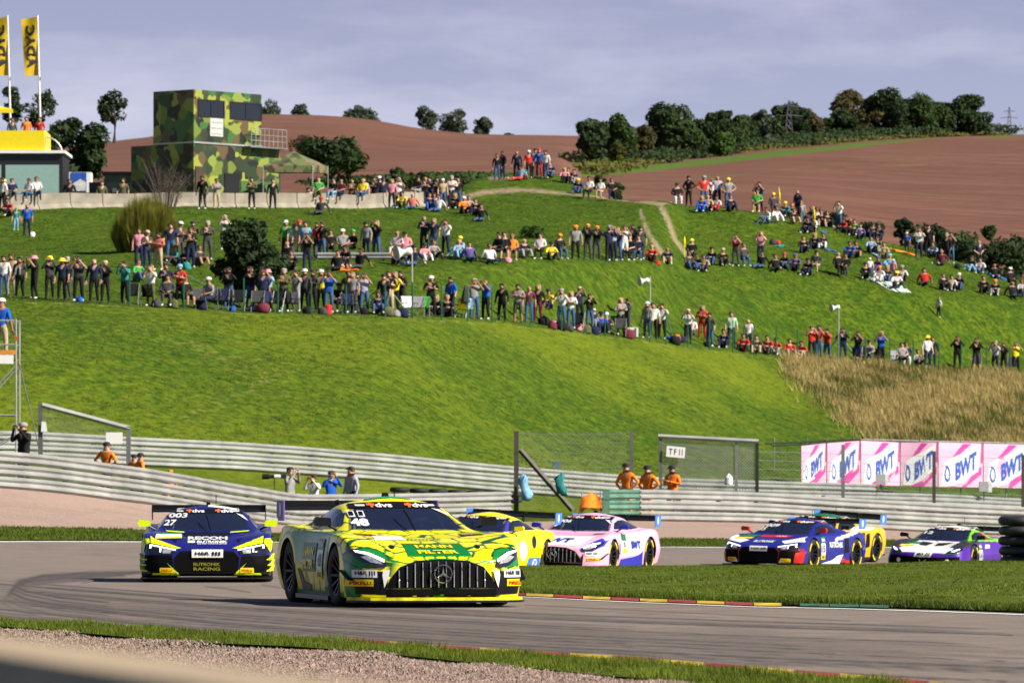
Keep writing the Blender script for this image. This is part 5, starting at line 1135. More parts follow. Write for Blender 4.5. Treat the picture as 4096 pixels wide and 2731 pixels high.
def wing(C, y, z, w, chord, mats, plate, plate_m, neck=True, text=None):
    wr = empty('rear_wing', (0, y, z), 0, C.root)
    prof = [(0, .0), (.02, .022), (chord * .35, .035), (chord * .7, .03), (chord, .065), (chord, .055), (chord * .6, .012), (chord * .3, .002), (.02, -.008)]
    mb = MB(); rows = [[(x, a, b) for a, b in prof] + [(x, prof[0][0], prof[0][1])] for x in np.linspace(-w / 2, w / 2, 9)]; mb.grid(rows); mb.build('main_plane', mats, wr, smooth=False)
    mb = MB(); mb.box((0, chord + .015, .085), (w, .012, .05)); mb.build('gurney_flap', mats, wr)
    ph, pl, dz = plate
    for s in (-1, 1):
        mb = MB(); mb.prism([(-.03, dz), (-.03, dz + ph), (pl, dz + ph), (pl, dz + ph * .25), (pl * .75, dz)], .014, 'YZ', s * w / 2 - .007); ep = mb.build('endplate', plate_m, wr)
        # outward and forward facing print of the plate
        mb = MB(); mb.lathe([(.0, 0), (ph * .30, .0)], n=18, axis='X'); oo = mb.build('emblem', CW, wr); oo.location = (s * (w / 2 + .011), pl * .42, dz + ph * .55); oo.scale = (1, .75, 1.2)
    if neck:
        for s in (-1, 1):
            mb = MB(); mb.prism([(-.28, -.34), (-.16, -.34), (.05, .06), (.16, .075), (.18, .11), (.04, .12), (-.06, .08)], .02, 'YZ', s * .28); mb.build('swan_neck', mats, wr)
    return wr
def plate3(C, ax, cx, cz, w, h, num, green=CG):
    """race number plate: green header, white middle, yellow foot"""
    add_panel(C, 'number_plate', rect(cx - w / 2, cx + w / 2, cz - h * .28, cz + h * .22), ax, CW, .007); add_panel(C, 'number_plate_header', rect(cx - w / 2, cx + w / 2, cz + h * .222, cz + h * .5), ax, green, .007); add_panel(C, 'number_plate_footer', rect(cx - w / 2, cx + w / 2, cz - h * .5, cz - h * .282), ax, CY, .007)
    add_text(C, 'DEKRA', ax, cx, cz + h * .36, w * .86, h * .13, CW, .012); add_text(C, num, ax, cx, cz - h * .03, w * .62, h * .32, CK, .012); add_text(C, 'ADAC', ax, cx, cz - h * .39, w * .7, h * .12, CK, .012)
def splate(C, cx, cz, w, h, kind, ax='F', sk=0.0, off=.012):
    if kind == 'hr':
        add_panel(C, 'sponsor_plate', rect(cx - w / 2, cx + w / 2, cz - h / 2, cz + h / 2, sk), ax, CW, off); add_text(C, 'H&R', ax, cx - w * .16 + sk / 2, cz + h * .08, w * .46, h * .5, CK, off + .005)
        for k in range(3): add_panel(C, 'sponsor_bar', rect(cx + w * (.15 + .1 * k), cx + w * (.21 + .1 * k), cz - h * .22, cz + h * .34, sk * .7), ax, CK, off + .005)
    else:
        add_panel(C, 'sponsor_plate', rect(cx - w / 2, cx + w / 2, cz - h / 2, cz + h / 2, sk), ax, CY, off); add_text(C, 'PIRELLI', ax, cx + sk / 2, cz - h * .04, w * .8, h * .5, CR_, off + .005)
AMG = [  # y, zb, xs, zs, xm, zm, xf, zf, xb, zbl, xr, zr, zc
 (-2.375, .13, .36, .15, .40, .30, .37, .46, .31, .492, .16, .50, .502), (-2.345, .12, .56, .14, .60, .30, .56, .485, .47, .522, .25, .535, .54), (-2.28, .11, .73, .13, .77, .30, .72, .52, .61, .56, .33, .575, .58), (-2.17, .10, .87, .12, .905, .30, .85, .57, .71, .605, .40, .615, .615), (-2.0, .09, .955, .11, .985, .32, .93, .635, .78, .668, .45, .665, .66), (-1.7, .09, .985, .11, 1.015, .36, .97, .735, .80, .755, .45, .722, .712),
 (-1.32, .09, .985, .11, 1.025, .40, .985, .785, .80, .800, .45, .770, .758), (-1.0, .09, .97, .11, 1.012, .42, .965, .785, .80, .812, .45, .797, .790), (-.76, .09, .955, .11, .99, .45, .935, .79, .79, .83, .62, .828, .818), (-.45, .09, .945, .11, .97, .46, .915, .80, .80, .845, .655, .905, .955), (-.15, .09, .94, .11, .965, .46, .91, .805, .80, .858, .605, 1.01, 1.075), (.10, .09, .94, .11, .965, .46, .91, .81, .80, .865, .565, 1.09, 1.165), (.45, .09, .94, .11, .965, .46, .915, .82, .80, .87, .545, 1.13, 1.222),
 (.80, .09, .945, .11, .985, .46, .94, .84, .80, .875, .53, 1.115, 1.208), (1.2, .10, .96, .12, 1.025, .46, .98, .87, .82, .89, .50, 1.03, 1.13), (1.5, .10, .965, .12, 1.035, .46, .985, .875, .84, .90, .47, .96, 1.04), (1.8, .12, .955, .14, 1.02, .46, .965, .86, .85, .895, .45, .905, .955), (2.1, .16, .93, .18, .99, .47, .92, .82, .83, .86, .44, .868, .885), (2.26, .20, .89, .22, .94, .47, .88, .77, .80, .815, .42, .83, .84), (2.29, .24, .80, .26, .85, .47, .80, .72, .72, .76, .36, .78, .79)]
R8 = [
 (-2.33, .13, .46, .15, .50, .28, .46, .42, .38, .455, .2, .468, .47), (-2.29, .12, .68, .14, .72, .28, .66, .445, .55, .482, .28, .495, .498), (-2.2, .11, .83, .13, .87, .29, .80, .49, .66, .525, .35, .535, .538), (-2.02, .10, .94, .12, .965, .31, .90, .565, .75, .592, .42, .59, .59), (-1.75, .09, .965, .11, .99, .36, .945, .67, .78, .685, .45, .655, .648), (-1.35, .09, .97, .11, 1.0, .40, .965, .735, .78, .74, .45, .712, .704), (-1.08, .09, .955, .11, .99, .42, .945, .745, .77, .762, .60, .752, .745),
 (-.80, .09, .94, .11, .965, .44, .92, .755, .775, .785, .655, .83, .865), (-.45, .09, .925, .11, .95, .45, .90, .77, .775, .81, .605, .945, 1.005), (-.15, .09, .92, .11, .945, .45, .90, .78, .775, .825, .565, 1.035, 1.105), (.15, .09, .92, .11, .945, .45, .905, .79, .775, .835, .54, 1.07, 1.16), (.5, .09, .925, .11, .96, .45, .925, .81, .78, .845, .525, 1.055, 1.15), (.9, .10, .94, .12, .985, .45, .95, .835, .79, .86, .50, .99, 1.085), (1.35, .10, .955, .12, 1.005, .45, .965, .845, .81, .87, .47, .92, .985), (1.75, .13, .945, .15, .99, .46, .945, .825, .81, .855, .45, .875, .91), (2.05, .18, .91, .2, .95, .47, .90, .78, .78, .82, .42, .84, .85), (2.18, .24, .82, .26, .87, .47, .82, .72, .70, .77, .36, .79, .80)]
P911 = [
 (-2.25, .13, .50, .15, .54, .30, .50, .46, .42, .50, .2, .51, .51), (-2.18, .11, .74, .13, .78, .30, .72, .52, .6, .55, .3, .55, .55), (-2.0, .10, .90, .12, .93, .32, .88, .64, .70, .63, .4, .60, .60), (-1.6, .09, .95, .11, .98, .38, .94, .76, .72, .74, .45, .69, .68), (-1.25, .09, .955, .11, .985, .42, .94, .80, .74, .79, .45, .75, .74), (-.85, .09, .94, .11, .965, .45, .91, .81, .76, .83, .60, .82, .81), (-.5, .09, .93, .11, .955, .46, .90, .82, .775, .86, .645, .94, .985), (-.15, .09, .93, .11, .955, .46, .90, .83, .78, .88, .595, 1.06, 1.13), (.15, .09, .93, .11, .96, .46, .91, .84, .78, .89, .565, 1.12, 1.21), (.5, .09, .935, .11, .975, .46, .93, .86, .78, .90, .55, 1.14, 1.25), (.9, .10, .95, .12, 1.01, .46, .97, .885, .79, .91, .53, 1.09, 1.21), (1.25, .10, .965, .12, 1.03, .46, .99, .89, .80, .91, .50, 1.02, 1.12), (1.7, .13, .955, .15, 1.02, .46, .97, .86, .80, .89, .46, .94, 1.0), (2.0, .2, .93, .22, .98, .47, .91, .80, .76, .84, .42, .87, .90), (2.15, .26, .84, .28, .88, .47, .82, .72, .68, .77, .36, .79, .80)]
LAM = [tuple([r[0]] + [v if i not in () else v for i, v in enumerate(r[1:])]) for r in R8]
LAM = [tuple(v * (.975 if i in (6, 8, 10, 11, 12) else 1) for i, v in enumerate(r)) for r in R8]; LAM[0] = (-2.40, .12, .34, .14, .38, .26, .34, .38, .28, .41, .15, .42, .425)
MODELS = {'amg': dict(st=AMG, ax=(-1.315, 1.315), rw=(.345, .36), wind=[(-.685, .85), (-.35, .838), (0, .834), (.35, .838), (.685, .85), (.505, 1.135), (.25, 1.158), (0, 1.165), (-.25, 1.158), (-.505, 1.135)], side=[(-.42, .895), (-.10, 1.02), (.15, 1.075), (.55, 1.085), (.95, 1.02), (1.22, .92), (.6, .89)], ban=(1.118, -.23, .20, .05, 1.088, 1.14, .545, .505), wing=(1.92, 1.07, 1.86, .34)),
          'r8': dict(st=R8, ax=(-1.35, 1.35), rw=(.345, .355), wind=[(-.675, .79), (-.35, .775), (0, .77), (.35, .775), (.675, .79), (.525, 1.07), (.26, 1.098), (0, 1.106), (-.26, 1.098), (-.525, 1.07)], side=[(-.72, .815), (-.42, .945), (-.12, 1.01), (.22, 1.015), (.45, .96), (.55, .85)], ban=(1.062, -.22, .22, .05, 1.035, 1.075, .545, .52), wing=(1.75, 1.06, 1.78, .34)),
          '911': dict(st=P911, ax=(-1.25, 1.25), rw=(.345, .36), wind=[(-.68, .86), (-.35, .845), (0, .84), (.35, .845), (.68, .86), (.53, 1.13), (.26, 1.16), (0, 1.17), (-.26, 1.16), (-.53, 1.13)], side=[(-.52, .90), (-.2, 1.04), (.1, 1.10), (.5, 1.11), (.9, 1.03), (1.1, .92)], ban=(1.13, -.22, .2, .05, 1.10, 1.14, .55, .52), wing=(1.85, 1.16, 1.95, .36)),
          'lam': dict(st=LAM, ax=(-1.31, 1.31), rw=(.345, .355), wind=[(-.68, .775), (-.35, .76), (0, .755), (.35, .76), (.68, .775), (.525, 1.045), (.26, 1.072), (0, 1.08), (-.26, 1.072), (-.525, 1.045)], side=[(-.72, .80), (-.42, .92), (-.12, .985), (.22, .985), (.5, .93), (.6, .83)], ban=(1.036, -.22, .22, .05, 1.01, 1.05, .545, .52), wing=(1.72, 1.02, 1.75, .33))}
def build_car(model, pos, psi, paint, label, res, rim=None, mark=None, plate_m=None, mirror_m=None, splitter_m=None, roll=0.0, steer=0.0, helmet=(.05, .06, .1), driver_label='driver'):
    C = Car(); M = MODELS[model]; C.M = M
    x, y = pos; c_, s_ = math.cos(psi), math.sin(psi)
    # rest on the track: plane through the wheel contact points
    def W(lx, ly): return (x + lx * c_ - ly * s_, y + lx * s_ + ly * c_)
    zz = {k: zxy(*W(lx, ly)) + .012 for k, (lx, ly) in {'f': (0, -1.3), 'b': (0, 1.3), 'l': (.85, 0), 'r': (-.85, 0)}.items()}
    C.root = empty('race_car', (x, y, (zz['f'] + zz['b'] + zz['l'] + zz['r']) / 4)); C.root.rotation_euler = (math.atan2(zz['b'] - zz['f'], 2.6), -math.atan2(zz['l'] - zz['r'], 1.7) + roll, psi)
    tag(C.root, label, 'race car', 'racing cars on the track')
    wheels = [(M['ax'][0], M['rw'][0], M['rw'][0] + .028), (M['ax'][1], M['rw'][1], M['rw'][1] + .028)]
    V, F, C.bvh, cut = make_body(M['st'], res, wheels, M['wind'], paint)
    inner = [f for f in F if all(V[k][2] > .45 for k in f) and all(abs(V[k][1]) < 1.5 for k in f)]
    V1, F1 = compact(V, F)
    me = bpy.data.meshes.new('body'); me.from_pydata([tuple(v) for v in V1], [], F1); me.materials.append(M_PAINT); me.polygons.foreach_set('use_smooth', [True] * len(F1)); me.update()
    bm = bmesh.new(); bm.from_mesh(me); bmesh.ops.recalc_face_normals(bm, faces=bm.faces); bm.to_mesh(me); bm.free()
    nr = np.zeros(len(V1) * 3, np.float32); me.vertices.foreach_get('normal', nr)
    col = np.ones((len(V1), 4), np.float32); col[:, :3] = paint(V1, nr.reshape(-1, 3))
    at = me.color_attributes.new('paint', 'FLOAT_COLOR', 'POINT'); at.data.foreach_set('color', col.ravel()); C.body = link('body', me, C.root)
    # cockpit lining
    V2, F2 = compact(V, inner); V2 = V2 * [.955, .985, 1] - [0, 0, .018]; mb = MB(); mb.add([tuple(v) for v in V2], F2); mb.build('cockpit_lining', M_MATTE, C.root, smooth=True)
    mb = MB(); mb.box((0, -.42, .70), (1.35, .5, .2)); mb.box((0, .5, .45), (1.4, 1.9, .1)); mb.build('dashboard', M_MATTE, C.root)
    mb = MB(); mb.box((.34, .52, .72), (.46, .16, .66), tilt=Matrix.Rotation(math.radians(-14), 3, 'X')); mb.box((.34, .45, .98), (.36, .2, .2)); mb.build('seat', M_SEAT, C.root)
    mb = MB()
    for s in (-1, 1): mb.tube([(s * .56, -.35, .75), (s * .5, .05, 1.03), (s * .46, .5, 1.1), (s * .5, 1.0, .95)], .022, 6)
    mb.tube([(-.46, .5, 1.1), (.46, .5, 1.1)], .022, 6); mb.tube([(-.46, .5, 1.1), (.5, .55, .55)], .022, 6); mb.build('roll_cage', mat('cage_grey', (.35, .35, .36), .5), C.root)
    mb = MB(); mb.lathe([(.145, -.012), (.165, 0), (.145, .012), (.13, 0), (.145, -.012)], axis='Y', n=18, c=(.34, -.1, .80)); mb.box((.34, -.1, .80), (.26, .02, .03)); mb.build('steering_wheel', M_MATTE, C.root)
    # arch liners, floor
    for (wy, wz, Rw) in wheels:
        for s in (-1, 1):
            mb = MB(); n = 20; rows = [[(s * xx, wy + (Rw + .004) * math.cos(q), wz + (Rw + .004) * math.sin(q)) for q in np.linspace(-.5, math.pi + .5, n)] for xx in (.55, .985)]; mb.grid(rows)
            mb.add([(s * .55, wy + (Rw + .004) * math.cos(q), wz + (Rw + .004) * math.sin(q)) for q in np.linspace(-.5, math.pi + .5, n)], [tuple(range(n))]); mb.build('arch_liner', M_MATTE, C.root)
    add_panel(C, 'windscreen', M['wind'], 'F', M_CGLASS, .006, res=.06)
    add_panel(C, 'side_window', M['side'], 'L', M_SGLASS, .005, mirror=True)
    zc, x1, x2, h, z0, z1, wb, wt = M['ban']; dvs_banner(C, zc, x1, x2, h, z0, z1, wb, wt)
    for wy, r, st_ in ((M['ax'][0], M['rw'][0], steer), (M['ax'][1], M['rw'][1], 0)):
        for s in (-1, 1): wheel(C, s * .845, wy, r, .30, s, rim or M_RIM, mark, st_)
    # splitter: thin plate following the nose plan
    nose = [(r[3 + 0] if 0 else r[4], r[0]) for r in M['st'] if r[0] < -1.75]
    poly = [(a + .035, b - .05) for a, b in nose]; poly = [(-a, b) for a, b in poly[::-1]] + [(-(poly[0][0]) * .5, poly[0][1] - .02), ((poly[0][0]) * .5, poly[0][1] - .02)] + poly
    poly = [(a, b) for a, b in poly]; mb = MB(); mb.prism(poly + [(.95, -1.72), (-.95, -1.72)], .022, 'XY', .055); mb.build('splitter', M_CBLK, C.root)
    if splitter_m: mb = MB(); mb.prism([(a * .985, b + .03) for a, b in poly] + [(.93, -1.72), (-.93, -1.72)], .035, 'XY', .0785); mb.build('splitter_lip', splitter_m, C.root)
    for s in (-1, 1): MB().box((s * .96, 0, .085), (.06, 1.85, .05)).build('side_skirt', M_CBLK, C.root)
    mb = MB(); mb.box((0, 2.1, .16), (1.7, .4, .03)); 
    for k in range(7): mb.box((-.6 + .2 * k, 2.1, .11), (.012, .4, .1))
    mb.build('diffuser', M_CBLK, C.root)
    wy, wz, ww, ch = M['wing']; wing(C, wy, wz, ww, ch, M_CBLK, (.24, .40, -.13), plate_m or CP)
    for s in (-1, 1):      # mirrors on stalks
        my = M['wind'][0][1]; yy = {'amg': -.50, 'r8': -.78, '911': -.55, 'lam': -.75}[model]
        mr = MB(); mr.tube([(0, 0, 0), (s * .10, -.02, .05)], .016, 6); mo = mr.build('mirror', M_CBLK, C.root); mo.location = (s * .80, yy, my - .0)
        mb = MB(); mb.prism([(-.10, -.035), (-.09, .05), (.07, .065), (.10, .02), (.08, -.04)], .10, 'XZ'); oo = mb.build('mirror_housing', mirror_m or M_CBLK, mo); oo.location = (s * .17, -.06, .085); oo.scale = (s, 1, 1)
    mb = MB(); mb.tube([(.12, .62, 1.19), (.12, .64, 1.33)], .006, 4); mb.build('antenna', M_MATTE, C.root)
    mb = MB(); mb.prism([(.5, 0), (.66, .0), (.62, .06), (.54, .05)], .06, 'YZ', -.03); oo = mb.build('roof_camera', M_MATTE, C.root); oo.location = (0, 0, max(r[12] for r in M['st']) - .01)
    mb = MB(); wb_ = M['wind'][0][1]; yc = {'amg': -.78, 'r8': -1.08, '911': -.85, 'lam': -1.08}[model]
    mb.tube([(.05, yc - .02, wb_ - .01), (.0, yc + .16, wb_ + .16), (-.02, yc + .28, wb_ + .22)], .009, 5); mb.build('wiper', M_MATTE, C.root)
    # driver
    d = MB(); d.lathe([(.0, -.16), (.09, -.15), (.125, -.08), (.14, 0), (.13, .08), (.09, .135), (.0, .15)], n=18, c=(0, 0, .0))
    hm = d.mesh('helmet', mat('helmet_%d' % int(helmet[0] * 1000 + helmet[2] * 7), helmet, .25, coat=1.0), True)
    per = MB(); per.tube([(0, .10, -.62), (0, .08, -.35), (0, .03, -.14)], [.17, .19, .07], 12)
    for s in (-1, 1): per.tube([(s * .17, .05, -.22), (s * .25, -.14, -.38), (s * .13, -.42, -.22)], [.065, .055, .04], 8)
    for s in (-1, 1):
        for k in range(5): per.tube([(s * .13, -.43, -.22 + .018 * (k - 2)), (s * (.16 - .01 * k), -.47, -.20 + .02 * (k - 2)), (s * .12, -.48, -.20 + .02 * (k - 2))], .011, 4)
    dr = per.build('person', mat('race_suit', (.03, .035, .06), .8), smooth=True); tag(dr, driver_label, 'person', 'drivers at the wheel')
    R = C.root.rotation_euler.to_matrix().to_4x4(); dr.matrix_world = Matrix.Translation(C.root.location) @ R @ Matrix.Translation((.34, .22, .93))
    h_ = link('helmet', hm, dr); vz = MB(); vz.lathe([(.128, -.03), (.1425, 0.0), (.137, .05)], n=18); vo = vz.build('visor', M_LAMP, dr); vo.scale = (.99, 1.02, 1)
    return C

# ---- liveries
def c3(*c): return np.array(c, float)
def voronoi_edges(P, seeds):
    o = np.zeros(len(P)); w = np.zeros(len(P), int)
    for a in range(0, len(P), 4000):
        d = np.linalg.norm(P[a:a + 4000, None, :] - seeds[None], axis=2); ix = np.argpartition(d, 1, axis=1)[:, :2]; ds = np.sort(np.take_along_axis(d, ix, 1), axis=1); o[a:a + 4000] = ds[:, 1] - ds[:, 0]; w[a:a + 4000] = d.argmin(1)
    return o, w
def paint_snake(V, N):
    Y, YD, G, GD, K = c3(.86, .80, .002), c3(.66, .50, .004), c3(.006, .21, .035), c3(.004, .095, .025), c3(.008, .012, .008)
    r = np.random.default_rng(11); sd = np.stack([r.uniform(-1.05, 1.05, 270), r.uniform(-2.4, 2.3, 270), r.uniform(.1, 1.2, 270)], 1); sd[:, 2] = .35 + .5 * sd[:, 2]
    e, w = voronoi_edges(V * [1, .85, .8], sd * [1, .85, .8]); tone = r.uniform(.86, 1.06, 270)[w]
    c = np.tile(Y, (len(V), 1)) * tone[:, None]
    x, y, z = np.abs(V[:, 0]), V[:, 1], V[:, 2]
    c[(e < .017) & (y < 1.6)] = GD
    roof = (z > .93) & (y > -.2); c[roof] = Y
    gz_ = (y < -1.0) & (z < .60) & (r.random(270)[w] < .16); c[gz_] = G; side = (x > .80) & (y > -.98) & (y < 1.15) & (z < .83) & (z > .26 + .08 * (y + .9)); c[side] = G
    low = (x > .80) & (z < .30 + .10 * (y + .9)) & (y > -.95) & (y < 1.05); c[low] = Y * .9; c[low & (e < .03)] = GD
    c[(z < .165) & (y > -1.8)] = G * .8
    fl = (y < -1.75) & (x > .50) & (z > .36) & (z < .70); g = np.hypot((x - .80) / .21, (z - .55) / .115); c[fl & (g < 1.0)] = G; c[fl & (g > .92) & (g < 1.02)] = K
    top = (y < -2.02) & (z > .47); t = z - (.545 - .30 * x ** 2); c[top & (t < .05) & (x < .56)] = G; sc = np.abs(((x + .06) % .125) - .0625); c[top & (t < .045) & (t > .0) & (x < .5) & (sc < .047)] = Y
    rear = (y > .85) & (x > .80) & (z > .45) & (z < .9); c[rear & (np.hypot(y - 1.315, z - .36) < .47)] = G; c[rear & (np.hypot(y - 1.315, z - .36) < .43)] = Y
    c[(z < .11)] = K; return c
def paint_flat(base, lower=None, zl=.15):
    b = c3(*base)
    def f(V, N):
        c = np.tile(b, (len(V), 1)); c[V[:, 2] < zl] = c3(.01, .01, .011); return c
    return f
def star(C, x, z, r, y):
    o = empty('emblem', (x, y, z), 0, C.root); mb = MB(); mb.lathe([(r * .93, -.012), (r, 0), (r * .93, .012), (r * .87, 0), (r * .93, -.012)], axis='Y', n=32); mb.build('ring', M_CHROME, o)
    mb = MB()
    for k in range(3):
        q = math.pi / 2 + k * 2 * math.pi / 3; t = Vector((math.cos(q), 0, math.sin(q))); n_ = Vector((-math.sin(q), 0, math.cos(q)))
        mb.add([t * r * .9, n_ * r * .15, -n_ * r * .15, Vector((0, -.02, 0))], [(0, 1, 3), (0, 3, 2)])
    mb.build('star', M_CHROME, o)
GRILLE = [(-.62, .215), (-.575, .33), (-.475, .45), (-.30, .515), (0, .535), (.30, .515), (.475, .45), (.575, .33), (.62, .215)]
def amg_face(C, slat_m=M_CHROME):
    g = add_panel(C, 'grille', GRILLE, 'F', M_MATTE, .006)
    for k in range(-6, 7):
        xx = k * .0885 + .044 if k < 0 else k * .0885 + .044
        if abs(xx) > .56: continue
        zt_ = np.interp(abs(xx), [0, .30, .475, .575, .62], [.535, .515, .45, .33, .215]) - .02
        h0 = C.bvh.ray_cast(Vector((xx, -5, .37)), Vector((0, 1, 0)))[0]
        pts = []
        for zz in np.linspace(.225, zt_, 6):
            hh = C.bvh.ray_cast(Vector((xx, -5, zz)), Vector((0, 1, 0)))[0]; pts.append((xx, (hh.y if hh else h0.y) - .022, zz))
        mb = MB(); mb.tube(pts, .0075, 5); mb.build('slat', slat_m, g)
    star(C, 0, .373, .105, -2.44)
    add_panel(C, 'air_intake', [(.63, .14), (.92, .15), (.955, .36), (.90, .42), (.66, .40), (.60, .33)], 'F', CK, .006, mirror=True)
    add_panel(C, 'lower_intake', [(-.62, .12), (.62, .12), (.64, .205), (-.64, .205)], 'F', M_MATTE, .006)
    for s in (1, -1):
        hl = add_panel(C, 'headlight', [(a * s, b) for a, b in [(.615, .455), (.66, .435), (.80, .47), (.90, .53), (.955, .60), (.965, .645), (.90, .645), (.78, .61), (.64, .535)]], 'F', M_LAMP, .008)
        add_panel(C, 'reflector', [(a * s, b) for a, b in [(.66, .48), (.78, .50), (.87, .56), (.80, .57), (.70, .53)]], 'F', M_LAMPW, .011, parent=hl)
        add_panel(C, 'light_strip', [(a * s, b) for a, b in [(.635, .525), (.645, .50), (.80, .575), (.91, .61), (.925, .63), (.79, .60)]], 'F', M_LED, .014, parent=hl)
        add_panel(C, 'hood_vent', [(a * s, b) for a, b in [(.50, -1.25), (.74, -1.32), (.72, -1.0), (.50, -.98)]], 'T', CK, .005)
        for k in range(4): add_panel(C, 'vent_louvre', [(a * s, b) for a, b in [(.50, -1.24 + .065 * k), (.74, -1.29 + .065 * k), (.74, -1.265 + .065 * k), (.50, -1.215 + .065 * k)]], 'T', CY if C.hero else CGY, .010)
        mb = MB(); mb.prism([(-2.15, .30), (-1.80, .40), (-1.80, .425), (-2.15, .33)], .0, 'YZ', 0) if 0 else None
        cn = MB(); cn.add([(s * .93, -2.16, .30), (s * 1.02, -2.10, .315), (s * 1.05, -1.80, .42), (s * .97, -1.80, .41)], [(0, 1, 2, 3)]); cn.add([(s * .93, -2.16, .29), (s * 1.02, -2.10, .305), (s * 1.05, -1.80, .41), (s * .97, -1.80, .40)], [(0, 1, 2, 3)]); cn.build('dive_plane', M_CBLK, C.root)
    sl = [(-.88, .30), (-.40, .30), (-.40, .18), (.55, .15), (.60, .28), (.80, .30), (.80, .14), (-.88, .14)]
    add_panel(C, 'side_exhaust_panel', [(.15, .15), (.62, .15), (.80, .40), (.70, .40), (.5, .24), (.15, .22)], 'L', CK, .006, mirror=True)
    add_panel(C, 'fender_vent', [(-.92, .40), (-.86, .38), (-.82, .62), (-.90, .60)], 'L', CK, .006, mirror=True)
# hero car: yellow and green snake livery
P_ = lambda u, D: (xof(u, D), D)
hc = build_car('amg', (-1.335, 65.4), math.radians(13.6), paint_snake, 'yellow and green scale-patterned race car number 48 leading the pack', .016, plate_m=CP, splitter_m=mat('livery_lip', (.62, .55, .006), .4, var=.5, scale=7), steer=math.radians(3), driver_label='driver in dark helmet at the wheel of the leading yellow-green car', helmet=(.03, .08, .30), mark=None)
hc.hero = True; amg_face(hc)
add_panel(hc, 'hood_panel', [(-.37, .566), (.36, .566), (.325, .700), (-.34, .700)], 'F', CG, .006); add_text(hc, 'MANN', 'F', -.01, .665, .42, .032, CY, .012, bold=.04); add_text(hc, 'FILTER', 'F', -.005, .607, .46, .036, CY, .012, bold=.04)
add_text(hc, 'Winntrade', 'F', -.02, .742, .40, .026, CG, .010, bold=.0, shear=.2)
for s in (-1, 1):
    splate(hc, s * .835, .375, .235, .085, 'hr'); splate(hc, s * .875, .275, .24, .075, 'p')
    add_panel(hc, 'fang', [(s * a, b) for a, b in [(.585, .42), (.655, .41), (.665, .36), (.645, .22), (.60, .33)]], 'F', CW, .016)
    add_panel(hc, 'hood_pin', [(s * .49 + .028 * math.cos(q), .665 + .02 * math.sin(q)) for q in np.linspace(0, 6.28, 11)[:-1]], 'F', CK, .010)
for sx_, ax in ((1, 'R'), (1, 'L')):
    add_panel(hc, 'door_panel', rect(-.10, .60, .37, .70), ax, CG, .005); add_text(hc, 'MANN', ax, .27, .60, .52, .105, CY, .011, bold=.05); add_text(hc, 'FILTER', ax, .27, .455, .56, .105, CY, .011, bold=.05); plate3(hc, ax, -.38, .52, .36, .46, '48')
for i, xx in enumerate((-.565, -.46)):
    add_panel(hc, 'position_display', [(xx - .035, .985), (xx + .035, .985), (xx + .045, 1.055), (xx - .025, 1.055)], 'F', CW, .014); add_panel(hc, 'position_display', [(xx - .022, .997), (xx + .022, .997), (xx + .031, 1.043), (xx - .013, 1.043)], 'F', CK, .019)
add_text(hc, '48', 'F', -.52, .925, .20, .085, CW, .014, shear=.15, bold=.05)
add_panel(hc, 'class_corner', [(.40, 1.085), (.50, 1.065), (.60, .985), (.56, 1.0), (.47, 1.05)], 'F', CW, .014)
add_panel(hc, 'roof_sticker', [(-.30, .30), (.26, .30), (.24, .46), (-.28, .46)], 'T', cm('teal', (.02, .30, .16)), .006); plate3_ = add_panel(hc, 'bonnet_sticker', [(-.62, .735), (-.22, .735), (-.20, .78), (-.56, .785)], 'F', CW, .006)
# pink car
pk_ = build_car('amg', (1.57, 120.25), math.radians(-18), paint_flat((.82, .45, .66)), 'pink and white race car with big blue letters behind the leader', .03, plate_m=CLB, mirror_m=CB, mark=CY, roll=math.radians(1.2), driver_label='driver in pale helmet inside the pink race car', helmet=(.5, .5, .5))
pk_.hero = False; amg_face(pk_, M_GALVD)
add_panel(pk_, 'hood_graphic', [(-.80, .60), (-.5, .56), (0, .565), (.5, .55), (.60, .62), (.72, .76), (.3, .74), (-.3, .74), (-.72, .76)], 'F', CW, .006); add_text(pk_, 'BWT', 'F', -.02, .655, .66, .085, CB, .014, shear=.15, bold=.06)
for s in (-1, 1):
    add_panel(pk_, 'headlight_surround', [(s * a, b) for a, b in [(.58, .50), (.60, .44), (.80, .44), (.97, .56), (.99, .68), (.9, .72), (.80, .66)]], 'F', CB, .005); add_panel(pk_, 'bumper_panel', [(s * a, b) for a, b in [(.63, .14), (.93, .15), (.96, .36), (.90, .42), (.66, .42)]], 'F', cm('pink', (.82, .45, .66)), .010)
    splate(pk_, s * .80, .40, .23, .08, 'hr', off=.016); splate(pk_, s * .84, .29, .24, .07, 'p', off=.016)
for ax in 'LR':
    add_panel(pk_, 'door_graphic', [(-.85, .62), (-.85, .32), (.75, .38), (.85, .72), (.2, .74), (-.5, .72)], ax, CW, .005); add_panel(pk_, 'sill_graphic', [(-.88, .12), (.88, .12), (.80, .44), (.62, .36), (.2, .32), (-.75, .28)], ax, CB, .007); add_text(pk_, 'BWT', ax, .36, .57, .62, .17, CB, .012, bold=.06, shear=-.1)
    add_panel(pk_, 'number_plate', rect(-.62, -.30, .50, .66), ax, CW, .008); add_panel(pk_, 'number_plate_header', rect(-.62, -.30, .66, .80), ax, CG, .010); add_panel(pk_, 'number_plate_footer', rect(-.62, -.30, .40, .50), ax, CY, .010); add_text(pk_, '8', ax, -.46, .58, .09, .12, CK, .014)
add_text(pk_, '006', 'F', -.42, 1.03, .30, .06, CW, .014, shear=.3); add_text(pk_, '8', 'F', -.56, .945, .06, .07, CW, .014, shear=.3); add_panel(pk_, 'class_corner', [(.40, 1.085), (.50, 1.065), (.60, .985), (.56, 1.0), (.47, 1.05)], 'F', CW, .014)
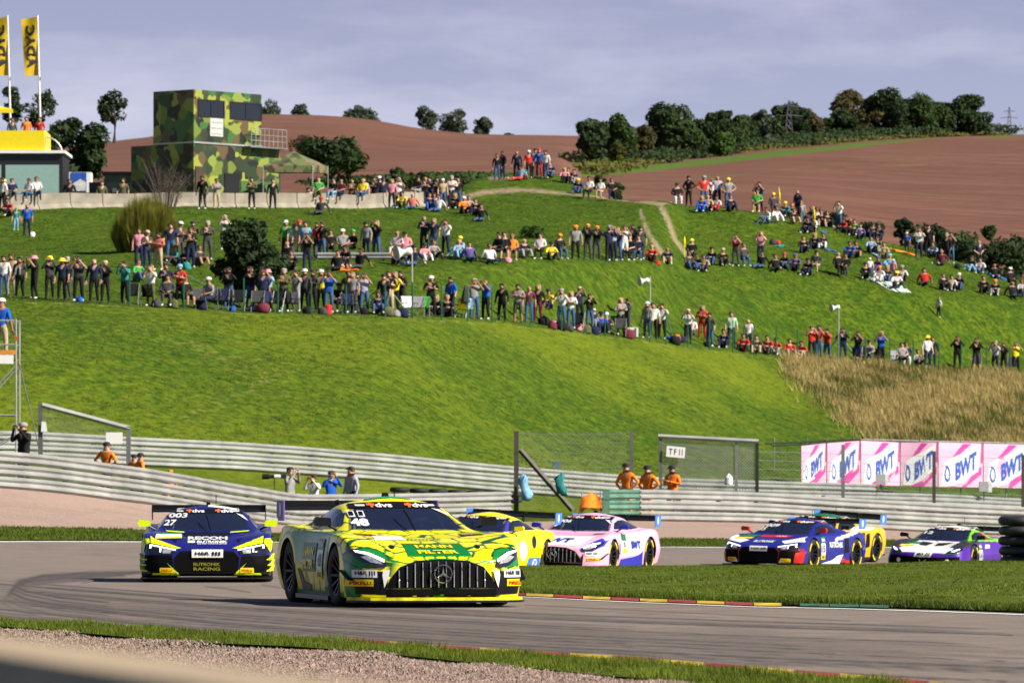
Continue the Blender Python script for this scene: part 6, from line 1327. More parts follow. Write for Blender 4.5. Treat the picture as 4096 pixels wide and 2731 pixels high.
# ---- mid-engined cars
def r8_face(C, bumper=CK):
    add_panel(C, 'grille', [(-.40, .47), (0, .478), (.40, .47), (.49, .37), (.47, .13), (-.47, .13), (-.49, .37)], 'F', M_MATTE, .006)
    for k in range(5):
        mb = MB(); zz = .17 + .06 * k; hh = C.bvh.ray_cast(Vector((0, -5, zz)), Vector((0, 1, 0)))[0]; mb.tube([(-.44, hh.y + .01, zz), (0, hh.y - .012, zz), (.44, hh.y + .01, zz)], .006, 4); mb.build('grille_bar', M_CBLK, C.root)
    add_panel(C, 'air_intake', [(.93, .41), (.52, .40), (.49, .13), (.80, .13), (.93, .2)], 'F', M_MATTE, .006, mirror=True)
    for s in (1, -1):
        hl = add_panel(C, 'headlight', [(s * a, b) for a, b in [(.925, .575), (.84, .58), (.46, .495), (.505, .42), (.89, .42)]], 'F', M_LAMP, .008)
        add_panel(C, 'light_strip', [(s * a, b) for a, b in [(.855, .565), (.46, .488), (.47, .474), (.835, .548), (.83, .51), (.855, .51)]], 'F', M_LED, .013, parent=hl)
        add_panel(C, 'light_tooth', [(s * a, b) for a, b in [(.705, .52), (.68, .515), (.685, .455), (.705, .455)]], 'F', M_LED, .013, parent=hl); add_panel(C, 'reflector', [(s * a, b) for a, b in [(.66, .50), (.53, .475), (.55, .435), (.66, .44)]], 'F', M_LAMPW, .010, parent=hl)
        add_panel(C, 'side_intake', [(.62, .36), (.86, .40), (.84, .74), (.66, .70)], 'L' if s > 0 else 'R', CK, .006)
a27 = build_car('r8', (xof(832, 87.8), 87.8), math.radians(2.6), paint_flat((.011, .011, .165)), 'dark blue race car with lime corners facing the viewer at left', .024, mirror_m=CL, plate_m=CK, driver_label='driver inside the dark blue and lime race car', helmet=(.02, .10, .04))
r8_face(a27)
for s in (1, -1):
    add_panel(a27, 'lime_flash', [(s * a, b) for a, b in [(.854, .693), (.795, .65), (.38, .508), (.45, .50), (.844, .585)]], 'F', CL, .010); add_panel(a27, 'lime_flash', [(s * a, b) for a, b in [(.985, .66), (.87, .65), (.86, .59), (.92, .56), (.945, .446), (.97, .5)]], 'F', CL, .010)
    add_panel(a27, 'lime_flash', [(s * a, b) for a, b in [(.60, .30), (.50, .19), (.70, .11), (.407, .125)]], 'F', CL, .012); add_panel(a27, 'lime_flash', [(s * a, b) for a, b in [(.82, .12), (.5, .125), (.62, .14), (.80, .145)]], 'F', CL, .012)
    for k in range(3):
        zz = .38 - .085 * k; mb = MB(); mb.add([(s * .90, -2.16, zz - .03), (s * 1.0, -2.08, zz - .02), (s * 1.02, -1.78, zz + .06), (s * .96, -1.78, zz + .05), (s * .90, -2.16, zz - .045), (s * 1.0, -2.08, zz - .035), (s * 1.02, -1.78, zz + .045), (s * .96, -1.78, zz + .035)], [(0, 1, 2, 3), (4, 5, 6, 7), (0, 1, 5, 4), (1, 2, 6, 5)]); mb.build('dive_plane', CL, a27.root)
    splate(a27, s * .60, .185, .20, .075, 'p', off=.018); add_panel(a27, 'hood_hole', [(s * a, b) for a, b in [(.53, .65), (.44, .645), (.475, .605)]], 'F', CK, .010); add_panel(a27, 'hood_edge_flash', [(s * a, b) for a, b in [(.64, .775), (.36, .755), (.34, .735), (.62, .758)]], 'F', CL, .008)
add_panel(a27, 'hood_vent', [(-.38, .752), (.38, .752), (.33, .685), (-.33, .685)], 'F', CK, .006); add_text(a27, 'RECOM', 'F', .01, .655, .60, .048, CW, .012, bold=.05); add_text(a27, 'RUTRONIK', 'F', .08, .602, .46, .036, CW, .012, bold=.05); add_panel(a27, 'logo_block', rect(-.29, -.18, .585, .62), 'F', CW, .012); add_text(a27, 'ELECTRONICS', 'F', .08, .572, .44, .014, CW, .012)
splate(a27, .01, .428, .47, .105, 'hr', off=.020); add_text(a27, 'RUTRONIK', 'F', .0, .275, .40, .05, CDK, .014); add_text(a27, 'RACING', 'F', .0, .205, .40, .05, CDK, .014)
add_panel(a27, 'bonnet_sticker', [(-.78, .67), (-.38, .675), (-.39, .715), (-.77, .715)], 'F', CW, .012); add_panel(a27, 'bonnet_sticker', [(-.78, .647), (-.38, .655), (-.38, .675), (-.78, .67)], 'F', CY, .012); add_panel(a27, 'bonnet_sticker', [(-.77, .715), (-.39, .715), (-.41, .74), (-.74, .74)], 'F', CG, .012)
add_text(a27, '003', 'F', -.45, .995, .28, .07, CW, .014, shear=.35); add_text(a27, '27', 'F', -.57, .885, .17, .09, CW, .014, shear=.35); add_panel(a27, 'class_corner', [(.43, 1.03), (.53, 1.0), (.62, .915), (.56, .945)], 'F', CW, .014)
add_panel(a27, 'roof_lettering', [(.0, -.05), (.45, -.1), (.45, .25), (.02, .3)], 'T', CW, .006)
def paint_a15(V, N):
    c = np.tile(c3(.014, .018, .22), (len(V), 1)); x, y, z = np.abs(V[:, 0]), V[:, 1], V[:, 2]
    c[(y < -1.9) & (z < .45)] = c3(.30, .016, .018); c[(z < .30 - .12 * y) & (y > .3) & (y < 1.2) & (x > .8)] = c3(.55, .02, .015); t = z - (.62 + .16 * (y + .2)); c[(np.abs(t) < .04) & (y > .1) & (y < 1.6) & (x > .6)] = c3(.7, .7, .7); c[(z > .95) & (y > .2) & (x > .25) & (x < .55)] = c3(.55, .02, .015)
    c[z < .14] = c3(.01, .01, .011); return c
a15 = build_car('r8', (6.64, 133.1), math.radians(-24.7), paint_a15, 'blue race car with red nose and white flashes beside the infield', .03, mirror_m=CR_, plate_m=CLB, mark=CY, driver_label='driver inside the blue race car with red nose', helmet=(.3, .05, .03))
r8_face(a15)
for s in (1, -1):
    add_panel(a15, 'white_flash', [(s * a, b) for a, b in [(.40, .62), (.60, .66), (.88, .74), (.95, .62), (.80, .60), (.55, .56)]], 'F', CW, .007); splate(a15, s * .66, .19, .22, .075, 'p', off=.018); add_panel(a15, 'corner_panel', [(s * a, b) for a, b in [(.985, .40), (.86, .36), (.82, .13), (.95, .13)]], 'F', CR_, .012); add_panel(a15, 'corner_flash', [(s * a, b) for a, b in [(.80, .13), (.50, .13), (.54, .20), (.6, .145)]], 'F', CW, .014)
splate(a15, .0, .435, .44, .10, 'hr', off=.020); add_text(a15, 'RUTRONIK', 'F', .0, .60, .5, .045, CW, .012); add_panel(a15, 'hood_panel', [(-.40, .745), (.40, .745), (.34, .695), (-.34, .695)], 'F', CR_, .007); add_text(a15, 'LIQUI', 'F', .12, .72, .24, .03, CW, .014)
add_panel(a15, 'bonnet_sticker', [(-.78, .66), (-.42, .67), (-.43, .735), (-.74, .735)], 'F', CG, .012); add_panel(a15, 'bonnet_sticker', [(-.78, .645), (-.42, .655), (-.42, .68), (-.78, .67)], 'F', CY, .014)
add_text(a15, '009', 'F', -.40, .965, .36, .07, CW, .014, shear=.3); add_text(a15, '15', 'F', -.56, .88, .14, .08, CW, .014, shear=.3); plate3(a15, 'L', -.72, .48, .30, .52, '15')
add_text(a15, 'RUTRONIK', 'L', .10, .56, .80, .13, CW, .012); add_panel(a15, 'side_flash', [(-.85, .12), (.40, .12), (.55, .34), (.2, .30), (-.1, .20)], 'L', CW, .008)
def paint_yb(V, N):
    c = np.tile(c3(.72, .42, .006), (len(V), 1)); x, y, z = np.abs(V[:, 0]), V[:, 1], V[:, 2]; c[(y < .6) & (x > .75) & (z < .75)] = c3(.012, .012, .013); c[(z > 1.0) & (y < .6) & (x < .5)] = c3(.005, .16, .06); c[z < .14] = c3(.01, .01, .011); return c
ay = build_car('r8', (7.62, 141.2), math.radians(-25), paint_yb, 'yellow and black race car half hidden behind the blue one', .035, mirror_m=CK, plate_m=CLB, mark=CY, driver_label='driver inside the half hidden yellow race car', helmet=(.4, .4, .05)); r8_face(ay)
add_panel(ay, 'side_flash', [(-.3, .78), (.9, .80), (1.2, .86), (.4, .88)], 'L', CW, .008)
def paint_911(V, N):
    c = np.tile(c3(.84, .78, .003), (len(V), 1)); x, y, z = np.abs(V[:, 0]), V[:, 1], V[:, 2]; c[(z > .88) & (x > .52) & (y < .0) & (y > -.7)] = c3(.06, .04, .36); q = (y > -.6) & (y < .55) & (x > .85) & (z > .55); c[q & (wav(y * 3, z * 3, 1.0, 8) > .55)] = c3(.06, .04, .36); c[z < .13] = c3(.01, .01, .011); return c
po_ = build_car('911', (-.64, 117.1), math.radians(-18), paint_911, 'bright yellow race car with purple patches behind the leader', .03, mirror_m=CY, plate_m=CLB, mark=CY, rim=mat('gold_rim', (.25, .17, .05), .35, metal=.6), roll=math.radians(3), driver_label='driver inside the bright yellow and purple race car', helmet=(.4, .4, .42))
add_panel(po_, 'headlight', [(.72 + .13 * math.cos(q), .60 + .09 * math.sin(q)) for q in np.linspace(0, 6.28, 17)[:-1]], 'F', M_LAMPW, .008, mirror=True); add_panel(po_, 'grille', [(-.6, .16), (.6, .16), (.65, .34), (-.65, .34)], 'F', M_MATTE, .006)
add_panel(po_, 'air_intake', [(.48 + .11 * math.cos(q), .68 + .13 * math.sin(q)) for q in np.linspace(0, 6.28, 17)[:-1]], 'L', CK, .008, mirror=True); add_panel(po_, 'door_disc', [(-.2 + .25 * math.cos(q), .50 + .20 * math.sin(q)) for q in np.linspace(0, 6.28, 21)[:-1]], 'L', CW, .007); add_panel(po_, 'sill_panel', [(.05, .13), (.88, .13), (.80, .36), (.2, .36)], 'L', CLB, .008)
add_panel(po_, 'sill_emblem', [(.52 + .14 * math.cos(q), .245 + .09 * math.sin(q)) for q in np.linspace(0, 6.28, 17)[:-1]], 'L', CW, .013); add_text(po_, 'ZF', 'L', .52, .245, .16, .10, CLB, .017)
def paint_lam(V, N):
    c = np.tile(c3(.07, .012, .30), (len(V), 1)); x, y, z = np.abs(V[:, 0]), V[:, 1], V[:, 2]; c[(z > .47) & (x < .66) & (y < -1.0)] = c3(.75, .75, .75); c[(z > .60) & (x > .52) & (y < -.8) & (y > -2.0) & (z > .60 + .1 * (y + 2))] = c3(.03, .03, .035); c[(z > .78) & (x > .50) & (y < .9) & (y > -1.0)] = c3(.20, .62, .004); c[(z > 1.04) & (x < .5)] = c3(.75, .75, .75); c[z < .13] = c3(.01, .01, .011); return c
lam = build_car('lam', (10.67, 138.5), math.radians(-21), paint_lam, 'purple and white race car with green roof edges, furthest right', .03, mirror_m=CK, plate_m=CK, mark=CY, driver_label='driver inside the purple and white race car', helmet=(.1, .1, .2))
for s in (1, -1):
    hl = add_panel(lam, 'headlight', [(s * a, b) for a, b in [(.52, .45), (.80, .49), (.90, .57), (.84, .60), (.60, .52)]], 'F', M_LAMP, .008); add_panel(lam, 'light_strip', [(s * a, b) for a, b in [(.66, .50), (.74, .51), (.84, .57), (.82, .58), (.72, .54)]], 'F', M_LED, .013, parent=hl); add_panel(lam, 'green_edge', [(s * a, b) for a, b in [(.48, .43), (.84, .47), (.90, .50), (.84, .485), (.5, .445)]], 'F', CG, .012)
    add_panel(lam, 'hood_scoop', [(s * a, b) for a, b in [(.06, .695), (.40, .72), (.30, .645), (.10, .63)]], 'F', CK, .008); add_panel(lam, 'air_intake', [(s * a, b) for a, b in [(.42, .37), (.86, .40), (.90, .15), (.40, .13)]], 'F', M_MATTE, .006); add_panel(lam, 'corner_flash', [(s * a, b) for a, b in [(.78, .13), (.96, .14), (.97, .24), (.90, .22)]], 'F', CY, .012); add_panel(lam, 'emblem', [(s * .60 + .055 * math.cos(q), .28 + .055 * math.sin(q)) for q in np.linspace(0, 6.28, 7)[:-1]], 'F', CW, .014)
add_panel(lam, 'grille', [(-.42, .37), (.42, .37), (.40, .13), (-.40, .13)], 'F', M_MATTE, .007); splate(lam, .0, .415, .42, .10, 'hr', off=.02, sk=.04); add_text(lam, '14', 'F', .02, .25, .18, .12, CGY, .016, bold=.0); add_panel(lam, 'bonnet_sticker', [(-.72, .60), (-.40, .62), (-.40, .65), (-.68, .64)], 'F', CY, .012); add_panel(lam, 'bonnet_sticker', [(-.62, .665), (-.30, .67), (-.30, .70), (-.55, .70)], 'F', CG, .012)
plate3(lam, 'L', -.70, .45, .34, .56, '14'); add_panel(lam, 'side_sticker', [(-.3, .60), (.15, .62), (.15, .70), (-.2, .70)], 'L', CW, .008); add_panel(lam, 'window_number', [(.30, .84), (.50, .82), (.44, .96), (.26, 1.0)], 'L', CR_, .010); add_text(lam, '12', 'F', -.42, .93, .24, .06, CW, .014, shear=.3)
# ------------------------------------------------------------------ people
PAL = {'k': ('black', (.012, .012, .014)), 'n': ('navy', (.014, .020, .058)), 'b': ('blue', (.015, .10, .50)), 'j': ('denim', (.045, .095, .22)), 'w': ('white', (.66, .66, .68)), 'g': ('grey', (.26, .26, .27)), 'd': ('charcoal', (.055, .055, .06)), 'r': ('red', (.52, .03, .025)),
       'o': ('orange', (.85, .22, .02)), 'p': ('pink', (.66, .25, .33)), 'c': ('coral', (.66, .16, .13)), 'y': ('yellow', (.80, .66, .02)), 'v': ('green', (.05, .34, .06)), 't': ('teal', (.03, .22, .22)), 'l': ('light blue', (.20, .40, .62)), 'm': ('maroon', (.15, .025, .045)), 'e': ('beige', (.42, .34, .22)),
       'u': ('purple', (.10, .07, .25)), 'i': ('olive', (.10, .10, .045)), 'a': ('lavender', (.40, .38, .50)), 'q': ('mint', (.42, .60, .50)), 's': ('bare', None), 'V': ('orange', (.80, .24, .02))}
HAIR = {'b': ('brown', (.05, .028, .015)), 'k': ('black', (.012, .010, .009)), 'y': ('blond', (.38, .26, .12)), 'g': ('grey', (.33, .32, .31)), 'o': ('ginger', (.28, .09, .03)), 'n': ('no', None)}
SKIN = [mat('skin_%d' % i, c, .6, var=.08, scale=8) for i, c in enumerate([(.46, .25, .17), (.52, .30, .21), (.40, .21, .14), (.34, .17, .11)])]
def pm(k):
    n_, c = PAL[k]; return mat('cloth_' + n_.replace(' ', '_'), c, .85, var=.22, scale=7, bump=.25, bscale=9, spec=.2)
M_SHOE = mat('shoe_dark', (.02, .02, .022), .7); M_SHOEW = mat('shoe_white', (.6, .6, .6), .7); M_HDARK = mat('hair_brown', (.05, .028, .015), .8)
def hairm(k):
    if k.islower(): n_, c = HAIR[k]; return mat('hair_' + n_, c, .8, var=.25, scale=20)
    c = {'K': 'k', 'W': 'w', 'Y': 'y', 'R': 'r', 'G': 'g', 'N': 'n', 'O': 'o', 'P': 'p', 'L': 'l', 'E': 'e', 'M': 'm', 'U': 'u', 'V': 'v'}[k]; return mat('cap_' + PAL[c][0].replace(' ', '_'), PAL[c][1], .8, var=.1, scale=10)
def pose(name):
    J, B = {}, []
    def add(n_, p, r, par=None, reg=1): J[n_] = (Vector(p), r, reg); (B.append((par, n_, reg)) if par else None)
    st = name in 'SXCHK'
    hz = {'G': .14, 'L': .13, 'W': .50}.get(name, .94); dy = {'G': .05, 'L': .12, 'W': .04}.get(name, 0); lean = {'G': -.10, 'L': .10, 'W': .02}.get(name, 0)
    add('pel', (0, dy, hz), .135, None, 3); add('wst', (0, dy + lean * .3, hz + .16), .125, 'pel', 1); add('chs', (0, dy + lean * .7, hz + .38), .145, 'wst', 1); add('nck', (0, dy + lean - .005, hz + .545), .062, 'chs', 0)
    add('hd1', (0, dy + lean - .02, hz + .635), .078, 'nck', 0); add('hd2', (0, dy + lean - .022, hz + .715), .094, 'hd1', 0); add('hd3', (0, dy + lean - .01, hz + .785), .062, 'hd2', 0)
    cz, cy = hz + .475, dy + lean * .85
    A = {'S': ((.255, .02, -.27), (.265, -.06, -.51)), 'X': ((.265, -.03, -.25), (-.02, -.21, -.20)), 'C': ((.30, -.12, -.17), (.09, -.24, .17)), 'H': ((.37, .05, -.25), (.17, -.05, -.42)), 'K': ((.25, .02, -.27), (.265, -.06, -.51)),
         'G': ((.27, -.10, -.22), (.07, -.33, -.20)), 'L': ((.30, .12, -.24), (.32, .22, -.44)), 'W': ((.26, -.04, -.26), (.12, -.30, -.34))}[name]
    for s in (1, -1):
        t = '+' if s > 0 else '-'; f = .96 if s > 0 else 1.04
        add('sh' + t, (s * .185, cy, cz), .070, 'chs', 1); add('el' + t, (s * A[0][0], cy + A[0][1] * f, cz + A[0][2] * f), .048, 'sh' + t, 1); add('wr' + t, (s * A[1][0], cy + A[1][1] * f, cz + A[1][2] * f + (.03 if name == 'X' and s > 0 else 0)), .034, 'el' + t, 2)
        w = J['wr' + t][0]; d = (w - J['el' + t][0]).normalized(); add('ha' + t, w + d * .085, .036, 'wr' + t, 0)
        K_ = {'G': ((.17, -.40, .30), (.17, -.60, -.06)), 'L': ((.12, -.42, .03), (.15, -.86, -.07)), 'W': ((.13, -.42, .02), (.14, -.43, -.41))}.get(name, ((.115, -.03, -.44), (.13, .015, -.86)))
        add('hp' + t, (s * .095, dy, hz - .02), .100, 'pel', 3); add('kn' + t, (s * K_[0][0], dy + K_[0][1], hz + K_[0][2]), .068, 'hp' + t, 3); add('an' + t, (s * K_[1][0], dy + K_[1][1] + (.03 * s if st else 0), hz + K_[1][2]), .046, 'kn' + t, 4)
        an = J['an' + t][0]; up = name == 'L'; add('to' + t, an + (Vector((s * .02, -.06, .13)) if up else Vector((s * .02, -.16, -.03))), .040, 'an' + t, 5)
    return J, B
def person_mesh(name):
    J, B = pose(name); names = list(J); idx = {n_: i for i, n_ in enumerate(names)}
    me = bpy.data.meshes.new('sk'); me.from_pydata([tuple(J[n_][0]) for n_ in names], [(idx[a], idx[b]) for a, b, _ in B], [])
    o = bpy.data.objects.new('sk', me); COL.objects.link(o); sm = o.modifiers.new('skin', 'SKIN'); sm.use_smooth_shade = True
    for i, n_ in enumerate(names):
        v = me.skin_vertices[0].data[i]; r = J[n_][1]; v.radius = (r * 1.12, r * .84) if n_ in ('wst', 'chs', 'pel') else (r, r); v.use_root = (n_ == 'pel')
    o.modifiers.new('sub', 'SUBSURF').levels = 1
    dg = bpy.context.evaluated_depsgraph_get(); dg.update(); em = bpy.data.meshes.new_from_object(o.evaluated_get(dg)); bpy.data.objects.remove(o); bpy.data.meshes.remove(me)
    segs = [(J[a][0], J[b][0], (J[a][1] + J[b][1]) / 2, reg) for a, b, reg in B]
    V = [tuple(v.co) for v in em.vertices]; F = [tuple(p.vertices) for p in em.polygons]; mi = []
    for p in em.polygons:
        c = p.center; best = (1e9, 1)
        for a, b, r, reg in segs:
            ab = b - a; t = max(0, min(1, (c - a).dot(ab) / max(ab.length_squared, 1e-9))); d = (c - a - ab * t).length - r * .8
            if d < best[0]: best = (d, reg)
        mi.append(best[1])
    mb = MB(); mb.v, mb.f, mb.m = list(V), list(F), list(mi); bpy.data.meshes.remove(em)
    for t in '+-':                                              # five fingers on each hand
        h = J['ha' + t][0]; w = J['wr' + t][0]; d = (h - w).normalized(); s = 1 if t == '+' else -1; a = d.cross(Vector((0, 1, .3))).normalized(); mb.cur = 0
        for k, ln in enumerate((.062, .075, .080, .072)): q = h + a * (.026 - .017 * k); mb.tube([q, q + d * ln * .6, q + d * ln + Vector((0, -.015, -.01))], [.010, .009, .006], 4)
        mb.tube([w + d * .04 + a * .02, h + a * .055, h + a * .06 + d * .035], [.013, .011, .007], 4)
    hd = J['hd2'][0]; mb.cur = 0                                # nose, ears, eyes, mouth
    mb.tube([hd + Vector((0, -.085, .012)), hd + Vector((0, -.118, -.022)), hd + Vector((0, -.088, -.032))], [.012, .017, .012], 5)
    for s in (1, -1): mb.tube([hd + Vector((s * .088, .005, .02)), hd + Vector((s * .104, .012, -.005)), hd + Vector((s * .088, .005, -.035))], [.012, .014, .010], 5)
    mb.cur = 6
    for s in (1, -1): mb.box(hd + Vector((s * .034, -.087, .022)), (.03, .012, .014))
    mb.box(hd + Vector((0, -.078, -.062)), (.045, .012, .008))
    m = bpy.data.meshes.new('person_' + name); m.from_pydata(mb.v, [], mb.f)
    for k in range(7): m.materials.append(M_SHOE if k != 6 else M_HDARK)
    m.polygons.foreach_set('material_index', mb.m); m.polygons.foreach_set('use_smooth', [True] * len(mb.f)); m.update()
    return m, J['hd2'][0].copy()
PM = {k: person_mesh(k) for k in 'SXCHGLW'}; PM['K'] = PM['S']
def hat_mesh(kind):
    mb = MB()
    if kind == 'cap': mb.lathe([(.108, -.005), (.112, .03), (.098, .075), (.055, .105), (.0, .112)], n=14); mb.add([(-.085, -.07, .008), (.085, -.07, .008), (.07, -.175, -.01), (-.07, -.175, -.01), (-.085, -.07, -.004), (.085, -.07, -.004), (.07, -.175, -.02), (-.07, -.175, -.02)], [(0, 1, 2, 3), (7, 6, 5, 4), (2, 3, 7, 6)])
    elif kind == 'bucket': mb.lathe([(.175, -.03), (.118, .02), (.112, .07), (.085, .105), (.0, .11)], n=16)
    elif kind == 'long': mb.lathe([(.07, -.24), (.115, -.16), (.118, -.05), (.112, .03), (.095, .075), (.05, .10), (.0, .106)], n=14); mb.v = [(x, max(y, -.045) + .025, z) for x, y, z in mb.v]
    else: mb.lathe([(.098, -.06), (.104, .0), (.106, .03), (.092, .075), (.05, .10), (.0, .105)], n=14); mb.v = [(x, max(y, -.065 - .3 * max(z, 0)) + .012 if z < .05 else y + .008, z) for x, y, z in mb.v]
    return mb.mesh('headwear', M_HDARK, True)
HM = {k: hat_mesh(k) for k in ('cap', 'bucket', 'long', 'short')}
ROWS = {}
def person(row, u, v, ps, top, legs, head, dmin=None, base=None, scale=None, yaw=None, longs=None, z_up=0.0, label=None, shorts=False):
    b = base if base is not None else hit(u, v, dmin or 228, 412)
    me, hd = PM[ps]; o = bpy.data.objects.new('person', me); COL.objects.link(o); R = np.random.default_rng(int(u * 13 + v * 7))
    sc = scale or (R.uniform(.98, 1.08) * (.64 if ps == 'K' else 1)); o.location = Vector(b) + Vector((0, 0, z_up - .015)); o.scale = (sc * R.uniform(1.06, 1.24), sc * R.uniform(1.02, 1.18), sc)
    yw = yaw if yaw is not None else float(R.normal(-8, 20)); o.rotation_euler = (0, 0, math.radians(yw))
    sk = SKIN[int(R.integers(0, len(SKIN)))]; lg = longs if longs is not None else (top in 'kndiut' and R.random() < .55)
    tm = pm(top) if top != 's' else sk; lm = pm(legs) if legs != 's' else pm('d')
    mats = [sk, tm, tm if lg else sk, lm, sk if (legs == 's' or shorts) else lm, M_SHOEW if R.random() < .35 else M_SHOE, M_HDARK]
    for i, m_ in enumerate(mats): o.material_slots[i].link = 'OBJECT'; o.material_slots[i].material = m_
    if head != 'n':
        kind = ('bucket' if head in 'YP' and row in 'A' else 'cap') if head.isupper() else ('long' if head in 'yo' and R.random() < .8 else 'short')
        h = bpy.data.objects.new('cap' if head.isupper() else 'hair', HM[kind]); COL.objects.link(h); h.parent = o; h.location = hd + Vector((0, .005, .022)); h.material_slots[0].link = 'OBJECT'; h.material_slots[0].material = hairm(head)
    ROWS.setdefault(row, []).append((u, o, ps, top, legs, head, label)); return o
ROWN = {'A': 'in the front row at the embankment edge', 'B': 'in the group beside the reed shrub', 'C': 'in the second row on the slope', 'D': 'in the seated arc on the right slope', 'E': 'in the group below the right crest', 'F': 'on the right crest before the field', 'G': 'on the top mound', 'H': 'along the concrete wall', 'I': 'at the left end below the wall'}
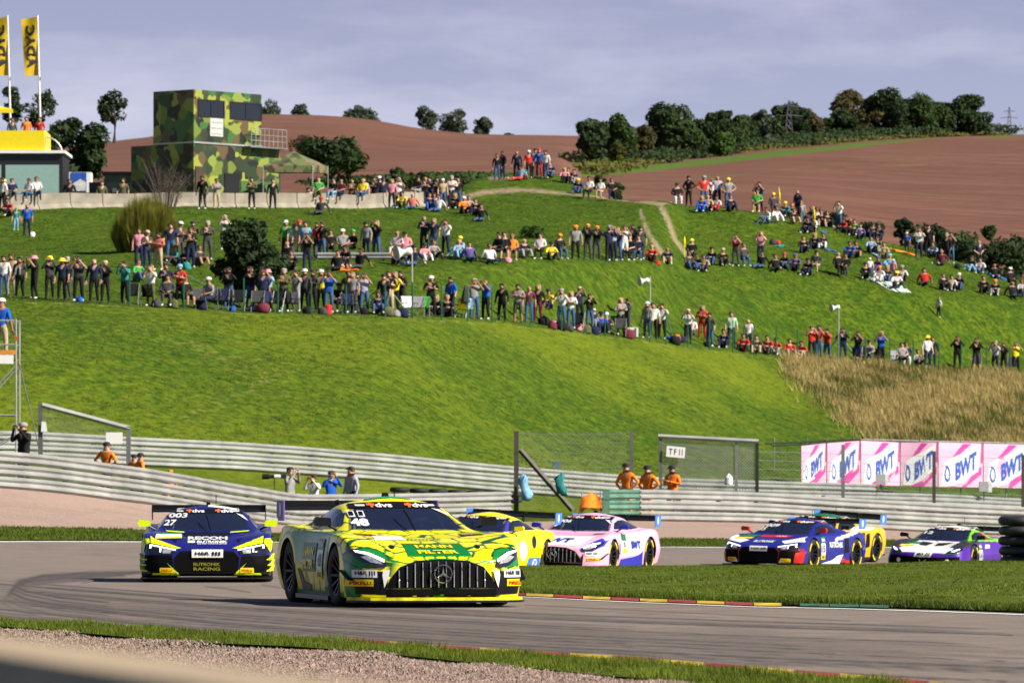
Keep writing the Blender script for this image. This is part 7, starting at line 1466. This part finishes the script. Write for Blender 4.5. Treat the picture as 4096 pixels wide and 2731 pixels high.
PEOPLE = {
'A': '''15 1188 S wjk,45 1181 S eeb,79 1194 S dkk,138 1197 C kkP,198 1195 C dkY,248 1203 S nkY,269 1201 S ddg,314 1206 C dkK,376 1213 S nkn,421 1214 C kkE,500 1218 C tkb,550 1128 G vjb,603 1225 C wiy,664 1217 X ndk,670 1227 W ddk,720 1227 X rkL,744 1230 W ksk,830 1240 W gnW,914 1237 C kjK,
1001 1239 C kjK,1050 1244 S nnM,1072 1244 C lkP,1135 1249 X ikg,1184 1248 C ggb,1219 1247 S dkW,1252 1249 X dkb,1284 1249 S ykW,1315 1253 C bjb,1352 1251 W kkb,1394 1253 S kkb,1408 1253 S gdy,1427 1249 S wdK,1457 1253 C ajb,1512 1256 G njb,1535 1258 S kjK,1556 1258 X keb,1578 1256 C yky,1604 1253 X kkb,1724 1266 X kkW,1747 1264 G kky,1803 1264 S bnb,1788 1269 G kky,1897 1276 C gjg,1943 1279 C bkn,
2008 1288 S kkk,2072 1291 X gsk,2116 1292 S mjn,2152 1293 S kmy,2196 1238 G ynK,2246 1307 C wjG,2284 1316 X wjy,2318 1288 C nkE,2359 1321 C kjk,2376 1325 K ngW,2403 1327 G bnK,2425 1332 G mkW,2483 1340 X gky,2511 1340 C ddb,2589 1353 S gjW,2612 1358 S wkk,2648 1358 C wkk,2752 1372 C wkE,2764 1372 W wdb,2809 1357 X rry,2839 1387 S djk,2895 1393 G nnk,2925 1388 S qnb,2975 1409 G rkk,2993 1407 S wnn,3026 1415 G dek,3071 1418 G rdb,3106 1422 G rgk,3157 1430 G rgk,3208 1434 G reb,
3247 1437 C rkb,3275 1439 C rjK,3309 1443 C rjk,3371 1447 C nnK,3432 1453 C knK,3448 1453 G kkb,3476 1457 W gjK,3524 1461 C bky,3608 1469 W gkk,3625 1469 W nwb,3669 1469 G gkb,3709 1473 S wnY,3729 1471 S knb,3830 1481 C kkb,3906 1487 C ksb,3981 1493 C ang,4015 1495 C kkb,4063 1497 C ykn''',
'B': '555 1065 S pnb,588 1079 X dnE,634 1082 X cek,682 1046 S njk,721 1046 X ddW,772 1030 X ijN,761 1072 X knb,830 1041 X ddg,795 1066 G dsb,899 1000 C wgg,700 1064 G tdK,745 1070 G nkb',
'C': '''1143 1034 S vkW,1176 1034 S qjn,1197 1034 S eeR,1222 1034 S lnk,1268 1032 S rnb,1289 1034 H kjb,1146 1076 W kjn,1164 1082 G kkb,1228 1088 C knk,1322 1030 W kkb,1370 1030 W gkW,1409 1030 W kkV,1465 1034 S gnK,1506 1034 C kjy,1345 1083 L kkb,1383 1068 G kdk,1432 1076 L kdb,1587 1036 W wwn,1620 1038 W pjK,1582 1060 G onk,1648 1064 L njK,
1696 1012 X nkn,1734 1013 S njy,1783 1022 C wnb,1696 1052 G pwN,1732 1042 G gkb,1834 1036 G lly,1845 1030 G llY,1880 1043 L ujk,1964 1052 L wjb,1992 1042 W kkb,2017 1042 W ksb,2048 1046 W oso,2094 1034 G ngn,2160 1040 W wkk,2204 1042 G ydK,2241 1040 W kjO,2302 1040 S gkO,2351 1042 C kdO,2387 1043 C kdO,2437 1048 C nkG,2451 1045 C ann,2473 1048 C njn,2498 1038 C wwb,2531 1038 C kkK,2561 1038 S ddK,2517 1046 W kkn,2553 1046 W njb,2608 1050 G rkn,2669 1060 G nen''',
'D': '''2766 1050 W kkY,2753 1079 G djb,2790 1084 G kjb,2815 1088 G enb,2848 1061 G kjK,2890 1064 G kdE,2943 1066 C mdb,2976 1068 W djb,3043 1050 C pny,3043 1072 L kjk,3102 1084 L kkb,3140 1077 G kjR,3182 1084 G ukU,3234 1103 G knK,3265 1093 W deK,3354 1103 W kkn,3382 1108 W kdk,3461 1116 G kkK,3479 1111 K wjW,3520 1129 G wwO,3515 1093 G uuU,3550 1129 G djy,3558 1083 G llL,3573 1119 K ppW,3584 1157 G wdY,3607 1129 G wkG,3696 1141 L rnk,3771 1161 G kkb,3807 1166 G wkk,3837 1161 G kjW,3933 1174 G kkb,3981 1184 G kgO,4042 1156 W kkW,4055 1192 L kjn,4083 1184 G adb,3755 1271 K wky''',
'E': '''3173 897 G keb,3213 1012 G knb,3258 997 G kny,3294 997 G dwb,3232 934 G knb,3255 930 G wkY,3250 869 G nny,3265 871 G wnb,3279 875 G kkb,3283 906 G ksb,3307 911 G kkk,3356 892 C wjk,3377 934 G rkb,3388 925 G kkb,3402 939 G mkn,3419 944 G vkb,3440 958 G unb,3491 953 G dnN,3517 955 G nnk,3400 1033 G bnb,3424 1033 G ksb,3482 1012 G lkk,3510 1012 G igb,3536 1035 G eib,3627 1005 K bnW,3675 1035 C wnb,3713 1020 S kkK,3733 1032 G lnb,3761 1062 L mkn,3786 1055 S kkg,3804 1055 C kjk,3916 1068 H nkn,3890 1088 G dlb,3921 1095 G wjk,3979 1113 L kjn''',
'F': '2709 824 W kwK,2755 826 H kkK,2816 828 H rjG,2846 826 S wkn,2869 828 S ann,2913 834 H gjY,2808 850 G bby,2831 846 G ekn,2867 845 G wrk,2920 847 G nnb,3038 846 C nkb,3028 852 W vsb,3094 850 W ddY,3068 897 G wjb,3104 892 G wwb,3142 866 G tnY,3170 866 G mko,3191 872 S nkn,3196 876 K wny,3209 878 K gtb',
'G': '1988 722 S kjb,2011 716 S knb,2067 712 S nnn,2115 714 S rkW,2141 710 S lnK,2156 711 S brR,2182 714 S wjk,2202 712 G njb,2074 722 L lrk,2090 718 G trb,2258 730 G pky,2273 732 G kkk,2299 738 G ugb,2314 775 G njY,2355 796 W wkb,2401 796 W web,2447 801 W knb',
'H': '1277 858 L ddR,1567 836 S pky,1595 834 C wkg,1610 836 G ykb,1646 838 L cjn,1717 840 G nbb,1736 840 G wjb,1748 848 L wjb,1771 832 S ejW,1806 830 X wng,1831 828 S kjn,1820 838 G kky,1854 856 G okW,1873 854 G ggb,1902 862 G knb,1921 886 L kjb,810 838 S kdb,866 840 X geb,1007 838 X ikk,1091 838 S kkb',
'I': '64 922 K tlV,108 948 S bnn,34 867 G rkb,9 845 S wkb'}
for row, txt in PEOPLE.items():
    for it in txt.replace('\n', '').split(','):
        a, b, ps, cc = it.split(); person(row, float(a), float(b), ps, cc[0], cc[1], cc[2])
# sitters on the concrete wall and people behind it
wl_x = [p[0] for p in wp]; wl_y = [p[1] for p in wp]
def wall_pt(u):
    best = min(((abs(uof(x_, y_) - u), x_, y_) for x_, y_ in ((wp[i][0] + (wp[i + 1][0] - wp[i][0]) * t, wp[i][1] + (wp[i + 1][1] - wp[i][1]) * t) for i in range(len(wp) - 1) for t in (0, .25, .5, .75))), key=lambda q: q[0]); return best[1], best[2]
for (u, cc) in ((51, 'ndk'), (123, 'wjb'), (147, 'wnb'), (1270, 'vin'), (1328, 'klk'), (1372, 'mnn'), (1436, 'yjn'), (1672, 'dgK')):
    x_, y_ = wall_pt(u); person('H', u, 800, 'W', *cc, base=Vector((x_, y_ - .02, zxy(x_, y_) + .49)), label='on')
for (u, cc, ps, dd) in ((15, 'rgY', 'S', 2.2), (278, 'kkb', 'S', 3), (407, 'iib', 'S', 2.0), (491, 'iib', 'S', 2.2), (1407, 'ikn', 'X', 1.0), (1455, 'ajn', 'S', 1.1), (1497, 'kkb', 'X', 1.0), (1517, 'wkW', 'X', 1.2), (1532, 'nkN', 'S', .9), (1590, 'dkn', 'S', 1.2), (1701, 'knn', 'X', 1.5), (1717, 'bnn', 'X', 1.8), (1748, 'kkk', 'X', 1.4), (1232, 'wkg', 'S', 16), (1250, 'wjg', 'S', 16.5), (1331, 'wmk', 'L', 14), (1363, 'wjW', 'L', 14)):
    x_, y_ = wall_pt(min(u, 1685)); y_ += dd; x_ = xof(u, y_); person('H', u, 790, ps, *cc, base=Vector((x_, y_, zxy(x_, y_))), label='behind')
# pavilion balcony guests
for u, cc in ((48, 'dkb'), (105, 'okb'), (158, 'rkb')):
    person('J', u, 590, 'S', *cc, base=Vector((xof(u, 340), 340, zof(340, 592))), label=f'guest in {PAL[cc[0]][0]} top on the yellow balcony')
# child on shoulders, scaffold worker
par = [q for q in ROWS['A'] if q[0] == 79][0][1]
person('J', 86, 1040, 'W', 'r', 'g', 'V', base=Vector(par.location) + Vector((.02, .08, .98)), scale=.62, yaw=-20, label='child in red top carried on shoulders in the front row')
person('J', 6, 1412, 'S', 'b', 'e', 'W', base=Vector((xof(4, DS + .5), DS + .5, zof(DS, 1437) + .03)), yaw=160, label='person in blue shirt and white cap standing on the scaffold platform')
# photographers and marshals behind the rails
def rb(u, dd): D_ = float(np.interp(u, [p[0] for p in RB], [p[1] for p in RB])) + dd; return Vector((xof(u, D_), D_, zxy(xof(u, D_), D_)))
for (u, dd, ps, cc, yaw, sc, lb, vh_) in (
    (95, 5.0, 'C', 'kkG', -40, 1.0, 'crouching photographer in black beside the scaffold tower', 1683), (425, 3.2, 'H', 'okK', 150, 1.0, 'marshal in orange jacket beside the left gate, back turned', 1762), (560, 3.0, 'H', 'okK', 120, .98, 'marshal in orange jacket right of the left gate', 1806), (535, 3.8, 'H', 'okK', 140, 1.0, 'marshal half hidden behind another beside the left gate', 1812), (682, 2.4, 'S', 'ooO', 10, 1.0, 'marshal in orange cap almost hidden behind the left rail', 1876),
    (1160, 4.0, 'C', 'gek', 60, 1.03, 'photographer in pale vest with long lens behind the rail', 1862), (1255, 3.6, 'C', 'wkb', -30, 1.0, 'photographer in white vest crouching behind the rail', 1894), (1325, 3.8, 'C', 'bkK', 20, 1.0, 'photographer in blue jacket and dark cap behind the rail', 1878), (1405, 4.0, 'S', 'akb', -50, 1.05, 'photographer in lilac vest standing upright behind the rail', 1860),
    (2506, 3.0, 'H', 'oVK', -35, 1.0, 'marshal in orange overall leaning at the fence post', 1838), (2592, 3.0, 'H', 'oVK', -45, 1.0, 'marshal in orange jacket with open collar left of the gate', 1856), (2690, 4.6, 'X', 'oVK', -30, 1.0, 'marshal in orange seen through the gate mesh', 1855)):
    b = rb(u, dd); hz_ = zof(b.y, vh_); need = hz_ - b.z
    person('J', u, 1900, ps, *cc, base=b, yaw=yaw, scale=max(min(need / 1.80, 1.06), .60), longs=True, label=lb)
NAMES = {'S': 'standing person', 'X': 'standing person with folded arms', 'C': 'standing person with raised hands', 'H': 'person with hands on hips', 'G': 'person sitting on the grass', 'L': 'person lounging with legs out', 'W': 'seated person', 'K': 'standing child'}
for row, L in ROWS.items():
    L.sort(key=lambda q: q[0]); cnt = {}
    for i, (u, o, ps, top, legs, head, lab) in enumerate(L):
        if row == 'J': tag(o, lab, 'person', 'people around the track'); continue
        where = {'on': 'on the concrete wall', 'behind': 'behind the concrete wall'}.get(lab, ROWN[row])
        hw = '' if head == 'n' else (', ' + ({'K': 'black', 'W': 'white', 'Y': 'yellow', 'R': 'red', 'G': 'grey', 'N': 'navy', 'O': 'orange', 'P': 'pink', 'L': 'light-blue', 'E': 'beige', 'M': 'maroon', 'U': 'purple', 'V': 'lime'}[head] + ' cap') if head.isupper() else '')
        base = f"{NAMES[ps].split(' with')[0] if ps in 'X' else NAMES[ps]} in {PAL[top][0]} top{hw}"
        o['_b'] = f'{base}|{where}'; cnt[o['_b']] = cnt.get(o['_b'], 0) + 1
    seen = {}
    for (u, o, ps, top, legs, head, lab) in L:
        if row == 'J': continue
        k = o['_b']; base, where = k.split('|'); seen[k] = seen.get(k, 0) + 1
        lab_ = f'{base} {where}' if cnt[k] == 1 else f'{ORD(seen[k])} {base} {where}'
        w_ = lab_.split()
        import re as _re
        w_ = _re.findall(r"[A-Za-z]+", lab_)
        if len(w_) > 15: lab_ = lab_.replace(' sitting on the grass', ' sitting').replace('at the embankment edge', 'at the edge').replace('standing person', 'person').replace('person with raised hands', 'person').replace('with hands on hips ', '').replace('lounging with legs out', 'lounging')
        del o['_b']; tag(o, lab_, 'person', 'spectators ' + ROWN[row])

# ------------------------------------------------------------------ things lying about
def chair(u, v, k, label, yaw=0):
    b = hit(u, v, 228, 360); o = empty('camp_chair', b, math.radians(yaw)); tag(o, label, 'camp chair', 'folding chairs on the hill'); c_ = pm(k)
    mb = MB(); mb.add([(-.25, -.22, .42), (.25, -.22, .42), (.24, .18, .38), (-.24, .18, .38)], [(0, 1, 2, 3)]); mb.build('seat', c_, o)
    mb = MB(); mb.add([(-.25, .18, .38), (.25, .18, .38), (.27, .34, .92), (-.27, .34, .92), (-.25, .20, .38), (.25, .20, .38), (.27, .36, .92), (-.27, .36, .92)], [(0, 1, 2, 3), (7, 6, 5, 4)]); mb.build('backrest', c_, o)
    for s in (-1, 1):
        mb = MB(); mb.tube([(s * .26, -.24, 0), (s * .27, .34, .92)], .014, 4); mb.build('leg', M_GALVD, o); mb = MB(); mb.tube([(s * .26, .28, 0), (s * .26, -.24, .60)], .014, 4); mb.build('leg', M_GALVD, o)
        mb = MB(); mb.tube([(s * .27, -.26, .6), (s * .27, .26, .6)], .02, 4); mb.build('armrest', M_PAVB, o)
for q in ((1640, 1268, 'w', 'white folding chair beside the pale loudspeaker pole', 30), (1672, 1268, 'g', 'grey folding chair right of the white one', 0), (1694, 1268, 'v', 'green folding chair beside the white capped man', 0), (1848, 1272, 'y', 'lime yellow folding chair in the front row', -20), (1872, 1274, 'l', 'blue folding chair in the front row', 10), (2418, 1330, 'v', 'bright green folding chair, left of a pair', 0), (2455, 1336, 'v', 'bright green folding chair, right of a pair', 10), (590, 1224, 'k', 'black folding chair in the front row at left', 0), (528, 1220, 'k', 'black folding chair beside the teal topped man', 0), (800, 1240, 'd', 'grey folding chair beside the white capped sitter', 20), (3586, 1468, 'g', 'pale grey folding chair at the right of the front row', 20), (3470, 1457, 'k', 'black folding chair at the right of the front row', 0), (1100, 1246, 'b', 'blue folding chair near the dark bush', 0)): chair(*q)
def bag(u, v, k, s, label, name='bag', flat=1.0):
    s = s * .62; b = hit(u, v, 228, 412); mb = MB(); n_ = 12; R = np.random.default_rng(int(u))
    mb.lathe([(.0, -.02), (.20 * s, -.02), (.25 * s, .05 * s * flat), (.24 * s, .26 * s * flat), (.15 * s, .36 * s * flat), (.0, .37 * s * flat)], n=n_)
    mb.v = [(x * (1 + .25 * R.normal()) if 0 else x + .025 * R.normal(), y * .7 + .02 * R.normal(), z + .012 * R.normal()) for x, y, z in mb.v]; mb.tube([(-.08 * s, 0, .33 * s * flat), (0, 0, .45 * s * flat), (.08 * s, 0, .33 * s * flat)], .015, 4)
    tag(mb.build(name, pm(k), loc=b, smooth=True), label, 'bag', 'bags and cushions on the hill')
for q in ((318, 1210, 'b', 1.0, 'blue bag with pink strap at the feet of the front row'), (930, 1245, 'b', .9, 'blue bag near the dark bush'), (128, 948, 'w', 1.1, 'white carrier bag beside the man in blue'), (1010, 1240, 'a', 1.0, 'pale lilac bag in the front row'), (1455, 1258, 'k', 1.3, 'black rucksack in the front row'), (1585, 1266, 'g', 1.2, 'grey cushion on the grass edge'), (2175, 1300, 'k', 1.8, 'large dark pile of bags'), (2215, 1305, 'p', 1.1, 'pink bag beside the dark pile'), (2310, 1322, 'p', 1.6, 'pink and white bundle in the front row'), (2330, 1322, 'c', 1.3, 'coral bundle beside the pink one'), (2680, 1362, 'b', 1.0, 'blue cool bag in the front row'), (2705, 1364, 'o', 1.4, 'orange rucksack in the front row'), (2725, 1368, 'n', 1.4, 'navy bag beside the orange rucksack'), (2830, 1388, 'k', 1.2, 'black bag behind grey shirted man'), (3455, 1456, 'y', .6, 'small yellow cup on the front edge'), (3690, 1440, 'y', .6, 'small yellow bucket hat hanging low'), (3960, 1494, 'k', 1.3, 'black rucksack near the right end'), (4040, 1498, 'k', 1.3, 'black rucksack at the right end'), (3110, 978, 'r', 1.1, 'bright red bag on the right slope'), (3090, 978, 'd', 1.3, 'dark bag beside the red one'), (2030, 1052, 'p', 1.2, 'pink bag in the second row'), (2630, 1060, 'r', 1.0, 'red and white bag in the second row'), (1690, 1052, 'w', 1.0, 'white bag in the second row'), (1520, 832, 'p', 1.2, 'pinkish rucksack at the wall foot'), (1575, 836, 'l', .9, 'pale bag at the wall foot'), (3830, 1075, 'k', 1.3, 'black bag by the vase shaped bush'), (745, 1078, 't', 1.5, 'teal bag in the reed shrub group')): bag(*q)
tag(MB().lathe([(0, 0), (.17, 0), (.17, .36), (.13, .40), (0, .40)], n=14).build('bucket', pm('r'), loc=hit(1312, 1257, 228, 300)), 'red canister with white lid in the front row', 'bucket')
tag(MB().box((0, 0, .22), (.52, .16, .46)).build('cool_box', M_WHITE, loc=hit(2532, 1346, 228, 330)), 'large white cushion box standing on the embankment edge', 'cool box')
def blanket(u0, v0, u1, v1, w, k, label):
    a, b = hit(u0, v0, 228, 412), hit(u1, v1, 228, 412); d = (b - a); nn = Vector((d.y, -d.x, 0)).normalized() * w; rows = []
    for t in np.linspace(0, 1, 7):
        r = []
        for s in np.linspace(-.5, .5, 5): q = a.lerp(b, t) + nn * s; q.z = zxy(q.x, q.y) + .05 + .03 * math.sin(t * 9 + s * 8); r.append(q - a)
        rows.append(r)
    mb = MB(); mb.grid(rows); mb.grid([[p - Vector((0, 0, .05)) for p in r] for r in rows]); tag(mb.build('blanket', k, loc=a, smooth=True), label, 'blanket', 'picnic blankets on the hill')
PLAID = camo_mat('plaid_cloth', 5.0, [(.45, .60, .52), (.62, .66, .62), (.20, .42, .36), (.55, .58, .50)])
blanket(3500, 1118, 3610, 1170, 1.5, PLAID, 'pale green and white checked blanket on the right slope'); blanket(3570, 1000, 3660, 1022, .9, pm('o'), 'orange blanket behind the striped shirt man'); blanket(3960, 1100, 4020, 1118, .9, pm('b'), 'deep blue blanket near the right edge'); blanket(3495, 1022, 3515, 1026, .9, pm('l'), 'light blue mat on the right slope'); blanket(3285, 926, 3310, 934, .8, pm('j'), 'blue mat in the crest group'); blanket(3110, 984, 3136, 988, .8, pm('t'), 'turquoise mat below the red bag'); blanket(1360, 1072, 1410, 1084, .9, pm('o'), 'orange patterned blanket in the second row'); blanket(1612, 832, 1660, 838, 1.2, pm('v'), 'green sheet over knees at the wall foot'); blanket(3300, 1000, 3345, 1006, .8, pm('j'), 'blue jacket spread beside the seated child')
for (u, v, vt, lb) in ((2738, 1045, 945, 'yellow furled flag stuck beside the dirt path'), (3265, 935, 832, 'yellow furled flag in the crest group'), (3125, 842, 748, 'yellow furled flag leaning above the crest'), (3020, 842, 770, 'yellow furled flag behind the seated man in green')):
    b = hit(u, v, 250, 412); t = pt(u - (10 if u > 3100 else 0), vt, b.y) - b; o = empty('furled_flag', b); tag(o, lb, 'flag', 'furled yellow flags'); MB().tube([(0, 0, 0), t], .02, 5).build('stick', pm('y'), o); MB().tube([t * .55, t * .75, t], [.03, .07, .02], 6).build('cloth', pm('y'), o)
b = hit(1860, 1274, 228, 300); o = empty('parasol', b); tag(o, 'folded dark parasol standing in the front row', 'parasol'); t = pt(1866, 1140, b.y) - b; MB().tube([(0, 0, 0), t], .02, 6).build('pole', M_FGREEN, o); MB().lathe([(.02, t.z), (.10, t.z - .2), (.22, t.z - .75), (.17, t.z - .85), (.02, t.z - .80)], n=10, c=(t.x - .05, 0, 0)).build('canopy', pm('d'), o)
# jackets and gear at the fence gap
for (u, v0, v1, k, lb) in ((2100, 1905, 2000, 'l', 'light blue jacket hung on the tall wire fence'), (2246, 1902, 1978, 't', 'dark green jacket hung on the tall wire fence')):
    D_ = DF - .3; a = pt(u, v0, D_); h_ = zof(D_, v0) - zof(D_, v1); R = np.random.default_rng(u); mb = MB(); mb.lathe([(.02, .04), (.10, -.03), (.15, -.16), (.12, -h_ * .5), (.15, -h_ * .8), (.13, -h_), (.0, -h_ * .9)], n=14); mb.v = [(x * (1 + .25 * R.normal()) + .08 * math.sin(z * 7), y * .5, z + .05 * R.normal()) for x, y, z in mb.v]; tag(mb.build('jacket', pm(k), loc=a, smooth=True), lb, 'jacket')
b = rb(2365, 2.0); o = empty('folding_chair', b); tag(o, 'folding chair with orange high-visibility vest hung over it', 'chair')
mb = MB(); mb.add([(-.35, 0, .45), (.4, 0, .38), (.4, -.4, .40), (-.3, -.4, .44)], [(0, 1, 2, 3)]); mb.build('seat', pm('g'), o)
mb = MB(); mb.grid([[(x * wd, .06 * math.sin(x * 9) + yy, zz - .5 * abs(x) ** 1.5 + .04 * math.sin(x * 17 + zz * 9)) for x in np.linspace(-.40, .36, 11)] for yy, zz, wd in ((-.26, .40, 1.0), (-.18, .62, .95), (-.08, .84, .75), (.0, .92, .5), (.1, .62, .8))]); mb.build('vest', pm('o'), o, smooth=True)
for s in (-.3, .3): mb = MB(); mb.tube([(s, -.35, 0), (s, .1, .95)], .02, 4); mb.build('leg', M_GALVD, o); mb = MB(); mb.tube([(s, .15, 0), (s, -.4, .45)], .02, 4); mb.build('leg', M_GALVD, o)
# long camera lens on a monopod
b = rb(1065, 3.0); o = empty('telephoto_camera', Vector((xof(1085, b.y), b.y, b.z))); tag(o, 'black and white telephoto lens on a monopod behind the rail', 'camera'); zc_ = zof(b.y, 1905) - b.z
MB().lathe([(.0, -.28), (.085, -.28), (.085, -.06), (.06, -.04), (.06, .1)], n=14, axis='X', c=(0, 0, zc_)).build('lens_hood', M_PAVB, o); MB().lathe([(.062, .1), (.055, .3), (.0, .3)], n=14, axis='X', c=(0, 0, zc_)).build('lens_barrel', M_WHITE, o); MB().box((.38, 0, zc_), (.16, .1, .13)).build('camera_body', M_PAVB, o); MB().tube([(.1, 0, 0), (.1, 0, zc_ - .06)], .016, 5).build('monopod', M_PAVB, o)

# more folding chairs and rucksacks between the feet of the front row
_rc = np.random.default_rng(77); _ca = 0; _cb = 0
for u in sorted(_rc.choice(np.concatenate([np.arange(560, 1000, 22), np.arange(1010, 1640, 20), np.arange(2040, 2560, 34), np.arange(2660, 3000, 40), np.arange(3330, 4060, 48)]), 34, replace=False)):
    v = edge(u) - 3
    if _rc.random() < .5: _ca += 1; chair(float(u), v, 'kdnk'[_ca % 4], f'dark folding chair among the front row legs, {ORD(_ca)} from the left', float(_rc.uniform(-30, 30)))
    else: _cb += 1; bag(float(u), v + 2, 'kdinm'[_cb % 5], float(_rc.uniform(1.2, 2.0)), f'dark rucksack among the front row legs, {ORD(_cb)} from the left', 'rucksack')
print('PERSONS', sum(len(v) for v in ROWS.values()))
